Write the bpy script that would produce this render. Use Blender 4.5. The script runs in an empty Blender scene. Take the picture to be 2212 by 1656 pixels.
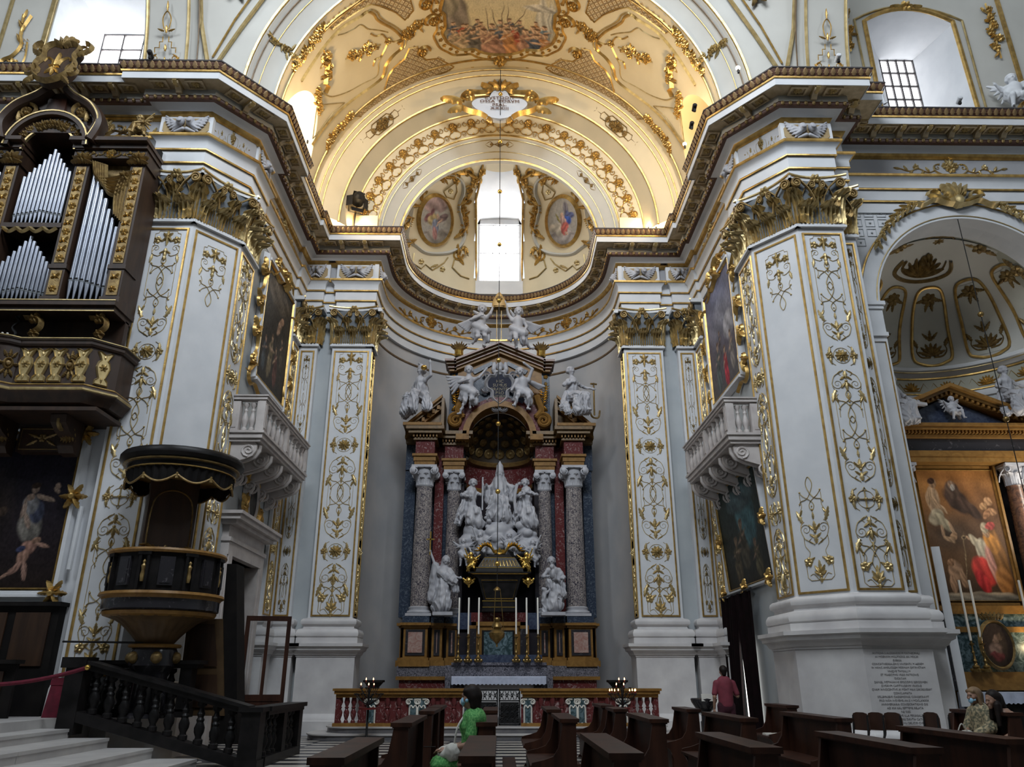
import bpy, math, random
import numpy as np
from mathutils import Vector, Matrix
random.seed(7)
R=math.radians; PI=math.pi; sin=math.sin; cos=math.cos
SC=bpy.context.scene; COL=SC.collection
# ---------------------------------------------------------------- camera, world, lights, exposure
F_PX=1654.; PITCH=math.atan((1462-828)/F_PX); YAW=R(.841); CAM=(.12,0.,1.5)
cd_=bpy.data.cameras.new('camera'); cam=bpy.data.objects.new('camera',cd_); COL.objects.link(cam)
cd_.sensor_width=36; cd_.lens=F_PX/2212*36; cd_.clip_end=200
cam.location=CAM; cam.rotation_euler=(PI/2+PITCH,0,-YAW); SC.camera=cam
W_=bpy.data.worlds.new('sky'); SC.world=W_; W_.use_nodes=True
W_.node_tree.nodes['Background'].inputs[0].default_value=(.80,.90,1,1)
W_.node_tree.nodes['Background'].inputs[1].default_value=1.2
SC.view_settings.view_transform='Standard'; SC.view_settings.look='None'
SC.view_settings.exposure=0.0; SC.view_settings.gamma=1
SC.cycles.max_bounces=6; SC.cycles.diffuse_bounces=3; SC.cycles.adaptive_threshold=.025; SC.cycles.glossy_bounces=2; SC.cycles.transmission_bounces=3
SC.cycles.caustics_reflective=False; SC.cycles.caustics_refractive=False; SC.cycles.sample_clamp_indirect=3
def area(name,loc,to,sx,sy,power,col=(1,1,1),spread=180):
    l=bpy.data.lights.new(name,'AREA'); l.shape='RECTANGLE'; l.size=sx; l.size_y=sy; l.energy=power; l.color=col; l.spread=R(spread)
    o=bpy.data.objects.new(name,l); COL.objects.link(o); o.location=loc
    o.rotation_euler=(Vector(to)-Vector(loc)).to_track_quat('-Z','Y').to_euler(); return o
DAY=(.86,.93,1.)
area('dome_daylight',(0,3.5,23.2),(0,17,14.5),11,4,2150,DAY,150)
area('nave_window_daylight',(17,2,20),(2,17,14),3,5,220,DAY,140)
area('choir_window_daylight',(-17,2,20),(-2,17,12),3,5,520,DAY,140)
WARM=(1.,.72,.38)
for s in(-1,1):
    area('cornice_floodlight',(s*6.1,22.2,16.02),(-s*1.5,19.5,22),.5,.5,190,WARM)
    area('cornice_floodlight',(s*6.0,18.4,16.02),(-s*1.,20.5,22),.5,.5,190,WARM)
    area('cornice_floodlight',(s*5.2,22.8,15.98),(-s*1.,27.,19),.4,.4,90,WARM)
# ---------------------------------------------------------------- materials
M={}
def pm(name,c1,c2=None,scale=3.,rough=.6,metal=0.,bump=0.,kind='noise',lo=.35,hi=.65,bscale=None,spec=.5,detail=5):
    m=bpy.data.materials.new(name); m.use_nodes=True; nt=m.node_tree; N=nt.nodes; L=nt.links
    b=N['Principled BSDF']; b.inputs['Roughness'].default_value=rough; b.inputs['Metallic'].default_value=metal
    b.inputs['Specular IOR Level'].default_value=spec
    tc=N.new('ShaderNodeTexCoord')
    def noise(sc,de=detail,dist=0):
        n=N.new('ShaderNodeTexNoise'); n.inputs['Scale'].default_value=sc; n.inputs['Detail'].default_value=de; n.inputs['Distortion'].default_value=dist
        L.new(tc.outputs['Object'],n.inputs['Vector']); return n
    c2=c2 or tuple(x*.86 for x in c1)
    rp=N.new('ShaderNodeValToRGB'); e=rp.color_ramp.elements
    if kind=='noise':
        n=noise(scale); e[0].position=lo; e[1].position=hi; e[0].color=(*c1,1); e[1].color=(*c2,1)
    elif kind=='vein':
        n=noise(scale,6,1.6); e[0].position=.40; e[1].position=.60; e[0].color=(*c1,1); e[1].color=(*c1,1)
        q=e.new(.5); q.color=(*c2,1); q=e.new(.475); q.color=(*c1,1); q=e.new(.525); q.color=(*c1,1)
    elif kind=='breccia':
        n=noise(scale,8,2.2); e[0].position=lo; e[1].position=hi; e[0].color=(*c1,1); e[1].color=(*c2,1); rp.color_ramp.interpolation='LINEAR'
    elif kind=='wood':
        n=N.new('ShaderNodeTexNoise'); mp=N.new('ShaderNodeMapping'); mp.inputs['Scale'].default_value=(scale,scale,scale*.12)
        L.new(tc.outputs['Object'],mp.inputs[0]); L.new(mp.outputs[0],n.inputs['Vector']); n.inputs['Scale'].default_value=1; n.inputs['Detail'].default_value=6; n.inputs['Distortion'].default_value=.6
        e[0].position=lo; e[1].position=hi; e[0].color=(*c1,1); e[1].color=(*c2,1)
    L.new(n.outputs['Fac'],rp.inputs[0]); L.new(rp.outputs[0],b.inputs['Base Color'])
    if bump:
        n2=noise(bscale or scale*4); bp=N.new('ShaderNodeBump'); bp.inputs['Strength'].default_value=bump; bp.inputs['Distance'].default_value=.02
        L.new(n2.outputs['Fac'],bp.inputs['Height']); L.new(bp.outputs[0],b.inputs['Normal'])
    M[name]=m; return m
def emit(name,c,s):
    m=bpy.data.materials.new(name); m.use_nodes=True; b=m.node_tree.nodes['Principled BSDF']
    b.inputs['Base Color'].default_value=(*c,1); b.inputs['Emission Color'].default_value=(*c,1); b.inputs['Emission Strength'].default_value=s; M[name]=m; return m
def vcol(name,rough=.35,spec=.4):
    m=bpy.data.materials.new(name); m.use_nodes=True; nt=m.node_tree; b=nt.nodes['Principled BSDF']; a=nt.nodes.new('ShaderNodeVertexColor'); a.layer_name='col'
    n=nt.nodes.new('ShaderNodeTexNoise'); n.inputs['Scale'].default_value=9; n.inputs['Detail'].default_value=8
    mr=nt.nodes.new('ShaderNodeMapRange'); mr.inputs[3].default_value=.72; mr.inputs[4].default_value=1.25; nt.links.new(n.outputs['Fac'],mr.inputs[0])
    mx=nt.nodes.new('ShaderNodeVectorMath'); mx.operation='SCALE'; nt.links.new(a.outputs[0],mx.inputs[0]); nt.links.new(mr.outputs[0],mx.inputs['Scale'])
    nt.links.new(mx.outputs[0],b.inputs['Base Color']); b.inputs['Roughness'].default_value=rough; b.inputs['Specular IOR Level'].default_value=spec; M[name]=m
pm('plaster',(.74,.75,.77),(.66,.675,.70),1.5,.62,bump=.04)
pm('wallgrey',(.47,.50,.51),(.40,.43,.45),1.1,.8,bump=.06)
pm('apsewall',(.50,.48,.47),(.40,.40,.41),.7,.8,bump=.06)
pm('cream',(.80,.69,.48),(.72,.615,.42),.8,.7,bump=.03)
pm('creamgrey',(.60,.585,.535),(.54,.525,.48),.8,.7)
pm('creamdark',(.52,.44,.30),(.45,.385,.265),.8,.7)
pm('olive',(.42,.41,.33),(.36,.35,.29),1.,.75)
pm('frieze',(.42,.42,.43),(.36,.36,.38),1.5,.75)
pm('gold',(.66,.43,.14),(.42,.26,.08),6.,.34,.75,.15,bscale=30)
pm('goldpale',(.64,.50,.25),(.46,.34,.15),6.,.36,.7,.1,bscale=30)
pm('golddark',(.36,.245,.09),(.19,.12,.045),9.,.42,.45,.3,bscale=40)
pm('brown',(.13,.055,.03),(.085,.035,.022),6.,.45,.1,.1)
pm('brownwall',(.21,.14,.075),(.14,.09,.05),5.,.5,.1)
pm('modgold',(.62,.45,.19),(.45,.31,.11),8.,.45,.25)
pm('mitregold',(.55,.37,.15),(.46,.30,.12),5.,.55,.2)
pm('modwood',(.68,.54,.34),(.5,.38,.22),6.,.5)
pm('leadtop',(.035,.03,.03),(.06,.05,.05),4.,.6)
pm('marblewhite',(.72,.70,.69),(.58,.56,.56),1.6,.45,kind='noise',bump=.05)
pm('marblebal',(.62,.57,.54),(.50,.45,.43),3.,.5,bump=.05)
pm('statue',(.50,.50,.53),(.40,.40,.43),3.,.5,bump=.03)
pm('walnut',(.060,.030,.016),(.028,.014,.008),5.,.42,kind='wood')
pm('organwood',(.055,.028,.016),(.03,.016,.01),5.,.5,kind='wood')
pm('pew',(.055,.021,.012),(.022,.009,.006),6.,.4,kind='wood',bump=.04,spec=.3)
pm('black',(.008,.007,.007),(.014,.012,.011),3.,.6,spec=.15)
pm('ebony',(.008,.0075,.0075),(.018,.016,.016),4.,.38,spec=.18)
pm('tin',(.44,.47,.54),(.35,.38,.45),2.,.33,.8)
pm('yellowmarble',(.29,.155,.042),(.19,.095,.024),3.,.4,kind='breccia',lo=.3,hi=.7,spec=.25)
pm('redmarble',(.12,.028,.028),(.34,.25,.24),7.,.25,kind='breccia',lo=.55,hi=.72,spec=.25)
pm('bluemarble',(.035,.048,.075),(.14,.165,.20),8.,.25,kind='breccia',lo=.5,hi=.75,spec=.25)
pm('greenmarble',(.03,.055,.06),(.17,.24,.27),5.,.25,kind='breccia',lo=.42,hi=.72,spec=.25)
pm('pinkmarble',(.33,.16,.13),(.45,.33,.28),6.,.3,kind='breccia',lo=.35,hi=.65)
pm('greymarble',(.22,.21,.24),(.05,.05,.06),14.,.25,kind='breccia',lo=.38,hi=.62,spec=.25)
pm('brecciacol',(.42,.37,.34),(.045,.04,.06),17.,.28,kind='breccia',lo=.44,hi=.56)
pm('darkmarble',(.028,.026,.03),(.16,.15,.16),5.,.2,kind='breccia',lo=.6,hi=.8)
pm('gilt',(.85,.58,.16),(.62,.38,.08),8.,.25,.9)
pm('cloth',(.55,.59,.72),(.47,.51,.63),8.,.85)
pm('candle',(.86,.83,.76),(.80,.77,.70),3.,.5)
pm('velvet',(.16,.012,.03),(.10,.008,.02),8.,.9)
pm('curtain',(.009,.004,.005),(.005,.003,.003),4.,.95,spec=.1)
pm('steps',(.56,.54,.52),(.46,.44,.43),2.,.45,bump=.03)
pm('iron',(.012,.012,.013),(.022,.021,.021),5.,.5,.2,spec=.3)
pm('glassdark',(.03,.03,.03),None,2.,.1)
emit('daypane',(.97,.985,1.),13.)
emit('flame',(1.,.55,.22),9.)
emit('daypane_soft',(.95,.97,1.),4.5)
pm('leafbrown',(.30,.195,.085),(.20,.12,.05),6.,.5,.3)
emit('bulb',(1.,.80,.52),30.)
vcol('painting',.5,.12); vcol('fresco',.7,.15); emit('panedim',(.85,.74,.55),.35)
# ---------------------------------------------------------------- helpers
def at(px,py,Y=None,X=None,Z=None):
    u=(px-1106)/F_PX; v=(828-py)/F_PX
    y=cos(PITCH)-v*sin(PITCH); z=sin(PITCH)+v*cos(PITCH); c,s=cos(YAW),sin(YAW)
    d=(u*c+y*s,-u*s+y*c,z)
    t=Y/d[1] if Y is not None else (X-CAM[0])/d[0] if X is not None else (Z-CAM[2])/d[2]
    return Vector((CAM[0]+d[0]*t,d[1]*t,CAM[2]+d[2]*t))
def ray_(px,py):
    a=at(px,py,Y=1.); c=Vector(CAM); return c,(a-c).normalized()
class MB:
    def __init__(s): s.v=[]; s.f=[]
    def add(s,vs,fs):
        n=len(s.v); s.v+=[tuple(v) for v in vs]; s.f+=[tuple(i+n for i in f) for f in fs]; return s
    def box(s,x0,x1,y0,y1,z0,z1):
        return s.add([(x0,y0,z0),(x1,y0,z0),(x1,y1,z0),(x0,y1,z0),(x0,y0,z1),(x1,y0,z1),(x1,y1,z1),(x0,y1,z1)],
            [(0,3,2,1),(4,5,6,7),(0,1,5,4),(1,2,6,5),(2,3,7,6),(3,0,4,7)])
    def frustum(s,x0,x1,y0,y1,z0,X0,X1,Y0,Y1,z1):
        return s.add([(x0,y0,z0),(x1,y0,z0),(x1,y1,z0),(x0,y1,z0),(X0,Y0,z1),(X1,Y0,z1),(X1,Y1,z1),(X0,Y1,z1)],
            [(0,3,2,1),(4,5,6,7),(0,1,5,4),(1,2,6,5),(2,3,7,6),(3,0,4,7)])
    def prism(s,poly,y0,y1):
        n=len(poly); return s.add([(x,y0,z) for x,z in poly]+[(x,y1,z) for x,z in poly],
            [tuple(range(n)),tuple(range(2*n-1,n-1,-1))]+[(i,i+n,(i+1)%n+n,(i+1)%n) for i in range(n)])
    def prismz(s,poly,z0,z1):
        n=len(poly); return s.add([(x,y,z0) for x,y in poly]+[(x,y,z1) for x,y in poly],
            [tuple(range(n-1,-1,-1)),tuple(range(n,2*n))]+[(i,(i+1)%n,(i+1)%n+n,i+n) for i in range(n)])
    def grid(s,fn,nu,nv,closeu=False):
        vs=[fn(i/(nu if closeu else nu),j/nv) for j in range(nv+1) for i in range(nu+(0 if closeu else 1))]
        w=nu if closeu else nu+1
        return s.add(vs,[(j*w+i,j*w+(i+1)%w,(j+1)*w+(i+1)%w,(j+1)*w+i) for j in range(nv) for i in range(nu)])
    def lathe(s,prof,n=16,c=(0,0,0),sx=1,sy=1,a0=0,a1=2*PI):
        full=abs(a1-a0-2*PI)<1e-6; m=n if full else n+1; vs=[]
        for r,z in prof:
            for i in range(m):
                a=a0+(a1-a0)*i/n; vs.append((c[0]+r*cos(a)*sx,c[1]+r*sin(a)*sy,c[2]+z))
        fs=[(j*m+i,j*m+(i+1)%m,(j+1)*m+(i+1)%m,(j+1)*m+i) for j in range(len(prof)-1) for i in range(n)]
        k=len(prof)-1
        if full:
            if prof[0][0]>1e-4: fs.append(tuple(range(m-1,-1,-1)))
            if prof[k][0]>1e-4: fs.append(tuple(range(k*m,k*m+m)))
        return s.add(vs,fs)
    def tube(s,pts,r,n=6,closed=False,flat=1.):
        pts=[Vector(p) for p in pts]; k=len(pts); rs=r if hasattr(r,'__len__') else [r]*k
        vs=[]; up=None
        for i,p in enumerate(pts):
            a=pts[i-1] if (i>0 or closed) else p; b=pts[(i+1)%k] if (i<k-1 or closed) else p
            t=(b-a); t=t.normalized() if t.length>1e-9 else Vector((0,0,1))
            if up is None:
                up=Vector((0,1,0)) if abs(t.y)<.9 else Vector((1,0,0))
            x=t.cross(up); x=x.normalized() if x.length>1e-6 else t.orthogonal().normalized(); up=x.cross(t).normalized()
            for j in range(n):
                q=2*PI*j/n; vs.append(p+(x*cos(q)+up*sin(q)*flat)*rs[i])
        fs=[(i*n+j,i*n+(j+1)%n,((i+1)%k)*n+(j+1)%n,((i+1)%k)*n+j) for i in range(k if closed else k-1) for j in range(n)]
        if not closed: fs+=[tuple(range(n-1,-1,-1)),tuple(range((k-1)*n,k*n))]
        return s.add(vs,fs)
    def sphere(s,c,r,n=10,m=7,sz=1.):
        return s.lathe([(max(r*sin(PI*j/m),1e-5),-r*sz*cos(PI*j/m)) for j in range(m+1)],n,c)
    def xf(s,Mx):
        s.v=[tuple(Mx@Vector(v)) for v in s.v]; return s
    def mirx(s):
        s.v=[(-x,y,z) for x,y,z in s.v]; s.f=[f[::-1] for f in s.f]; return s
    def join(s,o,Mx=None):
        return s.add([Mx@Vector(v) for v in o.v] if Mx else o.v,o.f)
    def mesh(s,name,mat=None,smooth=35):
        me=bpy.data.meshes.new(name); me.from_pydata(s.v,[],s.f)
        if mat: me.materials.append(M[mat])
        if smooth and len(me.polygons):
            me.polygons.foreach_set('use_smooth',[True]*len(me.polygons)); me.set_sharp_from_angle(angle=R(smooth))
        me.update(); return me
def FR(loc=(0,0,0),rz=0.,rx=0.,ry=0.,sc=None):
    m=Matrix.Translation(Vector(loc))@Matrix.Rotation(rz,4,'Z')@Matrix.Rotation(ry,4,'Y')@Matrix.Rotation(rx,4,'X')
    if sc is not None: m=m@Matrix.Diagonal((*(sc if hasattr(sc,'__len__') else (sc,)*3),1))
    return m
def ob(name,src,mat=None,par=None,m=None,smooth=35,**props):
    me=src if isinstance(src,bpy.types.Mesh) else src.mesh(name,mat,smooth)
    o=bpy.data.objects.new(name,me); COL.objects.link(o)
    if par is not None: o.parent=par
    if m is not None: o.matrix_local=m
    for k,v in props.items(): o[k]=v
    return o
def th(name,label,cat,loc=(0,0,0),rz=0.,group=None,m=None,par=None):
    o=bpy.data.objects.new(name,None); COL.objects.link(o); o.empty_display_size=.1
    o.matrix_local=m if m is not None else FR(loc,rz); o['label']=label; o['category']=cat
    if group: o['group']=group
    return o
def part(name,par,m=None):
    o=bpy.data.objects.new(name,None); COL.objects.link(o); o.parent=par; o.empty_display_size=.05
    if m is not None: o.matrix_local=m
    return o
def tag(o,label,cat,group=None):
    o['label']=label; o['category']=cat
    if group: o['group']=group
    return o
def st(name,src,mat=None,**k): return ob(name,src,mat,kind='structure',**k)
def copy_tree(o,par=None,m=None,label=None):
    c=o.copy(); COL.objects.link(c)
    if par is not None: c.parent=par
    if m is not None: c.matrix_local=m
    if label: c['label']=label
    for ch in o.children: copy_tree(ch,c)
    return c
def cr(pts,n=6,closed=False):
    """Catmull-Rom through points of any dimension"""
    P=[np.array(p,float) for p in pts]; k=len(P); out=[]
    for i in range(k if closed else k-1):
        g=lambda j:P[j%k] if closed else P[min(max(j,0),k-1)]
        a,b,c,d=g(i-1),g(i),g(i+1),g(i+2)
        for t in np.arange(n)/n: out.append(.5*((2*b)+(c-a)*t+(2*a-5*b+4*c-d)*t*t+(3*b-a-3*c+d)*t**3))
    if not closed: out.append(P[-1])
    return [tuple(p) for p in out]
def spiral(cx,cz,r,a0,turns,dirn=1,n=22,r1=.12):
    return [(cx+r*(1-(1-r1)*t)*cos(a0+dirn*2*PI*turns*t),cz+r*(1-(1-r1)*t)*sin(a0+dirn*2*PI*turns*t)) for t in [i/n for i in range(n+1)]]
def off_path(path,p,closed=False):
    """offset an open plan polyline to its right-hand side by p with mitres"""
    out=[]; n=len(path)
    for i in range(n):
        v=Vector(path[i]); a=Vector(path[i-1]) if i else None; b=Vector(path[i+1]) if i<n-1 else None
        d1=(v-a).normalized() if a is not None else None; d2=(b-v).normalized() if b is not None else None
        d1=d1 or d2; d2=d2 or d1
        n1=Vector((d1.y,-d1.x)); n2=Vector((d2.y,-d2.x)); k=1+n1.dot(n2)
        out.append(v+(n1+n2)*(p/max(k,.2)))
    return out
def sweep(path,prof,mb=None):
    """profile [(offset,z)...] swept along a plan path; offset goes to the right of travel"""
    mb=mb or MB(); rings=[[(q.x,q.y,z) for q in off_path(path,p)] for p,z in prof]; n=len(path)
    vs=[v for r in rings for v in r]
    fs=[(j*n+i,j*n+i+1,(j+1)*n+i+1,(j+1)*n+i) for j in range(len(prof)-1) for i in range(n-1)]
    return mb.add(vs,fs)
class Rel(MB):
    K=1.
    """raised ornament drawn on the XZ plane, standing out toward -Y"""
    def line(s,pts,w=.012,h=None,taper=False,closed=False):
        h=(h or w*1.1); w=w*s.K; k=len(pts); vs=[]
        for i,(x,z) in enumerate(pts):
            a=pts[i-1] if (i or closed) else pts[i]; b=pts[(i+1)%k] if (i<k-1 or closed) else pts[i]
            dx,dz=b[0]-a[0],b[1]-a[1]; L=math.hypot(dx,dz) or 1; nx,nz=-dz/L,dx/L
            ww=w*(1-.75*i/(k-1)) if taper else w
            vs+=[(x-nx*ww,.004,z-nz*ww),(x,-h*ww/w,z),(x+nx*ww,.004,z+nz*ww)]
        fs=[]
        for i in range(k if closed else k-1):
            a,b=i*3,((i+1)%k)*3; fs+=[(a,b,b+1,a+1),(a+1,b+1,b+2,a+2)]
        return s.add(vs,fs)
    LOBED=[(0,.25,.5),(.14,.7,.8),(.24,.5,.9),(.38,1.,1.),(.5,.62,1.),(.62,.82,.95),(.74,.46,.9),(.85,.5,.8),(1,0.,.35)]
    PETAL=[(0,.3,.35),(.3,.85,.8),(.6,1.,1.),(.85,.7,.8),(1,.15,.3)]
    def leaf(s,x,z,ang,L,w,h=.03,pr=None):
        pr=pr or s.LOBED; c,q=cos(ang),sin(ang); vs=[]; n=len(pr)
        for t,ww,hh in pr:
            for k,kh in((-1,0.),(-.55,.62),(0,1.),(.55,.62),(1,0.)):
                a,b=t*L,k*ww*w/2; vs.append((x+a*c-b*q,.004-(h*hh+.004)*kh,z+a*q+b*c))
        return s.add(vs,[(i*5+k,i*5+k+1,i*5+k+6,i*5+k+5) for i in range(n-1) for k in range(4)])
    def blob(s,x,z,r,h=None,n=7):
        h=h or r*.7; vs=[(x,-h,z)]+[(x+r*.6*cos(2*PI*i/n),-h*.8,z+r*.6*sin(2*PI*i/n)) for i in range(n)]+[(x+r*cos(2*PI*i/n),.004,z+r*sin(2*PI*i/n)) for i in range(n)]
        return s.add(vs,[(0,1+(i+1)%n,1+i) for i in range(n)]+[(1+i,1+(i+1)%n,1+n+(i+1)%n,1+n+i) for i in range(n)])
    def flower(s,x,z,r,n=6,h=.03,a0=0.):
        for i in range(n): s.leaf(x,z,a0+2*PI*i/n,r,r*5.2/n,h,s.PETAL)
        return s.blob(x,z,r*.28,h*1.5)
    def both(s,o): s.add(o.v,o.f); return s.add([(-x,y,z) for x,y,z in o.v],[f[::-1] for f in o.f])
    def curl(s,pts,w=.012): return s.line(pts,w,taper=True)
# ================================================================ STRUCTURE
ZS=16.0   # springing of the transept vault
# floor: dark stone with pale inlaid bars
m=bpy.data.materials.new('floor_inlay'); m.use_nodes=True; nt=m.node_tree; N=nt.nodes; L=nt.links; b=N['Principled BSDF']; b.inputs['Roughness'].default_value=.35
tc=N.new('ShaderNodeTexCoord'); sp=N.new('ShaderNodeSeparateXYZ'); L.new(tc.outputs['Object'],sp.inputs[0])
def mth(op,a,c=None):
    n=N.new('ShaderNodeMath'); n.operation=op
    for i,q in enumerate((a,c)):
        if q is None: continue
        if isinstance(q,(int,float)): n.inputs[i].default_value=q
        else: L.new(q,n.inputs[i])
    return n.outputs[0]
cell=mth('FLOOR',mth('DIVIDE',sp.outputs[0],1.1)); shift=mth('MULTIPLY',mth('MODULO',cell,2.),.34)
fy=mth('FRACT',mth('DIVIDE',mth('ADD',sp.outputs[1],shift),.68)); bar=mth('GREATER_THAN',fy,.52)
fx=mth('ABSOLUTE',mth('SUBTRACT',mth('FRACT',mth('DIVIDE',sp.outputs[0],1.1)),.5)); ins=mth('LESS_THAN',mth('ADD',fx,mth('MULTIPLY',mth('ABSOLUTE',mth('SUBTRACT',fy,.76)),.3)),.5)
fac=mth('MULTIPLY',bar,ins); mx=N.new('ShaderNodeMix'); mx.data_type='RGBA'; L.new(fac,mx.inputs[0]); mx.inputs[6].default_value=(.022,.023,.03,1); mx.inputs[7].default_value=(.50,.47,.42,1); L.new(mx.outputs[2],b.inputs['Base Color']); M['floor']=m
st('floor',MB().box(-20,20,-14,30,-.3,0),'floor')
# shell of the crossing that the photographer stands in
st('wall_rear',MB().box(-20,20,-14.4,-14,-.3,24),'wallgrey')
st('wall_nave_end',MB().box(20,20.4,-14,23,-.3,24),'wallgrey')
st('wall_choir_end',MB().box(-20.4,-20,-14,17,-.3,24),'wallgrey')
cb=MB()
for q in((-20,20,-14,1.),(-20,20,12.5,15.2),(-20,-6,1.,12.5),(6,20,1.,12.5)): cb.box(q[0],q[1],q[2],q[3],24,24.3)
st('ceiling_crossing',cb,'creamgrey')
# side walls of the transept
dy0,dy1,dz=19.35,21.6,4.3     # doorway in the left wall
st('wall_left',MB().box(-7.2,-6.72,17.4,dy0,0,16).box(-7.2,-6.72,dy1,23.9,0,16).box(-7.2,-6.72,dy0,dy1,dz,16),'wallgrey')
st('wall_right',MB().box(6.72,7.2,17.4,23.9,0,16),'wallgrey')
st('wall_back',MB().box(-7,-4.2,23.62,24.2,0,16.2).box(4.2,7,23.62,24.2,0,16.2),'wallgrey')
# apse
AC=24.2; AR=4.32
def arcp(r,n,a0=PI,a1=0.,cy=AC): return [(r*cos(a0+(a1-a0)*i/n),cy+r*sin(a0+(a1-a0)*i/n)) for i in range(n+1)]
st('wall_apse',sweep([(-AR,23.5)]+arcp(AR,40)+[(AR,23.5)],[(0,0),(0,13.2)]),'apsewall')
# apse plaster edge line, a raised moulding following the wall
mo=sweep([(-AR,23.75)]+arcp(AR,40)+[(AR,23.75)],[(0,12.55),(.03,12.57),(.04,12.6),(.03,12.63),(0,12.65)])
st('trim_1',mo,'brownwall')
# nave walls: left wall of the choir, right wall pierced by the chapel arch
st('wall_choir',MB().box(-20,-8.0,16.3,17.,0,16),'wallgrey')
CX,CRr,CSP=12.35,2.62,10.3
def archwall(x0,x1,z1,Y0,Y1,cx,r,sp,n=28,ry=None):
    mb=MB(); ry=ry or r
    mb.box(x0,cx-r,Y0,Y1,0,z1); mb.box(cx+r,x1,Y0,Y1,0,z1)
    for i in range(n):
        a,c=PI-PI*i/n,PI-PI*(i+1)/n; xa,xc=cx+r*cos(a),cx+r*cos(c); za,zc=sp+ry*sin(a),sp+ry*sin(c)
        mb.add([(xa,Y0,za),(xc,Y0,zc),(xc,Y0,z1),(xa,Y0,z1),(xa,Y1,za),(xc,Y1,zc)],[(0,1,2,3),(0,4,5,1)])
    return mb
st('wall_nave',archwall(8.4,20,16,17.4,18.2,CX,CRr,CSP),'plaster')
# upper walls over the cornice with deep splayed windows
def upper_wall(name,x0,x1,Y,wx0,wx1,z0,z1,zt,deep,pane,rise=.5):
    mb=MB(); n=12
    mb.box(x0,wx0,Y,Y+.3,15.7,24).box(wx1,x1,Y,Y+.3,15.7,24).box(wx0,wx1,Y,Y+.3,15.7,z0)
    arc=[(wx0+(wx1-wx0)*i/n,z1+rise*(1-(2*i/n-1)**2)) for i in range(n+1)]
    for (xa,za),(xc,zc) in zip(arc,arc[1:]): mb.add([(xa,Y,za),(xc,Y,zc),(xc,Y,24),(xa,Y,24)],[(0,1,2,3)])
    st('wall_'+name,mb,'creamgrey')
    p0,p1,q0,q1=pane; rv=MB(); YB=Y+deep
    outer=[(wx0,z0)]+arc+[(wx1,z0)]; cx=(p0+p1)/2
    inn=[(p0,q0)]+[(p0+(p1-p0)*i/n,q1) for i in range(n+1)]+[(p1,q0)]
    k=len(outer)
    rv.add([(x,Y,z) for x,z in outer]+[(x,YB,z) for x,z in inn],[(i,(i+1)%k,(i+1)%k+k,i+k) for i in range(k)])
    rv.box(p0-1,p0,YB,YB+.1,q0-1,q1+1).box(p1,p1+1,YB,YB+.1,q0-1,q1+1).box(p0,p1,YB,YB+.1,q0-1,q0).box(p0,p1,YB,YB+.1,q1,q1+1)
    return rv,YB
WN=[0]
def window(Y,x0,x1,z0,z1,nx,nz,reveal=None,m=None,bar=.045):
    WN[0]+=1; w=st('window_%d'%WN[0],MB().box(x0,x1,Y+.05,Y+.12,z0,z1),'daypane',m=m)
    fr=MB()
    for i in range(nx+1): x=x0+(x1-x0)*i/nx; fr.box(x-bar/2,x+bar/2,Y-.03,Y+.04,z0,z1)
    for j in range(nz+1): z=z0+(z1-z0)*j/nz; fr.box(x0,x1,Y-.02,Y+.03,z-bar/2,z+bar/2)
    ob('glazing_bars',fr,'leadtop',w)
    if reveal: ob('reveal',reveal,'plaster',w)
    return w
rv,yb=upper_wall('clerestory_nave',8.4,20,17.6,11.05,13.75,15.9,20.0,None,1.9,(12.45,13.55,17.2,20.4))
window(yb,12.45,13.55,17.2,20.4,4,6,rv).data.materials[0]=M['daypane_soft']
rv,yb=upper_wall('clerestory_choir',-20,-8.2,16.7,-12.55,-9.85,15.9,20.6,None,1.9,(-12.3,-11.05,17.2,20.2))
window(yb,-12.3,-11.05,17.2,20.2,2,5,rv)
# piers between transept and nave, rising over the cornice (plain cores)
for s,nm in((-1,'left'),(1,'right')):
    pl=[(6.55,17.02),(7.36,16.05),(8.42,16.05),(8.42,17.6),(9.,17.6),(9.,19.2),(6.9,19.2),(6.9,18.05),(6.55,18.05)]
    pl=[(s*x,y) for x,y in pl]
    st('wall_pier_core_'+nm,MB().prismz(pl if s>0 else pl[::-1],0,16),'plaster')
# ---------------------------------------------------------------- transept vault, a stepped funnel of round arches
def vring(prof,n=64,a0=0.,a1=PI,cutl=None):
    """prof [(Y,R)]"""
    return MB().add([(-r*cos(a0+(a1-a0)*i/n),y,ZS+r*sin(a0+(a1-a0)*i/n)) for y,r in prof for i in range(n+1)],
        [(j*(n+1)+i,j*(n+1)+i+1,(j+1)*(n+1)+i+1,(j+1)*(n+1)+i) for j in range(len(prof)-1) for i in range(n)])
VR=6.28; VY0,VY1=17.25,21.95; LY,LW,LA=19.45,1.65,R(23)   # lunettes
def acut(Y):
    q=(Y-LY)/LW; return LA*(1-abs(q)**2.2)**.6 if abs(q)<1 else 0.
NV,NA=48,56
def vf(u,v):
    Y=VY0+(VY1-VY0)*v; a0=acut(Y); a=a0+(PI-2*a0)*u; return (-VR*cos(a),Y,ZS+VR*sin(a))
st('ceiling',MB().grid(vf,NA,NV),'cream')
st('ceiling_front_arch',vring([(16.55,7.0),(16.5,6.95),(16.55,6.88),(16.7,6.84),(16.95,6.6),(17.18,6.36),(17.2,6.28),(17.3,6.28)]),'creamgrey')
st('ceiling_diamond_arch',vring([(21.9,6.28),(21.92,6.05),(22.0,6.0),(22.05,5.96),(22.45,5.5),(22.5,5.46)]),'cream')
st('ceiling_plain_arch',vring([(22.5,5.46),(22.55,5.42),(22.95,5.12),(23.0,5.07)]),'creamdark')
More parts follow.
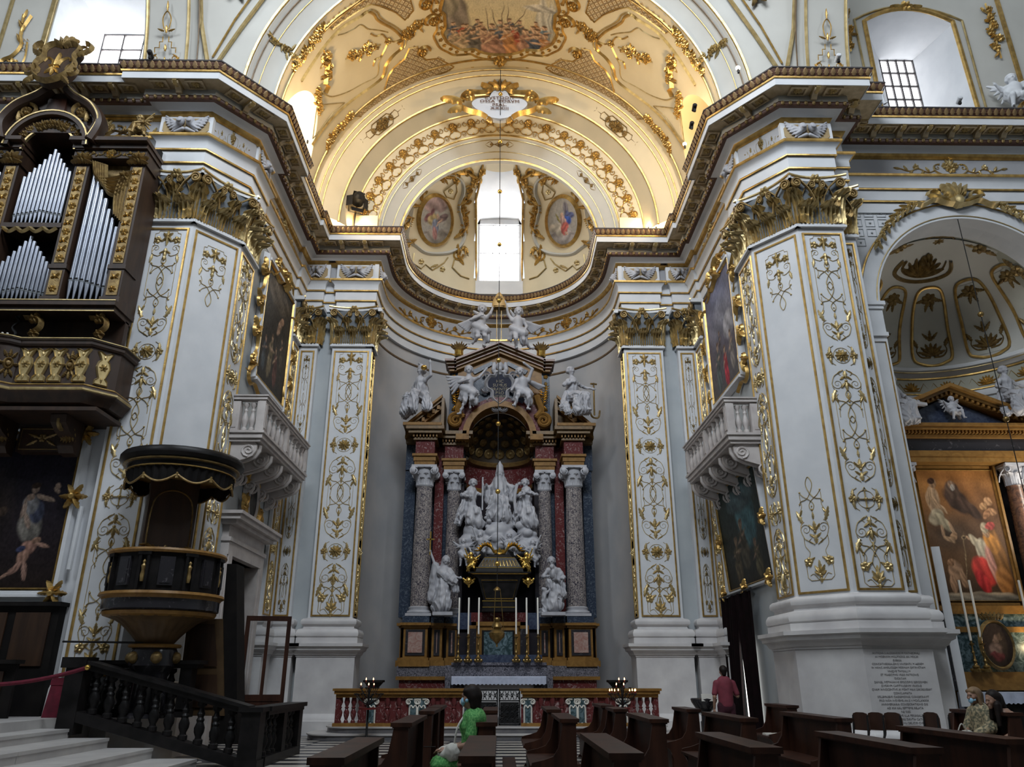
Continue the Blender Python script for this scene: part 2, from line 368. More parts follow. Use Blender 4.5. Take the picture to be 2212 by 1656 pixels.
st('ceiling_rosette_arch',vring([(23.0,5.07),(23.05,5.03),(23.28,4.30),(23.3,4.24)]),'cream')
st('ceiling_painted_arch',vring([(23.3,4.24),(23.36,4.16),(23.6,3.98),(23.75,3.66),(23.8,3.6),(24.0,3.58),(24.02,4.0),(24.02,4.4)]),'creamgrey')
# attic strips standing on the cornice below the springing
st('wall_attic',sweep([(-6.28,17.3),(-6.28,21.95)],[(0,15.8),(0,16.02)]),'cream'); st('wall_attic_right',sweep([(6.28,21.95),(6.28,17.3)],[(0,15.8),(0,16.02)]),'cream')
ab=MB()
for s in(-1,1): ab.box(min(s*6.9,s*4.24),max(s*6.9,s*4.24),23.02,23.4,15.7,16.6)
st('wall_attic_back',ab,'cream')
# lunette niches with windows at their backs
for s,nm in((-1,'left'),(1,'right')):
    lb=MB(); n=24; ed=[]
    for i in range(n+1):
        Y=LY-LW+2*LW*i/n; a=acut(min(max(Y,LY-LW+1e-6),LY+LW-1e-6)); ed.append((s*VR*cos(a),Y,ZS+VR*sin(a)))
    bk=[(s*8.3,y,z+(.5 if 0<i<n else 0)) for i,(x,y,z) in enumerate(ed)]
    lb.add(ed+bk,[(i,i+1,i+n+2,i+n+1) for i in range(n)])
    lb.add([(s*6.0,LY-LW,ZS),(s*6.0,LY+LW,ZS),(s*8.3,LY+LW,ZS),(s*8.3,LY-LW,ZS)],[(0,1,2,3)])
    w_=window(0,-1.1,1.1,ZS+.15,ZS+3.3,3,4,None,FR((s*8.2,LY,0),-s*PI/2))
    if s>0: w_.data.materials[0]=M['panedim']
    ob('reveal',lb,'cream',w_,m=FR((s*8.2,LY,0),-s*PI/2).inverted())
# pendentives of the crossing
for s,nm in((-1,'left'),(1,'right')):
    def pf(u,v):
        a=v*1.1; A=Vector((-7.0*cos(a)*-s,16.55,ZS+7.0*sin(a))); B=Vector((s*8.5,16.6-7.0*(1-cos(a)),ZS+7.0*sin(a)*1.02))
        q=A.lerp(B,u); q.y-=.0; return q
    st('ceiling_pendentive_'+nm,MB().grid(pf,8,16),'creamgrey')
    # rib of the nave vault beside the pendentive
    rb=MB()
    def rf(u,v):
        a=v*1.0; r=7.0-.0; return (s*(8.35+1.25*u),16.35-r*(1-cos(a))+.0,ZS-.1+r*1.05*sin(a))
    rb.grid(rf,2,16); st('ceiling_rib_'+nm,rb,'creamgrey')
# ---------------------------------------------------------------- conch of the apse with its window niche
KR=4.18; NX=.95
def ksph(az,el): return Vector((KR*cos(el)*cos(az),AC+KR*cos(el)*sin(az)*1.0,ZS+.1+KR*sin(el)))
kb=MB(); na,ne=72,30
pts=[[ksph(PI*i/na,PI/2*j/ne) for i in range(na+1)] for j in range(ne+1)]
NZ=19.6
def inn(p): return abs(p.x)<NX+.02 and p.z>16.75 and p.z<NZ+1.2-1.3*(p.x/NX)**2*.9 and p.y>AC+1
vs=[p for r in pts for p in r]; fs=[]
for j in range(ne):
    for i in range(na):
        q=(j*(na+1)+i,j*(na+1)+i+1,(j+1)*(na+1)+i+1,(j+1)*(na+1)+i)
        if inn(sum((vs[k] for k in q),Vector())/4): continue
        fs.append(q)
kb.add(vs,fs)
st('ceiling_conch',kb,'cream')
st('wall_apse_attic',sweep([(-KR,23.9)]+arcp(KR,72)+[(KR,23.9)],[(0,15.7),(0,16.12)]),'cream')
def kdepth(x,z):
    q=KR**2-x*x-(z-ZS-.1)**2; return AC+math.sqrt(max(q,0.04))
nb=MB(); n=16
zt=lambda x:NZ+1.05-1.1*(x/NX)**2
ZB=16.8
prof=[(0,ZB),(-NX,ZB)]+[(-NX,ZB+(zt(NX)-ZB)*i/8) for i in range(1,8)]+[(-NX+2*NX*i/n,zt(-NX+2*NX*i/n)) for i in range(n+1)]+[(NX,ZB+(zt(NX)-ZB)*i/8) for i in range(7,0,-1)]+[(NX,ZB),(0,ZB)]
fr=[(x,min(kdepth(x,z)-.06,28.3),z) for x,z in prof]; bkp=[(x,28.45,min(z,19.75+.0*z)) for x,z in prof]
nb.add(fr+bkp,[(i,i+1,i+1+len(fr),i+len(fr)) for i in range(len(fr)-1)])
nb.box(-NX,-.83,28.1,28.3,16.82,19.8).box(.83,NX,28.1,28.3,16.82,19.8).box(-NX-.03,NX+.03,28.08,28.4,16.2,16.82).box(-NX,NX,28.1,28.3,19.55,19.8)
window(28.2,-.83,.83,16.82,19.55,3,2,nb,bar=.02)
edge=MB().tube([(x,y-.03,z) for x,y,z in fr],.045,6); st('trim_2',edge,'gold')
# ================================================================ ENTABLATURE
half_lo=[(-6.7,18.2),(-6.7,22.5),(-6.6,22.5),(-6.6,23.4),(-6.0,23.4),(-6.0,23.55),(-5.5,23.55),(-5.5,23.4),(-4.2,23.4)]
half_up=[(-6.7,18.2),(-6.7,22.5),(-6.6,22.5),(-6.6,23.4),(-4.2,23.4)]
headL=[(-18,16.1),(-8.45,16.1),(-8.45,15.95),(-7.33,15.95),(-6.5,16.95),(-6.5,18.2)]
headR=[(18,17.35),(9.0,17.35),(9.0,16.45),(8.45,16.45),(8.45,15.95),(7.33,15.95),(6.5,16.95),(6.5,18.2)]
mir=lambda p:[(-x,y) for x,y in p][::-1]
def full(h): return headL+h+arcp(4.2,36)+mir(h)+headR[::-1]
LO,UP=full(half_lo),full(half_up)
EN=st('trim_3',sweep(LO,[(-.4,13.1),(0,13.1),(0,13.42)]),'plaster')
for nm,pa,pf,mt in(
 ('fascia',LO,[(.05,13.46),(.05,13.78)],'plaster'),('fascia',LO,[(.1,13.82),(.1,14.0),(.14,14.06),(.2,14.12)],'plaster'),
 ('gilt_bead',LO,[(0,13.42),(.05,13.41),(.06,13.445),(.05,13.46)],'gold'),('gilt_bead',LO,[(.05,13.78),(.1,13.77),(.11,13.805),(.1,13.82)],'gold'),
 ('gilt_fillet',LO,[(.2,14.12),(.24,14.13),(.24,14.19),(.02,14.2)],'gold'),
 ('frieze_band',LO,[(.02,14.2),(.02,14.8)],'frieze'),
 ('gilt_moulding',LO,[(.02,14.8),(.09,14.82),(.14,14.92)],'gold'),
 ('bed_moulding',UP,[(.14,14.92),(.16,14.96),(.24,14.99),(.34,15.04)],'plaster'),
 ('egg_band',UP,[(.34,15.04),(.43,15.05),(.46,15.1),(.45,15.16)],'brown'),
 ('modillion_band',UP,[(.45,15.16),(.45,15.34)],'creamgrey'),
 ('soffit',UP,[(.45,15.34),(.84,15.34)],'modwood'),
 ('corona',UP,[(.84,15.34),(.84,15.32),(.86,15.32),(.86,15.52)],'plaster'),
 ('gilt_fillet',UP,[(.86,15.52),(.89,15.52),(.90,15.56),(.87,15.57)],'gold'),
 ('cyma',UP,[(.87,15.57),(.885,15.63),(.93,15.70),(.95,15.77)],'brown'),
 ('cornice_top',UP,[(.95,15.77),(.965,15.77),(.965,15.81),(.90,15.82),(-.7,15.9)],'leadtop')):
    ob(nm,sweep(pa,pf),mt,EN,smooth=50)
# modillions and rosette coffers between them
md=MB(); pr=[(-.36,.0),(-.36,-.06),(-.33,-.09),(-.27,-.085),(-.2,-.06),(-.12,-.09),(-.06,-.15),(0,-.16),(.02,0)]
md.add([(-.075,y,z) for y,z in pr]+[(.075,y,z) for y,z in pr],[tuple(range(len(pr)-1,-1,-1)),tuple(range(len(pr),2*len(pr)))]+[(i,(i+1)%9,(i+1)%9+9,i+9) for i in range(9)])
md_me=md.mesh('modillion','modwood')
lf=MB().add([(-.07,-.37,.005),(.07,-.37,.005),(.05,-.40,-.05),(-.05,-.40,-.05),(.05,-.30,-.115),(-.05,-.30,-.115),(.03,-.18,-.09),(-.03,-.18,-.09)],[(0,1,2,3),(3,2,4,5),(5,4,6,7)]); lf.box(-.095,.095,-.40,.0,-.012,.008); lf_me=lf.mesh('modillion_leaf','modgold')
cf=MB(); o,i_=(.22,.15),(.17,.11)
for z0,z1,a,c in((0,-.05,o,o),(-.05,-.05,o,i_),(-.05,0,i_,i_)):
    vs=[(-a[0],-.19-a[1],z0),(a[0],-.19-a[1],z0),(a[0],-.19+a[1],z0),(-a[0],-.19+a[1],z0),(-c[0],-.19-c[1],z1),(c[0],-.19-c[1],z1),(c[0],-.19+c[1],z1),(-c[0],-.19+c[1],z1)]
    cf.add(vs,[(0,4,5,1),(1,5,6,2),(2,6,7,3),(3,7,4,0)])
cf_me=cf.mesh('coffer_frame','modwood')
rs=Rel().flower(0,0,.11,7,.05); rs.xf(Matrix.Rotation(PI/2,4,'X')); rs.v=[(x,y-.19,-abs(z)-.004) for x,y,z in rs.v]; rs_me=rs.mesh('rosette','modgold')
eg=MB(); cl=Rel()
offm=off_path(UP,.45); offe=off_path(UP,.455); offc=off_path(UP,.91)
def runs(path,off):
    """join short arc chords into one run so spacing is even"""
    out=[]; 
    for i in range(len(path)-1):
        a,c=off[i],off[i+1]; out.append((a,c))
    return out
acc=.37
for k,(a,c) in enumerate(runs(UP,offm)):
    d=c-a; Ln=d.length; ang=math.atan2(d.y,d.x); short=abs(Vector(UP[k+1]).length)>=0 and Ln<.5
    if 7<len(UP) and Ln<.5 and not(AC-.01<=UP[k][1] and abs(UP[k][0])<=4.21): continue
    if Ln<.5:     # apse arc chords: one modillion each second chord
        acc+=Ln
        if acc<.66: continue
        acc-=.66; ts=[.5]; cs=[]; 
        ts=[.5]; ctr=True
        p=a.lerp(c,.5); F=FR((p.x,p.y,15.335),ang)
        ob('modillion',md_me,None,EN,F); ob('modillion_leaf',lf_me,None,EN,F)
        q=p+d.normalized()*.33; w=(Vector((q.x,q.y-AC))).normalized()*(4.2-.45); F=FR((w.x,w.y+AC,15.338),math.atan2(w.y,w.x)-PI/2)
        ob('coffer_frame',cf_me,None,EN,F); ob('rosette',rs_me,None,EN,F)
        continue
    n=max(1,round((Ln-.0)/.74)); st_=Ln/n
    for i in range(n+1):
        if 0<i<n or (n==1 and i==0):
            p=a.lerp(c,(i/n) if n>1 else .5); F=FR((p.x,p.y,15.335),ang)
            ob('modillion',md_me,None,EN,F); ob('modillion_leaf',lf_me,None,EN,F)
        if i<n and n>1:
            p=a.lerp(c,(i+.5)/n); F=FR((p.x,p.y,15.338),ang); ob('coffer_frame',cf_me,None,EN,F); ob('rosette',rs_me,None,EN,F)
for a,c in runs(UP,offe):
    d=c-a; n=max(1,round(d.length/.2)); ang=math.atan2(d.y,d.x)
    for i in range(n):
        p=a.lerp(c,(i+.5)/n); F=FR((p.x,p.y,15.10),ang,rx=R(12))
        e=MB().lathe([(.001,-.055),(.035,-.035),(.048,0),(.04,.04),(.015,.058)],6); e.v=[(x,y*.55-.01,z) for x,y,z in e.v]; eg.join(e,F)
for a,c in runs(UP,offc):
    d=c-a; n=max(1,round(d.length/.17)); ang=math.atan2(d.y,d.x)
    for i in range(n):
        p=a.lerp(c,(i+.5)/n); F=FR((p.x,p.y,15.58),ang,rx=R(24)); l=Rel().leaf(0,0,PI/2,.19,.16,.012); cl.join(l,F)
ob('egg_and_dart',eg,'golddark',EN,kind='stuff'); ob('carved_leaves',cl,'leafbrown',EN,kind='stuff')
# ================================================================ PILASTERS, CAPITALS, GILT PANELS
def unit_leaf(curl=1.,lobes=5,nt=10,ns=14):
    mb=MB()
    def f(u,v):
        s=v; t=2*u-1; w=.5*(.70+.42*sin(PI*min(s*.85+.12,1)))*(1-.20*abs(sin(PI*lobes*s)))*(1 if s<.88 else max(.12,1-((s-.88)/.12)*.8))
        y=-.30*s**2.6*curl; z=min(s,.84)/.84*.92
        if s>.72:
            k=(s-.72)/.28; ang=k*2.5; y=-.30*.72**2.6*curl-.17*(sin(ang*.9))*1.-.02; z=.72/.84*.92+.13*sin(ang)*.9-.02*k
            if k>.6: z-=.10*(k-.6)
        y+=.16*t*t*(.4+.6*s)-.045*cos(5*PI*t)*(1-.35*s)
        return (t*w,y,z)
    return mb.grid(f,nt,ns)
LEAF_G=unit_leaf().mesh('acanthus_leaf','goldpale',60); LEAF_W=unit_leaf(1.,4,8,10).mesh('acanthus_leaf','statue',60)
def volute_mesh(mat,r=.11,w=.035,n=26):
    pts=[(-.46,.0,-.52),(-.40,-.03,-.30),(-.28,-.06,-.10),(-.12,-.09,.05)]+[(x,-.10,z) for x,z in spiral(0,0,r*1.15,PI*.62,1.9,-1,n,.1)]
    rr=[w*.7]*4+[w*(1-.45*i/n) for i in range(n+1)]
    m_=MB().tube(pts,rr,6,flat=1.6); m_.sphere((0,-.10,0),w*.9,8,5); return m_.mesh('volute',mat)
VOL_G=volute_mesh('golddark'); VOL_W=volute_mesh('statue')
FLW_G=Rel().flower(0,0,.14,6,.07).mesh('fleuron','goldpale')
def capital(par,F,w,h=1.3,leaf=None,vol=None,bell='leadgrey',flat_end=(1,1)):
    """Corinthian face of width w on frame F (origin bottom centre, -Y outward)"""
    leaf=leaf or LEAF_G; vol=vol or VOL_G
    cp=part('capital',par,F)
    bm=MB().frustum(-w/2,w/2,-.01,.25,0,-w/2-.05,w/2+.05,-.16,.25,h*.9); ob('bell',bm,bell,cp)
    ob('astragal',MB().box(-w/2-.06,w/2+.06,-.09,.2,-.09,-.03).box(-w/2-.03,w/2+.03,-.05,.2,-.03,.02),'plaster',cp)
    n=max(1,round(w/.46)); lw=w/n
    for i in range(n): ob('acanthus_leaf',leaf,None,cp,FR((-w/2+lw*(i+.5),-.05,0),sc=(lw*1.0,1.15,h*.44)))
    for i in range(n+1):
        x=-w/2+lw*i
        ob('acanthus_leaf',leaf,None,cp,FR((x,-.03,.02),rz=(R(-30) if i==0 else R(30) if i==n else 0),sc=(lw*.92,1.15,h*.72)))
    for s in(-1,1):
        ob('volute',vol,None,cp,FR((s*(w/2-.02),-.16,h*.80),sc=(s*1.,1.1,1.05*h/1.3)))
        if w>.7: ob('volute',vol,None,cp,FR((s*.13,-.10,h*.80),sc=(-s*.62,.9,.85*h/1.3)))
    k=9
    pl=[(-w/2-.16+(w+.32)*i/k,-.30+.16*(1-(2*i/k-1)**2)) for i in range(k+1)]
    pl2=[(x,y) for x,y in pl]+[(w/2+.16,.2),(-w/2-.16,.2)]
    ob('abacus',MB().prismz(pl2,h*.90,h),'plaster',cp)
    ob('gilt_edge',MB().tube([(x,y-.005,h*.985) for x,y in pl],.035,6),'goldpale',cp)
    ob('fleuron',FLW_G,None,cp,FR((0,-.17,h*.95)))
    return cp
pm('lattice',(.50,.36,.20),(.40,.28,.15),3.,.6)
pm('tablet',(.42,.31,.16),(.36,.26,.13),3.,.6)
emit('dayslit',(1.,.97,.92),2.5)
pm('yellowbrown',(.12,.07,.03),(.075,.043,.018),4.,.5)
pm('darkstep',(.10,.10,.11),(.16,.15,.15),4.,.4)
pm('yellowdark',(.20,.115,.035),(.12,.07,.022),4.,.4,kind='breccia')
pm('redbrown',(.22,.10,.05),(.14,.06,.03),3.,.35)
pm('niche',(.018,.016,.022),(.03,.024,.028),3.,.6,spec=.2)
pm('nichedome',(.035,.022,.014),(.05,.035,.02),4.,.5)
pm('bluedark',(.03,.04,.08),(.07,.09,.14),5.,.25,kind='breccia')
pm('tabletblue',(.008,.010,.028),None,3.,.5,spec=.15)
pm('goldthin',(.22,.18,.10),None,3.,.5)
pm('giltdark',(.32,.21,.07),(.16,.10,.03),9.,.35,.7)
pm('brownmarble',(.16,.08,.05),(.05,.03,.025),5.,.25,kind='breccia',lo=.35,hi=.65)
pm('panelgrey',(.58,.57,.50),(.50,.49,.43),1.,.75)
pm('leadgrey',(.20,.22,.24),(.15,.165,.18),3.,.7)
# ---- gilt arabesque motifs (unit = panel width)
def end(r,x,z,q=.022): r.blob(x,z,q,q)
def knot():
    r=Rel(); r.line(cr([(-.36,.30),(-.30,.37),(-.12,.42),(.03,.62),(.10,.86),(0,1.06),(-.10,.86),(-.03,.62),(.12,.42),(.30,.37),(.36,.30)],5),.019,.022)
    r.line(cr([(-.32,.62),(-.22,.50),(0,.34),(.075,.19),(0,.05),(-.075,.19),(0,.34),(.22,.50),(.32,.62)],5),.017,.02)
    for x,z in((-.36,.29),(.36,.29),(-.32,.63),(.32,.63)): end(r,x,z,.032)
    return r
def lyre():
    r=Rel(); h=Rel()
    h.line(cr([(.05,.02),(.16,.10),(.34,.22),(.43,.45)],5)+spiral(.27,.47,.16,0,1.6,1,22),.022,.026,True)
    h.line(cr([(.43,.45),(.40,.62),(.30,.70)],5),.016); h.leaf(.36,.66,R(70),.42,.17,.04); h.leaf(.42,.86,R(120),.22,.10,.03)
    h.line(cr([(.40,.95),(.31,1.15),(.33,1.35),(.33,1.5)],5),.014); h.leaf(.02,.22,R(35),.2,.10,.04); h.leaf(.02,.42,R(50),.24,.11,.04)
    h.line(cr([(.12,.05),(.22,.12),(.14,.2)],4),.015)
    r.both(h); r.leaf(0,.05,PI/2,.26,.16,.05); r.leaf(0,.40,PI/2,.30,.16,.05); r.leaf(0,.74,PI/2,.22,.10,.04); end(r,0,.38,.05); end(r,0,1.02,.035); end(r,0,1.12,.025)
    return r
def ring_side(r):
    h=Rel(); h.flower(.37,0,.12,6,.05,.3); h.leaf(.37,.06,R(100),.24,.12,.04); h.leaf(.37,-.06,R(-100),.24,.12,.04); h.line(cr([(.22,.32),(.34,.22),(.28,.08)],4),.015); h.line(cr([(.22,-.32),(.34,-.22),(.28,-.08)],4),.015); r.both(h)
    r.line([(.25*cos(a*PI/12),.25*sin(a*PI/12)) for a in range(24)],.014,closed=True); return r
def rosette_m(): r=ring_side(Rel()); r.flower(0,0,.21,10,.06); r.flower(0,0,.13,8,.09,.2); return r
def cross_m():
    r=ring_side(Rel())
    for a in range(4):
        c,s=cos(a*PI/2),sin(a*PI/2); L_=.34 if a%2 else .27
        r.line([(0,0),(c*L_*.75,s*L_*.75)],.03,.04); r.line([(c*L_*.7-s*.06,s*L_*.7+c*.06),(c*L_,s*L_),(c*L_*.7+s*.06,s*L_*.7-c*.06)],.022)
    r.blob(0,0,.06,.07); return r
def foot():
    r=Rel(); h=Rel(); h.line([(0,-.24),(.30,-.24),(.40,-.15),(.40,.22),(.30,.30)],.015); h.flower(.32,.28,.14,5,.05,.5); h.leaf(.28,.30,R(150),.2,.12,.04); h.line(cr([(.30,.36),(.24,.55),(.36,.75),(.36,1.0)],5),.014)
    h.line(cr([(.06,-.24),(.14,-.14),(.22,-.06),(.32,-.1)],4),.014)
    r.both(h)
    for a,L_ in((90,.40),(58,.30),(122,.30),(25,.2),(155,.2)): r.leaf(0,-.08,R(a),L_,.15,.06)
    end(r,0,-.1,.07); r.leaf(0,-.16,-PI/2,.16,.14,.05); return r
def head():
    r=Rel(); h=Rel(); h.line([(0,.30),(.28,.30),(.30,.22),(.40,.20),(.40,-.1)],.013); h.flower(.30,-.02,.13,5,.05,.6); h.leaf(.26,-.02,R(200),.16,.10,.04)
    h.line(cr([(.12,-.55),(.22,-.60),(.40,-.50),(.42,-.25)],5)+spiral(.30,-.32,.12,0,1.5,1,18),.02,.024,True); h.leaf(.38,-.55,R(-80),.30,.13,.04); h.line(cr([(.36,-.85),(.30,-1.0),(.36,-1.2)],4),.013)
    h.line(cr([(.42,-.1),(.36,-.2),(.42,-.25)],3),.013); h.leaf(.02,-.42,R(-30),.18,.10,.04)
    r.both(h)
    for a,L_ in((-90,.34),(-130,.24),(-50,.24),(90,.22),(40,.2),(140,.2)): r.leaf(0,.10,R(a),L_,.13,.06)
    for z in(-.32,-.45,-.58): r.leaf(0,z,R(-90),.2,.16,.05)
    end(r,0,-.86,.04); end(r,0,-.97,.03); return r
Rel.K=.74
MOT={k:f().mesh(n,'goldpale',50) for k,f,n in(('k',knot,'knot_ornament'),('l',lyre,'scroll_ornament'),('r',rosette_m,'rosette_ornament'),('c',cross_m,'cross_ornament'),('b',foot,'foot_ornament'),('t',head,'head_ornament'))}
MOTN=dict(k='knot_ornament',l='scroll_ornament',r='rosette_ornament',c='cross_ornament',b='foot_ornament',t='head_ornament')
Rel.K=1.
SEQ=[('t',11.28,1),('k',10.85,-1),('k',9.45,1),('l',8.72,1),('r',8.36,1),('l',8.02,-1),('k',7.55,-1),('k',6.1,1),('l',5.40,1),('c',5.04,1),('l',4.70,-1),('k',4.35,-1),('b',3.42,1)]
PLN=[('t',11.1,1),('k',10.55,-1),('k',4.85,1),('l',4.15,1),('b',3.6,1)]
SEQA=[(('r',z,s) if k=='c' else (k,z,s)) for k,z,s in SEQ]
SEQL=SEQ[:-2]+[('k',4.25,-1),('k',2.6,1),('l',1.98,1),('b',1.82,1)]
def panel(par,F,w,z0,z1,seq,ow=None,gold='gold',frame=.035):
    """gilt panel frame and arabesques on a face; F frame with origin at z=0, centre of the face"""
    fr=MB(); x=w/2
    for a,bx,c,d in((-x,-x+.06,z0,z1),(x-.06,x,z0,z1),(-x+.001,x-.001,z0+.001,z0+.059),(-x+.001,x-.001,z1-.059,z1-.001)):
        frame=frame*.985
        fr.frustum(a,bx,0,.01,c,a,bx,0,.01,d) if 0 else fr.add([(a,.01,c),(bx,.01,c),(bx,.01,d),(a,.01,d),(a+.012,-frame,c+.012),(bx-.012,-frame,c+.012),(bx-.012,-frame,d-.012),(a+.012,-frame,d-.012)],[(4,5,6,7),(0,1,5,4),(1,2,6,5),(2,3,7,6),(3,0,4,7)])
    ob('gilt_frame',fr,gold,par,F)
    fi=MB(); g=.055
    u=ow or (w-.16)
    if len(seq)>5:
        bl=Rel(); 
        for a,c_ in ((10.95,9.8),(7.3,6.4),(4.0,3.72))+(((3.6,2.75),) if z0<2 else ()):
            for q in(-1,1): bl.line([(q*.30*u,a+.12),(q*.41*u,a),(q*.41*u,c_),(q*.30*u,c_-.12)],.009,.012)
        ob('border_lines',bl,'goldpale',par,F,kind='stuff')
    for k,z,s in seq:
        ob(MOTN[k],MOT[k],None,par,kind='stuff',m=F@FR((0,-.002,z),sc=(u,.9,s*max(u,.62) if k in 'kl' else s*min(max(u,.5),.9))))
    return fr
def pilaster(name,label,pathpts,faces,z0=3.1,ped=True,base_z=None,core=None,gr=None,seq=SEQ,capw=None):
    """pathpts: plan polyline (left to right) of the visible faces in world coords; faces: [(i,seq)] segments to decorate"""
    c0=pathpts[len(pathpts)//2]; T=th(name,label,'pilaster',(c0[0],c0[1],0),group=gr)
    loc=[(x-c0[0],y-c0[1]) for x,y in pathpts]
    ob('shaft',sweep(loc,[(0,z0-.1),(0,11.78)]),'plaster',T)
    if ped:
        ob('base',sweep(loc,[(0,3.12),(.04,3.1),(.10,3.09),(.145,3.05),(.16,2.99),(.145,2.93),(.10,2.9),(.08,2.87),(.09,2.82),(.2,2.79),(.24,2.72),(.25,2.66),(.24,2.60),(.2,2.56),(.23,2.56),(.23,2.38)]),'marblewhite',T)
        ob('pedestal_cap',sweep(loc,[(.23,2.4),(.42,2.4),(.42,2.32),(.36,2.28),(.35,2.22),(.28,2.18),(.24,2.1),(.2,2.08),(.2,2.04)]),'marblewhite',T)
        ob('pedestal',sweep(loc,[(.18,2.05),(.18,.55),(.22,.52),(.26,.42),(.27,.38),(.30,.36),(.30,0)]),'marblewhite',T)
    for i,sq,kind in faces:
        a,c=Vector(loc[i]),Vector(loc[i+1]); mid=(a+c)/2; ang=math.atan2(c.y-a.y,c.x-a.x); w=(c-a).length
        F=FR((mid.x,mid.y,0),ang)
        if sq=='plain':
            panel(T,F,w-.14,z0+.05,11.6,PLN,w-.55)
        elif sq: panel(T,F,w-.14,z0+.05,11.6,sq,max(w-.36,.2))
        if kind: capital(T,F@FR((0,0,11.82)),w)
    return T
PR=[(6.9,18.3),(6.5,18.3),(6.5,17.0),(7.33,16.0),(8.45,16.0),(8.45,16.35),(8.85,16.35)]
PR=[(6.9,18.15),(6.5,18.15),(6.5,17.0),(7.33,16.0),(8.45,16.0),(8.45,16.45),(8.95,16.45),(8.95,17.4)]
pilaster('pier','tall white pier with gilded panels above the carved Latin inscription pedestal',PR,[(1,SEQ,1),(2,'plain',1),(3,SEQ,1),(5,SEQA,1)])
PLp=[(-9.0,16.24),(-8.45,16.24),(-8.45,16.0),(-7.33,16.0),(-6.5,17.0),(-6.5,18.15),(-6.9,18.15)]
T=pilaster('pier','tall white pier with gilded panels rising behind the dark pulpit',PLp,[(2,SEQL,1),(3,'plainL',1),(4,SEQ,1)][0:1]+[(4,SEQ,1)],z0=1.45,ped=False)
c0=PLp[3]; a,c=Vector(PLp[3]),Vector(PLp[4]); F=FR(((a.x+c.x)/2-c0[0],(a.y+c.y)/2-c0[1],0),math.atan2(c.y-a.y,c.x-a.x)); w=(c-a).length
panel(T,F,w-.14,3.0,11.6,PLN[:2],w-.55); capital(T,F@FR((0,0,11.82)),w)
ob('plinth',sweep([(x-c0[0],y-c0[1]) for x,y in PLp],[(0,1.42),(.05,1.40),(.08,1.3),(.1,.8),(.1,0)]),'marblewhite',T)
for s,nm in((-1,'left'),(1,'right')):
    main=[(-5.5,23.62),(-5.5,23.4),(-4.2,23.4),(-4.2,24.1)]
    corn=[(-6.7,22.55),(-6.6,22.55),(-6.6,23.4),(-6.0,23.4),(-6.0,23.62)]
    if s>0: main=mir(main); corn=mir(corn)
    pilaster('pilaster','tall white gilded pilaster at the apse opening, on the %s of the altar'%nm,main,[(1,SEQA,1),(0 if s>0 else 2,SEQA,1)])
    pilaster('pilaster','narrow white gilded pilaster in the %s corner of the transept, beside the balcony'%nm,corn,[(1 if s>0 else 2,SEQA,1),(2 if s>0 else 1,SEQA,1)])
# ================================================================ CARVED FIGURES: smooth-blended solids meshed by surface nets
def V3(p): return np.array(p,np.float32)
def sd_caps(P,a,b,ra,rb,fold=None):
    a,b=V3(a),V3(b); ab=b-a; L2=float(ab@ab)+1e-9; q=P-a; t=np.clip((q@ab)/L2,0,1)
    e=q-t[...,None]*ab; d=np.sqrt((e*e).sum(-1)); r=ra+(rb-ra)*t
    if fold:
        amp,fr,ph=fold; ax=ab/math.sqrt(L2); u=np.cross(ax,V3((.3,.9,.2))); u/=np.linalg.norm(u)+1e-9; w=np.cross(ax,u)
        an=np.arctan2(e@w,e@u); a2=an+.35*np.sin(2*an+ph)+.5*t*np.sin(an+1.7*ph+1)+.12*np.sin(5*t+ph); q_=np.abs(np.sin(.5*fr*a2+ph)); d=d+amp*(.25+.75*t)*(1.7*q_**.8-1.)+amp*.25*(.3+.7*t)*np.sin(2*fr*a2+1.3)
    return d-r
def sd_ell(P,c,r,M_=None):
    q=P-V3(c)
    if M_ is not None: q=q@np.array(M_,np.float32)
    r=V3(r); k0=np.sqrt(((q/r)**2).sum(-1)); k1=np.sqrt(((q/(r*r))**2).sum(-1))+1e-9; return k0*(k0-1)/k1
def nets(D,o,h):
    nx,ny,nz=D.shape; s=D<0; c=[s[i:nx-1+i,j:ny-1+j,k:nz-1+k] for i in(0,1) for j in(0,1) for k in(0,1)]
    tot=sum(x.astype(np.int8) for x in c); act=(tot>0)&(tot<8); idx=-np.ones(act.shape,np.int64); I=np.argwhere(act); idx[act]=np.arange(len(I))
    sm=np.zeros((len(I),3),np.float32); cn=np.zeros(len(I),np.float32)
    off=[(i,j,k) for i in(0,1) for j in(0,1) for k in(0,1)]
    for a in off:
        for ax in range(3):
            if a[ax]: continue
            b=list(a); b[ax]=1
            da=D[I[:,0]+a[0],I[:,1]+a[1],I[:,2]+a[2]]; db=D[I[:,0]+b[0],I[:,1]+b[1],I[:,2]+b[2]]
            m_=(da<0)!=(db<0); t=da/(da-db+1e-12); p=np.repeat(np.array(a,np.float32)[None],len(I),0); p[:,ax]=t
            sm[m_]+=p[m_]; cn[m_]+=1
    vv=(I+sm/np.maximum(cn,1)[:,None])*h+o; F_=[]
    for ax in range(3):
        a_=[slice(None)]*3; b_=[slice(None)]*3; a_[ax]=slice(0,-1); b_[ax]=slice(1,None)
        s0,s1=s[tuple(a_)],s[tuple(b_)]; E_=np.argwhere(s0!=s1); u,w=[q for q in range(3) if q!=ax]
        ok=(E_[:,u]>0)&(E_[:,w]>0)&(E_[:,u]<D.shape[u]-1)&(E_[:,w]<D.shape[w]-1); E_=E_[ok]
        def g(du,dw):
            q=E_.copy(); q[:,u]-=du; q[:,w]-=dw; return idx[q[:,0],q[:,1],q[:,2]]
        q=np.stack([g(1,1),g(0,1),g(0,0),g(1,0)],1); fl=s[E_[:,0],E_[:,1],E_[:,2]]^(ax==1)
        q[~fl]=q[~fl][:,::-1]; F_.append(q)
    return vv,np.concatenate(F_)
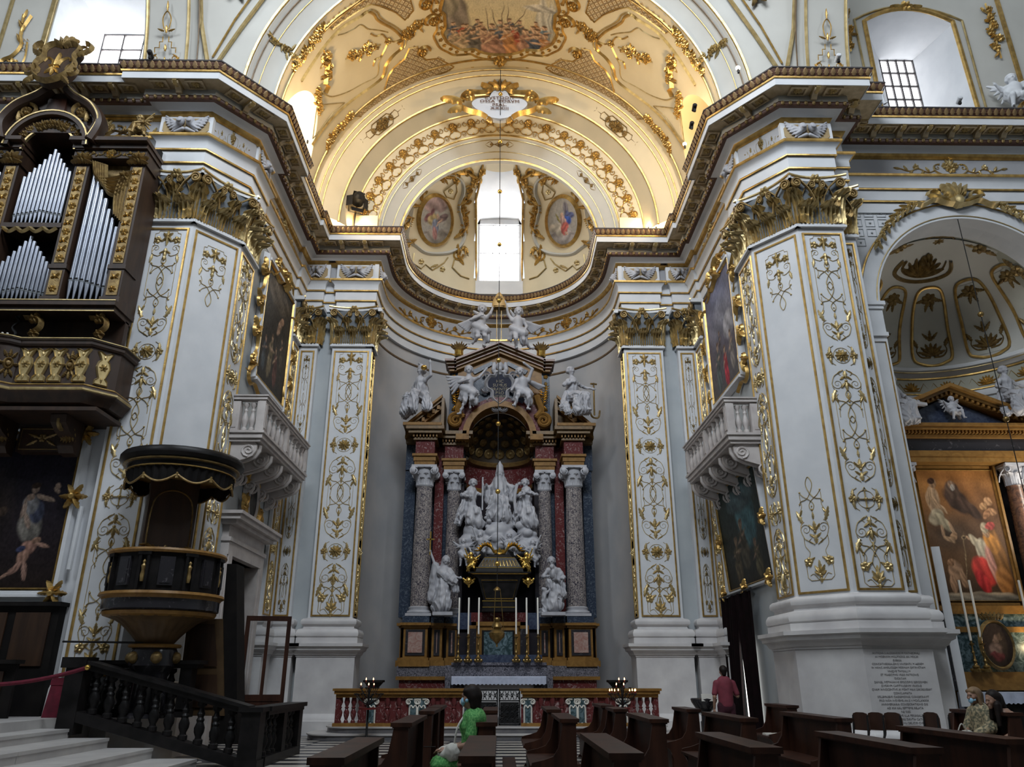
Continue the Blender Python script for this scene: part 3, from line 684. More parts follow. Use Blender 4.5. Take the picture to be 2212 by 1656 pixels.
def sdf(prims,res=.022,k=.035):
    lo=V3((9,9,9))*9; hi=-lo
    for p in prims:
        if p[0]=='c': pts=[(V3(p[1]),max(p[3],p[4])),(V3(p[2]),max(p[3],p[4]))]
        else: pts=[(V3(p[1]),max(p[2]))]
        for q,r in pts: lo=np.minimum(lo,q-r-.06); hi=np.maximum(hi,q+r+.06)
    n=np.ceil((hi-lo)/res).astype(int)+1; ax=[lo[i]+res*np.arange(n[i],dtype=np.float32) for i in range(3)]
    P=np.stack(np.meshgrid(*ax,indexing='ij'),-1); D=np.full(tuple(n),9.,np.float32)
    for p in prims:
        # only evaluate near the piece
        if p[0]=='c': m_=max(p[3],p[4])+.16; a,b=V3(p[1]),V3(p[2]); l0=np.minimum(a,b)-m_; h0=np.maximum(a,b)+m_
        else: m_=max(p[2])+.16; l0=V3(p[1])-m_; h0=V3(p[1])+m_
        i0=np.clip(((l0-lo)/res).astype(int),0,n); i1=np.clip(((h0-lo)/res).astype(int)+2,0,n); sl=tuple(slice(i0[i],i1[i]) for i in range(3))
        Q=P[sl]
        if p[0]=='c': d=sd_caps(Q,p[1],p[2],p[3],p[4],p[5] if len(p)>5 else None)
        else: d=sd_ell(Q,p[1],p[2],p[3] if len(p)>3 else None)
        A_=D[sl]
        if p[0]=='x': D[sl]=np.maximum(A_,-d); continue
        rm=min(p[3],p[4]) if p[0]=='c' else min(p[2]); kk=max(min(k,.75*rm),res*.6); hh=np.maximum(kk-np.abs(A_-d),0)/kk; D[sl]=np.minimum(A_,d)-hh*hh*kk*.25
    return nets(D,lo,res)
def fig_mesh(name,prims,mat,res=.022,k=.035):
    v,f=sdf(prims,res,k); me=bpy.data.meshes.new(name); me.from_pydata(v.tolist(),[],f.tolist()); me.materials.append(M[mat])
    me.polygons.foreach_set('use_smooth',[True]*len(me.polygons)); me.update(); return me
def lerp(a,b,t): return tuple(x+(y-x)*t for x,y in zip(a,b))
def add(a,b,k=1.): return tuple(x+y*k for x,y in zip(a,b))
def human(pel,che,hd,side,aL,aR,lL,lR,s=1.,fat=1.,face=(0,-1,0),hair=True,hands=True,hs=1.):
    """capsule list of a body; aL=(elbow,hand) etc; side = unit vector to the figure's left; s scales radii"""
    f=fat*s; P=[]; nk=add(che,(0,0,.20*s)); nk=lerp(che,hd,.55)
    F_=np.array(face,float); F_/=np.linalg.norm(F_); S_=np.cross(F_,(0,0,1.)); S_/=np.linalg.norm(S_)+1e-9; H_=np.array(hd,float)
    B_=s; s=s*hs; g=lambda a,b_,c:tuple(H_+(F_*a+S_*b_+np.array((0,0,1.))*c)*s)
    P+=[('e',pel,(.17*f,.13*f,.15*f)),('c',pel,che,.135*f,.155*f),('c',lerp(pel,che,.85),nk,.11*f,.062*f),('c',nk,hd,.058*f,.06*f),('e',hd,(.088*s,.098*s,.115*s)),
        ('c',g(.04,0,-.05),g(.06,0,-.095),.062*s,.042*s),('c',g(.088,0,.015),g(.122,0,-.035),.014*s,.022*s),('c',g(.082,-.05,.028),g(.082,.05,.028),.018*s,.018*s),('c',g(.088,-.025,-.07),g(.088,.025,-.07),.014*s,.014*s)]
    for q in(-1,1): P+=[('x',g(.112,q*.036,.002),(.024*s,.024*s,.017*s)),('e',g(.07,q*.05,-.035),(.034*s,.034*s,.036*s))]
    if hair:
        P+=[('e',g(-.03,0,.04),(.108*s,.108*s,.098*s))]
        for i in range(9):
            t=(i/8-.5)*3.6; P.append(('e',g(.062*math.cos(t)-.01,.098*math.sin(t),.075-.05*abs(t)/1.8),(.034*s,.034*s,.032*s)))
        for i in range(7):
            t=(i/6-.5)*3.; P.append(('e',g(-.09*math.cos(t)-.02,.10*math.sin(t),-.03+.02*(i%2)),(.042*s,.042*s,.046*s)))
    s=B_
    for sg,(el,ha) in((1,aL),(-1,aR)):
        sh=add(add(lerp(pel,che,.95),side,sg*.165*f),(0,0,.05*s))
        P+=[('c',che,sh,.10*f,.075*f),('c',sh,el,.062*f,.048*f),('c',el,ha,.048*f,.032*f)]
        if hands:
            d=np.array(ha)-np.array(el); d=tuple(d/(np.linalg.norm(d)+1e-6)); P+=[('e',add(ha,d,.05*s),(.042*s,.042*s,.05*s)),('c',add(ha,d,.06*s),add(ha,d,.13*s),.022*s,.014*s)]
    for sg,lg in((1,lL),(-1,lR)):
        if lg is None: continue
        kn,an,ft=lg; hp=add(pel,side,sg*.09*f)
        P+=[('c',hp,kn,.10*f,.065*f),('c',kn,an,.062*f,.04*f),('c',an,ft,.042*s,.03*s)]
    return P
def wing(base,tip,w,n=5,th=.022):
    """row of feather capsules from a shoulder"""
    P=[('c',base,lerp(base,tip,.45),.05,.05)]; b,t=np.array(base),np.array(tip)
    for i in range(n):
        q=i/(n-1); e=t*(1-q)+ (b+np.array(w))*q; P.append(('c',tuple(b*(1-.35*(1-q))+t*.35*(1-q)),tuple(e),.045,th))
    return P
def putto(pose='stand',wings=True,drape=True):
    s=.62; 
    if pose=='lift':   # one arm raised, walking
        P=human((0,0,.42),(0.02,-.02,.66),(.05,-.04,.86),(1,0,0),((.22,-.02,.88),(.30,-.06,1.06)),((-.22,-.04,.62),(-.12,-.16,.56)),((.12,-.05,.24),(.10,.02,.06),(.12,-.07,.03)),((-.10,-.10,.26),(-.16,.04,.10),(-.2,.0,.05)),s,1.22,hs=1.22)
    elif pose=='sit':
        P=human((0,0,.34),(0,-.02,.58),(-.02,-.05,.78),(1,0,0),((.20,-.05,.52),(.16,-.2,.44)),((-.2,-.02,.56),(-.30,-.1,.66)),((.14,-.22,.34),(.16,-.24,.10),(.18,-.32,.07)),((-.12,-.22,.30),(-.14,-.16,.08),(-.16,-.25,.05)),s,1.22,hs=1.22)
    else:
        P=human((0,0,.44),(0,-.01,.66),(0,-.03,.86),(1,0,0),((.22,0,.60),(.28,-.08,.44)),((-.22,0,.62),(-.16,-.16,.62)),((.10,-.03,.24),(.11,.02,.05),(.13,-.06,.02)),((-.08,-.02,.24),(-.09,.02,.05),(-.11,-.06,.02)),s,1.22,hs=1.22)
    if wings:
        P+=wing((.07,.07,.62),(.36,.16,.86),(.12,.10,-.20))+wing((-.07,.07,.62),(-.36,.16,.86),(-.12,.10,-.20))
    if drape: P+=[('c',(-.10,-.04,.46),(.14,-.02,.30),.10,.09,(.02,7,1)),('c',(.1,.02,.40),(.2,.06,.16),.07,.05,(.015,6,0)),('c',(-.12,.02,.42),(-.02,-.08,.36),.085,.08,(.015,6,0))]
    return P
PUT={}
for nm in('lift','sit','stand'):
    v,f=sdf(putto(nm),.014,.03); PUT[nm]=(v,f)
def put_mesh(pose,mat):
    key=(pose,mat)
    if key not in PUT:
        v,f=PUT[pose]; me=bpy.data.meshes.new('putto'); me.from_pydata(v.tolist(),[],f.tolist()); me.materials.append(M[mat]); me.polygons.foreach_set('use_smooth',[True]*len(me.polygons)); PUT[key]=me
    return PUT[key]
# cherub heads with folded wings, on the frieze blocks
ch=[]
for x in(-.13,.13): ch+=[('e',(x,-.10,.05),(.10,.10,.12)),('e',(x,-.19,.02),(.02,.03,.03)),('e',(x,-.08,.11),(.11,.10,.09))]
for s in(-1,1):
    for i in range(7):
        q=i/6; ch.append(('c',(s*(.22-.04*q),-.06,.02-.08*q),(s*(.56-.22*q*q),-.03,.27-.46*q),.042,.026))
    for i in range(4):
        q=i/3; ch.append(('c',(s*.2,-.09,.0-.05*q),(s*(.40-.08*q),-.07,.14-.26*q),.04,.03))
    ch.append(('c',(s*.05,-.06,-.14),(s*.26,-.05,-.22),.055,.03)); ch.append(('e',(s*.13,-.20,.03),(.07,.03,.05)))
CHER=fig_mesh('cherub_pair',ch,'statue',.014,.018)
# ================================================================ PAINTED SURFACES
def canvas(nu,nv,top,bot,ops,seed=1,noise=.10):
    rng=np.random.default_rng(seed); u,v=np.meshgrid((np.arange(nu+1))/nu,(np.arange(nv+1))/nv); u=u+.005*np.sin(23*v+3*np.sin(9*u))+.003*np.sin(51*u+37*v); v=v+.004*np.sin(19*u+2*np.sin(11*v))+.003*np.sin(47*v-33*u); C=np.array(bot)[None,None]*(1-v[...,None])+np.array(top)[None,None]*v[...,None]
    for o in ops:
        cx,cy,rx,ry,rot,col=o[:6]; so=o[6] if len(o)>6 else .13; c,s=cos(R(rot)),sin(R(rot)); dx,dy=u-cx,v-cy
        d=np.sqrt(((dx*c+dy*s)/rx)**2+((-dx*s+dy*c)/ry)**2); a=np.clip((1+so-d)/(2*so),0,1)[...,None]; 
        sh=(1-.35*np.clip(((-dx*s+dy*c)/ry*-.7+(dx*c+dy*s)/rx*.5),-1,1))[...,None]
        st_=(1+.28*np.sin(1.9*(dx*c+dy*s)/rx*3.1+2.2*np.sin(2.4*(-dx*s+dy*c)/ry)+cx*40))[...,None]; C=C*(1-a)+np.array(col)*sh*st_*a
    n=rng.normal(0,1,(nv+1,nu+1)); n=(n+np.roll(n,1,0)+np.roll(n,1,1)+np.roll(n,-1,0))/2
    return np.clip(C*(1+noise*n[...,None]),0,1)
def fig2(cx,cy,h,robe,skin=(.55,.38,.26),lean=0.,robe2=None,asp=1.):
    """a clothed figure in brush strokes; h is figure height in v units, asp = height/width of the canvas"""
    w=h*asp; L=lean; r2=robe2 or tuple(x*.7 for x in robe)
    return [(cx+L*w*.0,cy+.22*h,.17*w,.25*h,-L*25,robe),(cx+L*w*.10,cy+.52*h,.14*w,.17*h,-L*25,r2),(cx+L*w*.22,cy+.55*h,.20*w,.035*h,20-L*40,skin,.4),(cx-L*w*.06,cy+.5*h,.18*w,.035*h,-35,r2,.4),(cx+L*w*.18,cy+.76*h,.075*w,.085*h,0,skin,.2),(cx+L*w*.16,cy+.825*h,.066*w,.034*h,0,(.13,.08,.05),.3)]
def painted(name,nu,nv,posfn,C,mat,par=None,m=None,mask=None):
    me=bpy.data.meshes.new(name); vs=[tuple(posfn(i/nu,j/nv)) for j in range(nv+1) for i in range(nu+1)]; w=nu+1
    fs=[(j*w+i,j*w+i+1,(j+1)*w+i+1,(j+1)*w+i) for j in range(nv) for i in range(nu) if mask is None or mask((i+.5)/nu,(j+.5)/nv)]
    me.from_pydata(vs,[],fs); at_=me.color_attributes.new('col','FLOAT_COLOR','POINT'); a=np.ones((len(vs),4),np.float32); a[:,:3]=C.reshape(-1,3); at_.data.foreach_set('color',a.ravel()); me.materials.append(M[mat])
    me.polygons.foreach_set('use_smooth',[True]*len(me.polygons)); return ob(name,me,None,par,m)
# ================================================================ VAULT DECORATION
VC=19.6
def vq(px,py):
    """photo point -> flat coordinates (arc from crown, toward the viewer) on the barrel vault"""
    c,d=ray_(px,py); ox,oz=c.x,c.z-ZS; a=d.x**2+d.z**2; b=2*(ox*d.x+oz*d.z); cc=ox**2+oz**2-VR**2
    t=(-b+math.sqrt(b*b-4*a*cc))/(2*a); x,y,z=ox+t*d.x,c.y+t*d.y,oz+t*d.z; return (VR*(math.atan2(z,-x)-PI/2),VC-y)
def vmap(mb,lift=.006,flip=False):
    out=[]
    for x,y,z in mb.v:
        if flip: x=-x
        a=PI/2+x/VR; r=VR+y-lift; out.append((-r*cos(a),VC-z,ZS+r*sin(a)))
    q=MB(); q.v=out; q.f=[f[::-1] for f in mb.f] if not flip else list(mb.f); return q
CEIL=bpy.data.objects['ceiling']
def both_v(name,rel,mat,par=None,**k):
    for fl in(False,True): ob(name,vmap(rel,flip=fl),mat,par or CEIL,**k)
def trace(pts,n=4): return cr([vq(*p) for p in pts],n)
# gilt lines round the side panels
outer=[(673,314),(701,273),(751,223),(790,195),(818,174),(828,160),(832,142),(846,122),(866,104),(869,84),(858,70),(845,60),(826,50),(814,41),(808,31),(795,25),(786,29),(776,37),(735,62),(700,100),(672,140),(650,175)]
r=Rel(); r.line(trace(outer,5),.05,.06); both_v('gilt_panel_frame',r,'gold')
r=Rel(); r.line(cr([(x+.13,z) for x,z in [vq(*p) for p in outer]],4),.03,.03); both_v('gilt_panel_line',r,'goldpale')
inner=[(690,196),(706,206),(722,208),(752,198),(785,180),(812,166),(818,150),(818,136),(826,120)]
r=Rel(); r.line(trace(inner),.025,.02); both_v('gilt_panel_line',r,'goldpale')
inner=[(730,76),(745,72),(765,62),(776,54),(784,55),(794,62),(806,64),(822,66),(838,70)]
r=Rel(); r.line(trace(inner),.025,.02); both_v('gilt_panel_line',r,'goldpale')
tri=[(675,300),(684,232),(700,226),(744,222),(720,242),(690,282),(675,300)]
r=Rel(); r.line([vq(*p) for p in tri],.022,.02); both_v('gilt_panel_line',r,'goldpale')
# lattice fields
def inpoly(x,y,P):
    c=False; j=len(P)-1
    for i in range(len(P)):
        if (P[i][1]>y)!=(P[j][1]>y) and x<(P[j][0]-P[i][0])*(y-P[i][1])/(P[j][1]-P[i][1])+P[i][0]: c=not c
        j=i
    return c
low=[(760,250),(800,222),(830,195),(834,180),(839,163),(850,146),(874,126),(884,104),(902,100),(905,119),(921,129),(946,126),(980,144),(965,154),(908,176),(845,214),(783,251)]
upp=[(704,56),(726,35),(770,4),(790,-14),(883,-14),(893,22),(874,43),(855,27),(828,14),(801,9),(775,22),(751,38),(717,63)]
for pg in(low,upp):
    P=[vq(*p) for p in pg]; r=Rel(); xs=[p[0] for p in P]; zs=[p[1] for p in P]; sp=.235; row=0; z=min(zs)
    while z<max(zs):
        x=min(xs)+(sp/2 if row%2 else 0)
        while x<max(xs):
            if inpoly(x,z,P):
                k=.095; r.line([(x-k,z),(x,z+k*1.05),(x+k,z),(x,z-k*1.05)],.014,.02,closed=True); r.blob(x,z,.03,.02,4)
            x+=sp
        z+=sp*.5; row+=1
    bg=Rel(); bg.line(P,.03,.04,closed=True)
    both_v('lattice_field',r,'lattice',kind='stuff'); both_v('gilt_lattice_frame',bg,'gold')
# garlands and clusters
def cluster(L_,w,seed,n=14):
    rng=random.Random(seed); r=Rel()
    for i in range(n):
        t=(i+.5)/n-.5; e=w*(1-(2*t)**2)**.5+.03; x=rng.uniform(-e,e)*.7; z=t*L_
        if rng.random()<.45: r.flower(x,z,rng.uniform(.09,.15),6,.09,rng.random()*6)
        else:
            for _ in range(2): r.leaf(x,z,rng.uniform(0,6.28),rng.uniform(.14,.26),.10,.07)
    r.line([(0,-L_*.6),(0,L_*.6)],.03,.04)
    return r
def place2(rel,c,ang,sc=1.):
    q=Rel(); ca,sa=cos(ang)*sc,sin(ang)*sc; q.v=[(c[0]+x*ca-z*sa,y*sc,c[1]+x*sa+z*ca) for x,y,z in rel.v]; q.f=list(rel.f); return q
def along(p,q): a,b=vq(*p),vq(*q); return ((a[0]+b[0])/2,(a[1]+b[1])/2),math.atan2(b[1]-a[1],b[0]-a[0])-PI/2,math.hypot(b[0]-a[0],b[1]-a[1])
for i,(p,q,w) in enumerate([((632,145),(660,108),.14),((660,110),(700,58),.17),((705,318),(722,285),.15),((720,290),(760,246),.16),((752,124),(815,98),.22),((868,84),(915,50),.30),((690,245),(684,196),.18),((712,166),(700,112),.26)]):
    c,an,L_=along(p,q); both_v('gilt_garland',place2(cluster(L_,w,i,16),c,an),'gold')
r=Rel(); r.line(trace([(800,72),(812,78),(825,74),(836,84),(850,90),(868,84)]),.03,.04); r.line(trace([(806,142),(810,128),(822,122),(832,104),(838,90)]),.03,.04); r.flower(*vq(838,88),.14,6,.08); both_v('gilt_ribbon',r,'gold')
for p,dz in(((704,148),0),((700,180),0)):
    r=Rel(); c=vq(*p); r.line([(c[0]-.1,c[1]-.3),(c[0]+.12,c[1]-.2),(c[0]+.02,c[1]),(c[0]+.14,c[1]+.2),(c[0]-.08,c[1]+.3)],.06,.12); both_v('gilt_bracket',r,'gold')
# fresco at the crown with its gilt frame
half=[(0,-1.72),(.35,-1.70),(.72,-1.56),(.9,-1.42),(1.12,-1.4),(1.42,-1.35),(1.62,-1.18),(1.82,-.98),(1.92,-.72),(1.98,-.45),(1.86,-.25),(1.86,0)]
half=half+[(x,-z) for x,z in half[:-1]][::-1]; FP=cr(half+[(-x,z) for x,z in half[1:-1]][::-1],3,True)
def fpos(u,v):
    x=-2.05+4.1*u; z=-1.75+3.5*v; a=PI/2+x/VR; rr=VR-.03; return (-rr*cos(a),VC-z,ZS+rr*sin(a))
ops=[(.12,.55,.12,.35,8,(.24,.20,.17)),(.10,.75,.08,.2,0,(.30,.26,.20)),(.85,.45,.05,.3,0,(.45,.42,.36)),(.92,.42,.03,.28,0,(.42,.40,.35)),(.84,.62,.14,.04,0,(.44,.41,.36)),(.5,.08,.6,.09,0,(.22,.16,.11)),(.3,.03,.5,.05,0,(.30,.09,.06))]
rg=random.Random(4)
for i in range(26):
    cols=[(.42,.10,.06),(.10,.12,.16),(.30,.28,.24),(.50,.24,.10),(.16,.14,.12),(.36,.20,.14),(.14,.20,.26),(.45,.34,.22)]
    x=.10+.82*((i*.618)%1); y=.30-.30*i/26+.03*rg.random(); ops+=fig2(x,y-.06,.26+.16*(i/26),cols[rg.randrange(8)],(.5,.33,.22),rg.uniform(-.6,.6))
for x,y,l in((.46,.44,14),(.52,.46,-3),(.57,.45,2),(.40,.42,6),(.66,.46,-25)): ops.append((x,y,.004,.16,l,(.15,.11,.08),.4))
C_=canvas(200,170,(.50,.45,.34),(.62,.50,.28),ops,3,.07)
pic=painted('fresco',200,170,fpos,C_,'fresco',CEIL,mask=lambda u,v:inpoly(-2.05+4.1*u,-1.75+3.5*v,FP))
q=Rel(); q.line(FP,.07,.10,closed=True); ob('gilt_fresco_frame',vmap(q),'gold',CEIL)
FP2=cr([(x*1.16,z*1.17) for x,z in half]+[(-x*1.16,z*1.17) for x,z in half[1:-1]][::-1],3,True); q=Rel(); q.line(FP2,.045,.06,closed=True); ob('gilt_fresco_frame',vmap(q),'gold',CEIL)
q=Rel()
for i in range(0,len(FP),3):
    x,z=FP[i]; q.flower(x*1.08,z*1.085,.075,5,.05,i)
ob('gilt_leaf_border',vmap(q),'gold',CEIL)
for s in(-1,1):
    for (px,py,rr,d) in((922,8,.32,1),(936,45,.30,-1),(914,112,.26,1),(1020,152,.14,1)):
        x,z=vq(px,py); q=Rel(); q.line([(x+a,z+b) for a,b in spiral(0,0,rr,0 if d>0 else PI,1.6,d,24)],.06,.10,True); q.flower(x,z,.16,7,.10); ob('gilt_scroll',vmap(q,flip=s>0),'gold',CEIL)
q=Rel(); q.flower(*vq(1080,130),.26,7,.14); q.leaf(*vq(1080,140),-PI/2,.4,.3,.1); ob('gilt_crest',vmap(q),'gold',CEIL)
# gilt arcs along the arches
def arc3(y,rr,rad,name,mat,par,a0=.0,a1=PI):
    ob(name,MB().tube([(-rr*cos(a0+(a1-a0)*i/60),y,ZS+rr*sin(a0+(a1-a0)*i/60)) for i in range(61)],rad,5),mat,bpy.data.objects[par])
for y,rr,rad,mt,pa in((16.5,6.93,.05,'goldpale','ceiling_front_arch'),(16.68,6.80,.022,'brownwall','ceiling_front_arch'),(16.86,6.66,.012,'gold','ceiling_front_arch'),(17.19,6.29,.04,'goldpale','ceiling_front_arch'),
  (17.62,6.25,.03,'gold','ceiling'),(21.55,6.25,.035,'gold','ceiling'),(21.9,6.10,.03,'gold','ceiling_diamond_arch'),(22.03,5.97,.03,'gold','ceiling_diamond_arch'),(22.47,5.47,.045,'gold','ceiling_diamond_arch'),(22.98,5.09,.04,'gold','ceiling_plain_arch'),(23.27,4.30,.035,'gold','ceiling_rosette_arch'),(23.36,4.16,.02,'goldpale','ceiling_painted_arch'),(23.78,3.6,.04,'gold','ceiling_painted_arch'),(23.66,3.85,.02,'goldpale','ceiling_painted_arch')):
    arc3(y,rr,rad,'gilt_arc',mt,pa)
def aF(y,rr,a,tilt): return FR((-rr*cos(a),y,ZS+rr*sin(a)))@Matrix.Rotation(a-PI/2,4,'Y')@Matrix.Rotation(tilt,4,'X')
# rosette scrolls
r=Rel(); h=Rel()
h.line(cr([(0,-.30),(.16,-.26),(.22,-.14),(.12,-.02),(.14,.10),(.24,.20)],5),.016); h.line([(.24+x,.14+z) for x,z in spiral(0,0,.10,PI/2,1.3,-1,14)],.015,None,True); h.line(cr([(.22,-.14),(.34,-.10),(.40,-.24)],4)+[(.32+x,-.24+z) for x,z in spiral(0,0,.07,0,1.2,-1,12)],.014,None,True)
r.both(h); r.flower(0,.16,.13,6,.05); r.line([(.14*cos(a*PI/8),.16+.15*sin(a*PI/8)) for a in range(16)],.013,closed=True); r.leaf(-.02,.0,R(200),.16,.07); r.leaf(.02,.0,R(-20),.16,.07); r.blob(0,-.26,.04)
RO=r.mesh('rosette_scroll','gold',25); PA=bpy.data.objects['ceiling_rosette_arch']; nro=20
for i in range(nro):
    a=R(5)+(PI-R(10))*(i+.5)/nro
    if abs(a-PI/2)<.0: continue
    ob('rosette_scroll',RO,None,PA,aF(23.13,4.66,a,R(17)))
# diamond arabesques
r=Rel(); 
for s in(-1,1):
    h=Rel(); h.line([(0,-.2*s),(.35,-.2*s),(.45,-.1*s),(.7,-.12*s),(.75,0),(1.05,0)],.016); h.leaf(1.05,0,0,.3,.12); h.leaf(.98,0,R(60),.16,.08); h.leaf(.98,0,R(-60),.16,.08); h.line(cr([(.1,-.18*s),(.3,-.02*s),(.55,-.12*s)],4),.014); h.flower(.42,-.02*s,.09,5)
    r.both(h)
r.flower(0,0,.2,8,.09); r.flower(.18,.03,.13,6,.07); r.flower(-.18,-.03,.13,6,.07)
DA=r.mesh('diamond_arabesque','golddark',25); PA=bpy.data.objects['ceiling_diamond_arch']
for a in(R(43),R(137)): ob('diamond_arabesque',DA,None,PA,aF(22.23,5.70,a,R(41)))
# painted arabesques of the inner arch
r=Rel(); h=Rel(); h.line(cr([(0,.1),(.2,.0),(.35,.1),(.55,0),(.8,.06),(1.,0)],5),.012,.006); h.line(cr([(0,-.1),(.2,.0),(.35,-.1),(.55,0)],5),.012,.006); h.flower(.3,0,.06,5,.01); r.both(h); r.flower(0,0,.08,6,.03)
PT=r.mesh('painted_arabesque','golddark',25); PA=bpy.data.objects['ceiling_painted_arch']
for a in(R(38),R(90),R(142)): ob('painted_arabesque',PT,None,PA,aF(23.48,4.04,a,R(52)))
# front arch flower sprays
for i,a in enumerate((R(20),R(160),R(62),R(118))):
    r=cluster(.9,.12,30+i,9); ob('painted_spray',r,'goldpale',bpy.data.objects['ceiling_front_arch'],aF(17.02,6.50,a,R(45))@Matrix.Rotation(PI/2 if 0 else 0,4,'Y'))
# ---------------------------------------------------------------- inscribed cartouche hanging on the arch
T=th('cartouche','white scrolled cartouche lettered CVSTODIT OSSA EORVM in a gilt frame','cartouche',m=FR((0,22.0,20.62),sc=1.38))
sh=[(0,.62),(.16,.60),(.22,.42),(.30,.26),(.55,.22),(.68,.04),(.64,-.14),(.50,-.32),(.34,-.46),(.22,-.60),(0,-.66)]
sh=cr(sh,4); full_=[(x,z) for x,z in sh]+[(-x,z) for x,z in sh[1:-1]][::-1]
ob('shield',MB().prism([(x*1.05,z*1.05) for x,z in full_],-.02,.12),'plaster',T,FR((0,0,0),rx=R(-18)))
r=Rel(); h=Rel(); h.line(cr([(.18,.70),(.30,.50),(.56,.46),(.84,.46),(1.0,.20),(.88,.02)],5),.05,.10); h.line(spiral(.82,.24,.18,PI/3,1.5,1,18),.05,.10,True); h.line(cr([(1.0,.16),(1.0,-.20),(.78,-.44),(.48,-.56),(.30,-.74)],5),.055,.12)
h.leaf(.95,.0,R(12),.60,.30,.16); h.leaf(.88,-.25,R(-28),.5,.26,.14); h.leaf(.16,.62,R(35),.45,.24,.12); h.leaf(.28,-.7,R(-110),.26,.18,.1)
r.both(h)
for a,L_ in((90,.62),(62,.5),(118,.5),(35,.4),(145,.4)): r.leaf(0,.62,R(a),L_,.2,.16)
ob('gilt_frame',r,'gold',T,FR((0,-.05,0),rx=R(-18)))
def text(name,s,size,mat,par,m,ext=.004,align='CENTER',sy=None):
    c=bpy.data.curves.new(name,'FONT'); c.body=s; c.size=size; c.align_x=align; c.align_y='CENTER'; c.extrude=ext; c.space_line=1.0
    c.resolution_u=2
    o=bpy.data.objects.new(name,c); COL.objects.link(o); dg=bpy.context.evaluated_depsgraph_get(); me=bpy.data.meshes.new_from_object(o.evaluated_get(dg)); bpy.data.objects.remove(o)
    me.materials.clear(); me.materials.append(M[mat]); return ob(name,me,None,par,m,kind='stuff')
UPR=Matrix.Rotation(PI/2,4,'X')
for k,(s,z) in enumerate((('CVSTODIT',.22),('OSSA  EORVM',.06),('PSAL.',-.11),('XXXIII',-.27))): text('lettering',s,.165,'brown',T,FR((0,-.04,0),rx=R(-18))@FR((0,-.02,z))@UPR)
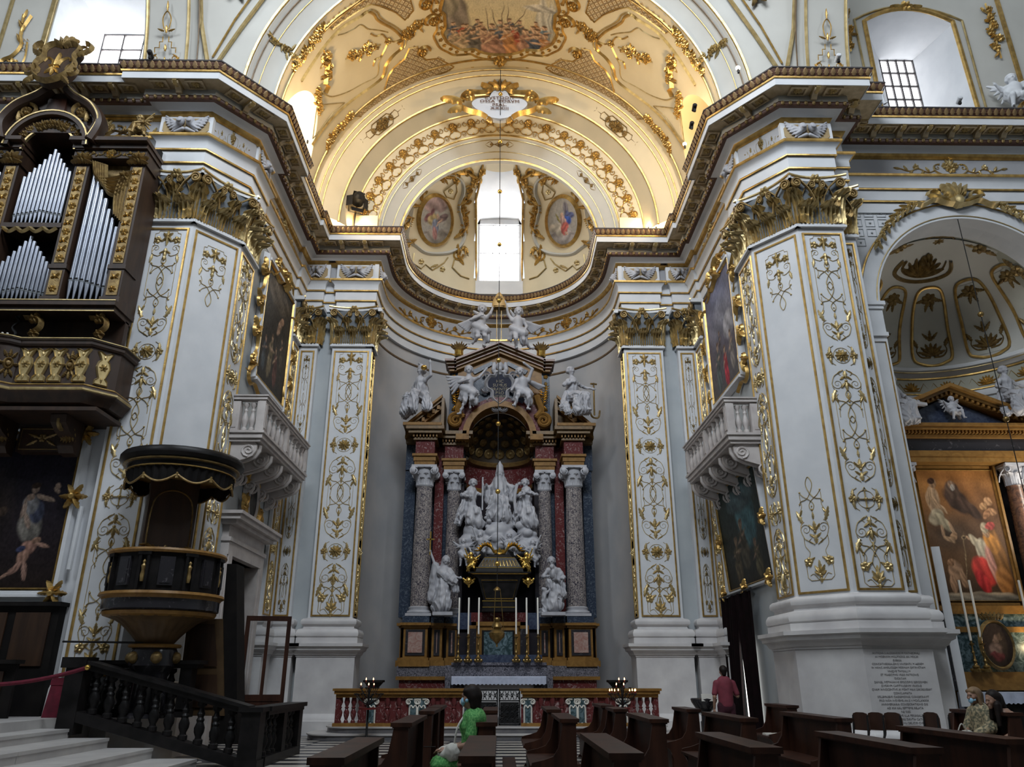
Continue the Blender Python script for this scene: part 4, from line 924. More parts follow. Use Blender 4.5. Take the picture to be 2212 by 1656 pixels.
# ---------------------------------------------------------------- medallions in the conch
KC=Vector((0,AC,ZS+.1))
PG=[put_mesh(k,'gold') for k in('lift','sit','stand')]
def shit(px,py):
    c,d=ray_(px,py); o=c-KC; b=o.dot(d); return KC+o+d*(-b+math.sqrt(b*b-o.length_squared+KR**2))
def sph(mb,s,lift=.02):
    """lay a flat ornament (metres about the medallion centre) on the conch; s=-1 left, 1 mirrored to the right"""
    q=MB()
    for x,y,z in mb.v:
        p=shit(940+x*61,475-z*62); n=(p-KC).normalized(); p=p+n*(y-lift); q.v.append((p.x*-s,p.y,p.z))
    q.f=[f if s<0 else f[::-1] for f in mb.f]; return q
for s,nm,robe in((-1,'dark robed','L'),(1,'red and blue robed','R')):
    c0=shit(940,475); I_=FR((-s*c0.x,c0.y,c0.z)).inverted(); T=th('medallion','gilt oval medallion painted with a %s angel'%nm,'medallion',(-s*c0.x,c0.y,c0.z))
    if s<0: ops=[(.5,.12,.6,.14,0,(.32,.28,.24)),(.5,.9,.5,.2,0,(.40,.28,.26)),(.30,.62,.2,.10,40,(.22,.10,.10)),(.72,.55,.2,.08,20,(.20,.14,.14)),(.40,.5,.16,.16,20,(.42,.32,.16)),(.48,.36,.12,.18,0,(.22,.24,.32)),(.46,.22,.08,.14,10,(.40,.20,.18)),(.58,.6,.06,.06,0,(.55,.38,.28)),(.62,.45,.14,.03,40,(.55,.36,.26))]
    else: ops=[(.5,.12,.6,.16,0,(.36,.32,.30)),(.3,.3,.3,.15,0,(.50,.44,.36)),(.62,.74,.10,.2,20,(.20,.18,.20)),(.74,.68,.16,.10,-10,(.12,.14,.28)),(.62,.52,.16,.13,20,(.06,.12,.42)),(.5,.52,.12,.12,30,(.50,.34,.30)),(.58,.34,.14,.15,-25,(.52,.14,.12)),(.45,.64,.06,.055,0,(.60,.40,.28)),(.32,.58,.16,.025,-50,(.30,.26,.10)),(.64,.22,.08,.03,-30,(.6,.4,.3))]
    C_=canvas(40,56,(.46,.42,.36),(.40,.38,.36),ops if s<0 else [(1-o[0],*o[1:4],-o[4],*o[5:]) for o in ops],9,.06)
    def opos(u,v):
        x,z=2*u-1,2*v-1; k=max(abs(x),abs(z)); l=math.hypot(x,z) or 1; x,z=x*k/l,z*k/l
        return sph(Rel().add([(x*.56,-.03,z*.82)],[]),s).v[0]
    painted('painted_oval',40,56,opos,C_,'fresco',T,I_)
    def so(name,rel,mat): ob(name,sph(rel,s),mat,T,I_)
    r=Rel(); r.line([(.60*cos(a*PI/24),.87*sin(a*PI/24)) for a in range(48)],.07,.14,closed=True); so('gilt_frame',r,'gold')
    r=Rel(); r.line(cr([(-.70,-.9),(-1.0,-.65),(-.95,-.2),(-.85,.3),(-.75,.75),(-.35,1.25),(.2,1.55),(.62,1.6),(.95,1.35),(1.0,.95),(.85,.5),(.95,0),(1.05,-.5),(.85,-.95),(.4,-1.15),(-.3,-1.15)],4,True),.06,.09,closed=True); so('cartouche_frame',r,'creamgrey')
    for k,(x,z,rr,d) in enumerate(((-.95,.5,.2,1),(1.12,.7,.16,-1),(-.5,1.05,.18,-1),(1.15,1.65,.18,1),(-1.0,-.85,.2,1),(.8,-1.2,.2,-1),(-1.2,.1,.16,-1),(.98,-.45,.15,1))):
        q=Rel(); q.line([(x+a,z+b) for a,b in spiral(0,0,rr,0,1.5,d,20)],.05,.10,True); q.leaf(x,z,R(60*k),.42,.2,.12); q.leaf(x,z,R(60*k+150),.38,.18,.12); so('gilt_scroll',q,'gold')
    so('gilt_garland',place2(cluster(.8,.13,40,14),(.45,1.5),R(80)),'gold'); so('gilt_garland',place2(cluster(.7,.12,41,12),(1.02,.15),R(5)),'gold')
    so('gilt_garland',place2(cluster(.9,.10,42,10),(1.45,1.35),R(-40)),'gold'); so('gilt_garland',place2(cluster(.8,.12,43,12),(-.75,.85),R(-35)),'gold')
    r=Rel(); r.line([(.30,1.0),(.72,1.32),(.78,1.0),(.66,.72),(.40,.80),(.30,1.0)],.025,.03); r.flower(.55,1.0,.09,4,.03); so('gilt_panel',r,'goldpale')
    for k,(x,z,sc,fl,pi) in enumerate(((-1.12,-.45,.80,-1,1),(.98,-1.25,.85,1,0),(.92,.35,.55,-1,2),(-.55,1.0,.5,1,1))):
        p=sph(Rel().add([(x,-.08,z)],[]),s).v[0]; ob('gilt_putto',PG[pi],None,T,I_@FR(p,rz=R(25)*s,sc=(sc*fl*-s,sc,sc)))
    r=Rel(); r.line([(-.75,-1.15),(-.8,-1.5),(-.5,-1.7),(-.35,-1.55),(-.1,-1.75)],.025,.025); r.line([(.7,-1.3),(.6,-1.65),(.9,-1.95),(1.2,-2.05)],.03,.03); r.line([(-.1,-1.75),(.3,-1.5),(.45,-1.3)],.025,.025); r.flower(-.5,-1.45,.1,5,.05); r.flower(.25,-1.72,.1,5,.05); r.leaf(.1,-1.55,R(200),.3,.1); so('gilt_tracery',r,'goldpale')
# cherubs and crest in the window niche
T=th('gilt_crest','gilded shell crest over the bright apse window niche','ornament',(0,kdepth(0,20.5)-.25,20.45)); r=Rel()
for a in range(7): r.leaf(0,0,R(-10+33*a),.42,.16,.12)
r.flower(0,0,.16,6,.16); ob('crest',r,'gold',T)
for k,(x,y,z) in enumerate(((-.5,27.6,19.95),(.5,27.6,19.95),(-.62,27.9,19.0+.9),(.62,27.9,19.9),(0,27.2,20.1))):
    pass
# ================================================================ FRIEZE CARVING
def slot(x,y,z,ang): return FR((x,y,z),ang)
CHT=[(-7.89,15.92,0.,'over the pier by the organ',1),(7.89,15.92,0.,'over the inscription pier',1),(-4.9,23.37,0.,'left of the apse over the gilded pilaster',1),(4.9,23.37,0.,'right of the apse over the gilded pilaster',1),
     (-6.45,17.6,PI/2,'on the inner side of the organ pier',.8),(6.45,17.6,-PI/2,'on the inner side of the inscription pier',.8),(-6.28,23.36,0.,'in the left corner of the transept',.62),(6.28,23.36,0.,'in the right corner of the transept',.62),(-4.16,23.75,PI/2,'on the left flank of the apse mouth',.6),(4.16,23.75,-PI/2,'on the right flank of the apse mouth',.6)]
for x,y,a,lab,sc in CHT:
    T=th('cherub_relief','pair of grey stone cherub heads with wings '+lab,'relief',m=FR((x,y,14.5),a))
    w=.46*sc+.12; ob('block',MB().box(-w-.08,w+.08,-.035,.1,-.30,.30),'plaster',T)
    ob('gilt_tablet',MB().prism([(-w,-.12),(-w+.12,-.24),(w-.12,-.24),(w,-.12),(w,.12),(w-.12,.24),(-w+.12,.24),(-w,.12)],-.05,.0),'tablet',T)
    ob('cherubs',CHER,None,T,FR((0,-.04,.02),sc=(.95*sc,1,1.0)))
def scroll_frieze():
    r=Rel(); h=Rel()
    h.line(cr([(.05,-.22),(.25,-.2),(.45,-.05),(.42,.12),(.28,.16)],5)+spiral(.36,.05,.10,PI*.7,1.2,-1,12),.03,.05,True); h.line(cr([(.45,-.05),(.65,-.12),(.9,.0),(1.15,-.08),(1.4,0)],5),.018,.025)
    for x,z,a in((.6,-.1,60),(.75,-.06,-60),(.9,0,70),(1.05,-.04,-50),(1.2,-.06,60),(1.4,0,10)): h.leaf(x,z,R(a),.18,.10,.04)
    h.flower(.95,.05,.09,5,.05); r.both(h); r.flower(0,.02,.16,7,.09); r.flower(.14,.10,.10,6,.07); r.flower(-.14,.10,.10,6,.07)
    for a in(60,90,120): r.leaf(0,.1,R(a),.24,.10,.06)
    r.line([(-.2,-.22),(.2,-.22)],.04,.06); return r
SFR=scroll_frieze(); SFM=SFR.mesh('gilt_frieze_scroll','goldpale',25)
for x,y,a,sc in((12.4,17.32,0,1.),(-10.,16.06,0,1.),(-6.92,16.45,math.atan2(1,.83),.33),(6.92,16.45,math.atan2(-1,.83),.33),(-6.66,20.6,PI/2,.9),(6.66,20.6,-PI/2,.9)):
    ob('gilt_frieze_scroll',SFM,None,EN,FR((x,y,14.5),a,sc=(sc,1,1)))
for az in(R(130),R(50)):      # bent round the apse
    q=MB(); q.f=list(SFR.f)
    for x,y,z in SFR.v:
        b=az+(-x*1.15)/4.18; rr=4.16+y*1.4; q.v.append((rr*cos(b),AC+rr*sin(b),14.48+z*1.2))
    ob('gilt_frieze_scroll',q,'gold',EN)
# ================================================================ SIDE WALLS: PAINTINGS, BALCONIES, DOORWAY
def picture(name,label,F,w,h,C,nu,nv,frame='plaster',fw=.14,orn=None,par=None,prof=.12,tilt=0.):
    T=th(name,label,'painting',m=F)
    G=FR(rx=tilt)
    painted('canvas',nu,nv,lambda u,v:((u-.5)*w,-.05,(v-.5)*h),C,'painting',T,G)
    W,H=w/2,h/2
    for nm,(a,b,c,d) in(('frame_side',(-W-fw,-W,-H-fw,H+fw)),('frame_side',(W,W+fw,-H-fw,H+fw)),('frame_rail',(-W,W,-H-fw,-H)),('frame_rail',(-W,W,H,H+fw))):
        m_=MB(); k=fw*.3; m_.add([(a,.05,c),(b,.05,c),(b,.05,d),(a,.05,d),(a+k,-prof,c+k),(b-k,-prof,c+k),(b-k,-prof,d-k),(a+k,-prof,d-k)],[(4,5,6,7),(0,1,5,4),(1,2,6,5),(2,3,7,6),(3,0,4,7),(3,2,1,0)]); ob(nm,m_,frame,T,G)
    m_=Rel(); m_.line([(-W,-H),(W,-H),(W,H),(-W,H)],.03,.05,closed=True); ob('gilt_slip',m_,'gold',T,G@FR((0,-.06,0)))
    return T
def rocaille(T,pts,mat='gold',seed=1):
    rg=random.Random(seed)
    for x,z,a,sc in pts:
        q=Rel(); q.line([(u,v) for u,v in spiral(0,0,.22,0,1.4,1,16)],.045,.10,True); q.leaf(.05,0,R(60),.42,.2,.12); q.leaf(0,.05,R(130),.36,.18,.12); q.line(cr([(.2,0),(.3,-.3),(.16,-.6)],5),.05,.09,True); q.flower(0,0,.1,5,.10)
        ob('gilt_rocaille',q,mat,T,FR((x,-.06,z))@Matrix.Rotation(R(a),4,'Y')@FR(sc=sc))
darkL=(.035,.03,.028)
ops=[(.5,.85,.4,.12,0,(.12,.10,.08)),(.62,.62,.12,.05,50,(.30,.20,.14)),(.7,.7,.05,.03,0,(.35,.22,.15))]+fig2(.4,.1,.45,(.20,.16,.10),(.36,.25,.17),.4)+fig2(.62,.08,.4,(.13,.06,.05),(.36,.25,.17),-.4)+fig2(.2,.1,.36,(.08,.09,.10),(.3,.2,.15),.2)+fig2(.78,.3,.3,(.10,.08,.06),(.34,.22,.15),-.3)
T=picture('painting','tall dark painting of shadowy figures above the white balcony by the organ pier',FR((-6.66,20.85,10.98),PI/2),2.75,3.5,canvas(88,112,(.07,.065,.06),(.03,.025,.02),ops,5,.2),88,112,fw=.2)
roc=[(-1.75,1.2,30,1.1),(-1.8,.2,0,1.),(-1.8,-.7,10,1.1),(-1.75,-1.5,60,.9),(1.75,1.2,-120,1.),(1.8,.2,180,1.),(1.8,-.7,180,1.),(1.72,-1.5,150,.9),(0,2.05,90,1.4),(-.7,2.0,60,1.),(.7,2.0,-60,1.)]
rocaille(T,roc); r=Rel(); r.line(cr([(-1.62,-1.5),(-1.75,-1.95),(-1.5,-2.1),(-1.2,-2.0),(-.8,-2.15)],5),.05,.08); ob('gilt_rail',r,'gold',T)
ops=[(.5,.85,.6,.25,0,(.17,.18,.27),.6),(.5,.62,.4,.16,0,(.22,.22,.27),.6),(.75,.5,.18,.12,0,(.34,.33,.36))]+fig2(.28,.05,.5,(.10,.12,.12),(.36,.26,.2),.2)+fig2(.55,.02,.42,(.42,.04,.06),(.4,.28,.2),-.3)+fig2(.78,.1,.4,(.25,.22,.2),(.4,.28,.2),-.3)+fig2(.4,.3,.3,(.10,.09,.10),(.3,.2,.16),0)
T=picture('painting','tall painting with a blue sky and red robed figure above the right balcony',FR((6.66,20.5,10.98),-PI/2),2.75,3.5,canvas(88,112,(.15,.12,.19),(.09,.085,.085),ops,6,.12),88,112,fw=.2)
rocaille(T,roc,seed=2); r=Rel(); r.line(cr([(1.62,-1.5),(1.75,-1.95),(1.5,-2.1),(1.2,-2.0),(.8,-2.15)],5),.05,.08); ob('gilt_rail',r,'gold',T)
ops=[(.62,.62,.2,.3,10,(.06,.14,.16)),(.55,.8,.3,.12,0,(.07,.11,.12))]+fig2(.3,.05,.5,(.09,.07,.04),(.2,.14,.09),.2)+fig2(.5,.15,.55,(.07,.06,.04),(.22,.15,.1),-.2)+fig2(.75,.04,.4,(.08,.07,.04),(.2,.13,.09),-.3)
T=picture('painting','dark green painting in a white and gilt frame above the doorway curtain',FR((6.62,20.45,5.15),-PI/2),3.75,2.75,canvas(112,80,(.03,.045,.04),(.02,.018,.014),ops,8,.2),112,80,fw=.13,tilt=R(4))
for x,z in((-1.95,-1.45),(1.95,-1.45),(-1.95,1.45),(1.95,1.45),(0,-1.48),(-1.97,0),(1.97,0)):
    q=Rel()
    for a in range(5): q.leaf(0,0,R(72*a),.24,.14,.10)
    q.blob(0,0,.09,.14); ob('gilt_corner',q,'gold',T,FR((x,-.12,z)))
# ---- balconies
bal=MB().lathe([(.07,0),(.07,.06),(.05,.08),(.045,.12),(.075,.22),(.08,.30),(.05,.42),(.035,.48),(.05,.52),(.035,.56),(.035,.60),(.07,.66),(.07,.72)],10); BAL=bal.mesh('baluster','marblebal')
def scroll_corbel():
    """S-bracket in the YZ plane, wall at +Y"""
    o=[(0,0),(0,-.85),(-.10,-.80),(-.16,-.68),(-.14,-.55),(-.30,-.50),(-.55,-.42),(-.72,-.34),(-.80,-.20),(-.80,-.06),(-.74,0)]
    m_=MB(); n=len(o); w=.13
    m_.add([(-w,y,z) for y,z in o]+[(w,y,z) for y,z in o],[tuple(range(n)),tuple(range(2*n-1,n-1,-1))]+[(i,i+n,(i+1)%n+n,(i+1)%n) for i in range(n)])
    for s in(-1,1):
        for cy,cz,rr,d in((-.62,-.20,.16,1),(-.14,-.62,.15,-1)):
            m_.tube([(s*(w+.005),cy+a,cz+b) for a,b in spiral(0,0,rr,-PI/2,1.7,d,18)],[.032*(1-.4*i/18) for i in range(19)],5)
    m_.tube([(0,y-.03,z) for y,z in o[2:10]],.05,6)
    return m_
COR=scroll_corbel().mesh('scroll_corbel','marblebal')
for s,nm in((-1,'left'),(1,'right')):
    # local frame: x along the wall, -y into the room
    F=FR((s*6.7,20.15,7.0),-s*PI/2); T=th('balcony','white marble balcony with balusters on scroll corbels, on the %s wall'%nm,'balcony',m=F)
    L_=2.2; D=1.0
    ob('platform',MB().box(-L_,L_,-D,0,-.06,.06).box(-L_+.05,L_-.05,-D+.05,0,-.14,-.06).box(-L_-.04,L_+.04,-D-.04,0,.06,.12),'marblebal',T)
    ob('handrail',MB().box(-L_-.03,L_+.03,-D-.03,-D+.2,.92,1.0).box(-L_,L_,-D,-D+.17,.86,.92).box(-L_-.03,-L_+.2,-D+.2,0,.92,1.0).box(L_-.2,L_+.03,-D+.2,0,.92,1.0).box(-L_-.06,L_+.06,-D-.06,-D+.23,1.0,1.035).box(-L_-.06,-L_+.23,-D+.23,0,1.0,1.035).box(L_-.23,L_+.06,-D+.23,0,1.0,1.035),'marblebal',T)
    for x in(-L_+.1,0,L_-.1):
        ob('post',MB().box(x-.11,x+.11,-D,-D+.2,.1,.88).box(x-.07,x+.07,-D-.015,-D,.2,.78),'marblebal',T)
    for e in(-1,1): 
        ob('end_panel',MB().box(min(e*(L_-.2),e*L_),max(e*(L_-.2),e*L_),-.38,0,.1,.88).box(min(e*L_,e*(L_+.012)),max(e*L_,e*(L_+.012)),-.32,-.06,.2,.78),'marblebal',T)
        for yy in(-.5,-.68): ob('baluster',BAL,None,T,FR((e*(L_-.1),yy,.13)))
    for b in(-1,1):
        for i in range(5): ob('baluster',BAL,None,T,FR((b*(.30+(L_-.55)*i/4.2),-D+.1,.13)))
    for i in range(5): ob('scroll_corbel',COR,None,T,FR((-L_+.25+(2*L_-.5)*i/4,0,-.14),sc=(1,1.08,1)))
    for i in range(3):       # music desk lamps on the handrail
        pass
# ---- left doorway, hood, oval picture
T=th('doorway','white marble doorway with a projecting hood, beside the pulpit','doorway',m=FR((-6.7,20.47,0),PI/2)); w=1.12
ob('jamb',MB().box(-w-.36,-w,-.16,.3,0,4.3).box(-w-.3,-w-.06,-.2,-.16,0,4.3),'marblebal',T); ob('jamb',MB().box(w,w+.36,-.16,.3,0,4.3).box(w+.06,w+.3,-.2,-.16,0,4.3),'marblebal',T)
ob('lintel',MB().box(-w-.36,w+.36,-.18,.3,4.3,4.62).box(-w-.4,w+.4,-.22,.2,4.62,4.72),'marblebal',T)
ob('hood_frieze',MB().box(-w-.36,w+.36,-.14,.2,4.72,5.02),'marblebal',T)
ob('hood',MB().box(-w-.52,w+.52,-.34,.1,5.02,5.12).box(-w-.62,w+.62,-.46,.1,5.12,5.24).box(-w-.68,w+.68,-.52,.1,5.24,5.32),'marblebal',T)
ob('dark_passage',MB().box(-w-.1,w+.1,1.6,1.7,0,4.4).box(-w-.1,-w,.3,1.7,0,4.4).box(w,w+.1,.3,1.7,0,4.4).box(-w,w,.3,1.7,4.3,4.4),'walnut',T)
ob('transom',MB().box(-w,w,.25,.34,3.2,3.3).box(-.05,.05,.25,.34,0,4.3),'walnut',T)
pm('greenwall',(.30,.31,.07),(.26,.27,.06),2.,.7); ob('green_wall_panel',MB().box(.1,w,1.5,1.58,1.9,3.2),'greenwall',T)
T=th('glazed_door','brown wooden inner door with two tall glass panes standing open by the doorway','door',(-5.75,20.4,0),R(12))
for a,b,c,d in((-.55,-.45,0,2.95),(.45,.55,0,2.95),(-.45,.45,2.83,2.95),(-.45,.45,.95,1.1),(-.04,.04,1.1,2.83),(-.45,.45,0,.12)): ob('rail' if b-a>.5 else 'stile',MB().box(a,b,-.03,.03,c,d),'pew',T)
ob('lower_panel',MB().box(-.45,.45,-.012,.012,.12,.95).box(-.35,.35,-.025,.02,.22,.85),'pew',T)
gm=bpy.data.materials.new('clear_glass'); gm.use_nodes=True; b_=gm.node_tree.nodes['Principled BSDF']; b_.inputs['Transmission Weight'].default_value=1.; b_.inputs['Roughness'].default_value=.03; b_.inputs['IOR'].default_value=1.05; b_.inputs['Base Color'].default_value=(.85,.87,.88,1); M['glass']=gm
for x in(-.245,.245): ob('pane',MB().box(x-.2,x+.2,-.004,.004,1.1,2.83),'glass',T)
T=th('oval_picture','dark oval portrait in a gilded rocaille frame above the marble doorway','painting',m=FR((-6.66,20.6,5.98),PI/2))
C_=canvas(20,28,(.03,.03,.03),(.02,.02,.02),[(.5,.65,.14,.16,0,(.07,.05,.04)),(.5,.25,.4,.3,0,(.04,.035,.03))],3)
def opos(u,v):
    x,z=2*u-1,2*v-1; k=max(abs(x),abs(z)); l=math.hypot(x,z) or 1; return (x*k/l*.36,-.06,z*k/l*.55)
painted('canvas',20,28,opos,C_,'painting',T); r=Rel(); r.line([(.40*cos(a*PI/20),.60*sin(a*PI/20)) for a in range(40)],.07,.12,closed=True); ob('frame',r,'marblebal',T)
rocaille(T,[(-.62,.4,20,.8),(-.7,-.3,0,.9),(.62,.4,160,.8),(.7,-.2,180,.9),(0,.8,90,1.),(.9,-.55,200,.7),(-.45,.75,50,.7)],seed=3)
# ---- right side: curtain over a bright doorway
T=th('curtain','tall black curtain drawn aside on a rail, with a slit of daylight','curtain',m=FR((6.55,21.2,0),-PI/2))
def cur(x0,x1,xb0,xb1,ph):
    m_=MB()
    def f(u,v):
        xa=x0+(x1-x0)*u; xb=xb0+(xb1-xb0)*u; k=v**1.3; tie=1-math.exp(-((v-.32)/.16)**2)*.0
        return (xb+(xa-xb)*k,-.10-.05*sin(u*26+ph)-.03*sin(u*11),.06+3.5*v)
    return m_.grid(f,48,14)
ob('drape',cur(-1.35,.1,-1.35,-.35,0.),'curtain',T); ob('drape',cur(.05,1.25,.35,1.2,2.),'curtain',T)
ob('curtain_rail',MB().tube([(-1.45,-.12,3.6),(1.4,-.12,3.6)],.03,8),'iron',T)
d1=st('door_1',MB().box(-.42,.3,-.02,.0,.05,2.3),'dayslit',m=FR((6.6,21.15,0),-PI/2)); 
# ---- right nave wall: archivolt, crest, spandrel studs
T=th('archivolt','white moulded arch with a gilt edge opening into the side chapel','arch',(CX,17.4,CSP))
def arcmb(r0,r1,y0,y1,a0=0.,a1=PI,n=40):
    return MB().add([(rr*cos(PI-(a0+(a1-a0)*i/n)),yy,rr*sin(PI-(a0+(a1-a0)*i/n))) for i in range(n+1) for rr,yy in((r0,y1),(r0,y0),(r1,y0),(r1,y1))],[(i*4+k,i*4+k+1,i*4+k+5,i*4+k+4) for i in range(n) for k in range(3)])
ob('band',arcmb(CRr-.01,CRr+.42,-.10,.3),'plaster',T); ob('gilt_edge',MB().tube([((CRr+.45)*cos(PI*i/40),-.08,(CRr+.45)*sin(PI*i/40)) for i in range(41)],.03,5),'gold',T); ob('gilt_edge',MB().tube([((CRr+.06)*cos(PI*i/40),-.11,(CRr+.06)*sin(PI*i/40)) for i in range(41)],.015,5),'goldpale',T)
for s in(-1,1):
    a,b=sorted((s*(CRr-.02),s*(CRr+.44))); ob('impost',MB().box(a-.03,b+.03,-.14,.85,-.1,.0).box(a-.07,b+.07,-.18,.85,.0,.10).box(a,b,-.1,.85,-.75,-.1).box(a-.03,b+.03,-.14,.85,-.85,-.75),'plaster',T); ob('jamb',MB().box(a,b,-.08,.8,-CSP,-.85),'plaster',T)
    q=Rel(); q.line([(a+.06,-CSP+2.4),(a+.06,-1.),(b-.06,-1.),(b-.06,-CSP+2.4)],.02,.03,closed=True); ob('gilt_line',q,'gold',T,FR((0,-.08,0)))
T=th('gilt_crest','gilded rocaille crest with leafy garlands crowning the side chapel arch','ornament',(CX-.1,17.2,13.35)); r=Rel(); h=Rel()
h.line(cr([(0,-.1),(.3,-.05),(.6,.05),(.95,-.12),(1.1,-.05)],5),.07,.14); h.line(spiral(.55,.16,.2,0,1.5,1,16),.06,.12,True); h.leaf(.1,.1,R(60),.5,.26,.2); h.leaf(.2,0,R(20),.6,.22,.18)
for i in range(8): x=1.15+.17*i; z=-.10-.03*i*i*.55-.05*i; h.leaf(x,z,R(-60-8*i),.24,.12,.08); h.leaf(x,z,R(20-12*i),.26,.12,.08); h.flower(x,z,.08,5,.08)
r.both(h)
for a in(50,70,90,110,130): r.leaf(0,.05,R(a),.55,.2,.2)
r.blob(0,.0,.22,.22); ob('crest',r,'goldpale',T)
r=Rel()
for i in range(7):
    for j in range(9):
        x,z=8.9+.34*i,11.0+.30*j
        if math.hypot(x-CX,z-CSP)>CRr+.62 and x<CX-1: r.line([(x-.12,z-.11),(x+.12,z-.11),(x+.12,z+.11),(x-.12,z+.11)],.012,.012,closed=True); r.blob(x,z,.035,.03,5)
ob('spandrel_studs',r,'wallgrey',bpy.data.objects['wall_nave'],FR((0,17.39,0)),kind='stuff')
# ================================================================ ORGAN AND SINGERS' GALLERY
OY=15.2
T=th('pipe_organ','carved walnut and gilt pipe organ with silver pipes above the singers gallery','pipe organ',(-10.55,OY,9.1)); OX=-10.55
ob('case_back',MB().box(-2.2,2.2,.55,.7,0,4.6),'black',T)
ob('case_side',MB().box(2.15,2.28,-.1,.7,0,4.1),'organwood',T)
def pipe(x,z0,top,r):
    mb=MB(); L_=top-z0; f=.16*min(L_,3); prof=[(r*.28,0),(r,f),(r,L_*.999),(r*.85,L_)]; mb.lathe(prof,12)
    p=ob('pipe',mb,'tin',T,FR((x,-.02,z0))); mo=MB().box(-r*.6,r*.6,-r*1.12,-r*.5,f+.02,f+.02+r*.5); ob('mouth',mo,'black',p); ob('lip_band',MB().lathe([(r*1.02,f-.02),(r*1.04,f),(r*1.02,f+.015)],12),'leadgrey',p)
tops=[.62,.68,.74,.79,.86,.93,1.,.95,.87,.81,.75,.70]
for i,t in enumerate(tops): pipe(-.51+.093*i,2.05,2.05+2.05*t,.042)
for i in range(13):
    k=1-abs(i-6)/6; pipe(-.58+.097*i,.12,.12+.82+.78*k,.042)
for i in range(8):
    pipe(1.12+.125*i,.12,.12+3.32-.235*i-(.05 if i>3 else 0),.058 if i<4 else .05)
for i in range(8): pipe(-1.12-.125*i,.12,.12+3.32-.235*i,.055)
def carved(x,z,w,h,seed):
    r=Rel(); rg=random.Random(seed); n=max(2,int(h/.22))
    for i in range(n):
        zz=z+h*(i+.5)/n
        if i%3==0: r.flower(x,zz,w*.42,6,.05)
        else:
            h_=Rel(); h_.leaf(.02,zz,R(55),w*.5,w*.25,.05); h_.leaf(.02,zz,R(-40),w*.42,w*.2,.05)
            r.add([(q[0]+x,q[1],q[2]) for q in h_.v],h_.f); r.add([(x-q[0],q[1],q[2]) for q in h_.v],[f[::-1] for f in h_.f]); r.blob(x,zz,.05,.05)
    return r
for x in(-2.1,-.82,.82,2.12):
    ob('post',MB().box(x-.17,x+.17,-.12,.4,0,3.75).box(x-.22,x+.22,-.18,.4,0,.14).box(x-.2,x+.2,-.15,.4,.85,.95).box(x-.21,x+.21,-.16,.4,3.6,3.75),'organwood',T)
    ob('gilt_panel',MB().box(x-.11,x+.11,-.135,-.12,1.0,3.55),'golddark',T); ob('gilt_panel',MB().box(x-.12,x+.12,-.135,-.12,.2,.8),'golddark',T)
    ob('gilt_carving',carved(x,1.,.22,2.5,int(x*10)+40),'gold',T,FR((0,-.135,0)),kind='stuff'); ob('gilt_carving',carved(x,.2,.2,.6,int(x*10)+80),'gold',T,FR((0,-.135,0)),kind='stuff')
    cp=Rel()
    for a in range(7): cp.leaf(x,3.7,R(-15+35*a),.26,.14,.12)
    cp.flower(x,3.74,.14,6,.16); ob('gilt_capital',cp,'golddark',T,FR((0,-.16,0)))
ob('base_beam',MB().box(-2.45,2.34,-.30,.6,-.12,.0).box(-2.45,2.3,-.22,.6,-.24,-.12).box(-2.4,2.28,-.2,.6,0,.06),'organwood',T); ob('gilt_fillet',MB().box(-2.46,2.345,-.315,-.3,-.02,.0).box(-2.46,2.31,-.235,-.22,-.24,-.215),'goldpale',T)
ob('shelf',MB().box(-.68,.68,-.14,.5,1.9,2.02),'organwood',T)
r=Rel(); 
for i in range(4): r.line(cr([(-.6+.3*i,1.88),(-.45+.3*i,1.78),(-.3+.3*i,1.88)],5),.045,.06)
ob('gilt_swag',r,'goldpale',T,FR((0,-.15,0)))
# upper beam of the side bay, arch over the tower, broken pediment and crest
for s in(-1,1):
    a,b=sorted((s*.62,s*2.3)); ob('top_beam',MB().box(a,b,-.20,.5,3.75,3.98).box(a-.03,b+.03,-.28,.5,3.98,4.1).box(a-.06,b+.06,-.42,.5,4.1,4.2),'organwood',T); ob('gilt_frieze',carved((a+b)/2,3.78,.2,.18,7),'gold',T,FR((0,-.2,0)))
    q=SFR; ob('gilt_frieze',SFM,None,T,FR((s*1.5,-.21,3.87),sc=(.45,.7,.4)))
def archp(r0,r1,y0,y1,zc,a0=0,a1=PI,n=20,sx=1.):
    return MB().add([(sx*rr*cos(a0+(a1-a0)*i/n),yy,zc+rr*sin(a0+(a1-a0)*i/n)) for i in range(n+1) for rr,yy in((r0,y1),(r0,y0),(r1,y0),(r1,y1))],[(i*4+k,i*4+(k+1)%4,i*4+(k+1)%4+4,i*4+k+4) for i in range(n) for k in range(4)])
ob('arch',archp(.62,.86,-.24,.4,3.95),'organwood',T); ob('arch',archp(.86,1.0,-.40,.4,3.98),'organwood',T); ob('gilt_arch_edge',archp(.60,.645,-.27,-.2,3.95),'goldpale',T); ob('gilt_arch_edge',archp(.95,.985,-.42,-.38,3.98),'goldpale',T)
r=Rel()
for i in range(11):
    a=R(20)+R(140)*i/10; r.flower(.75*cos(a),3.95+.75*sin(a),.09,6,.06); r.leaf(.75*cos(a+.1),3.95+.75*sin(a+.1),a,.12,.09,.06)
for i in range(7): r.flower((i-3)*.09,4.62-.01*(i-3)**2,.11,6,.12)
ob('gilt_carving',r,'golddark',T,FR((0,-.26,0)),kind='stuff')
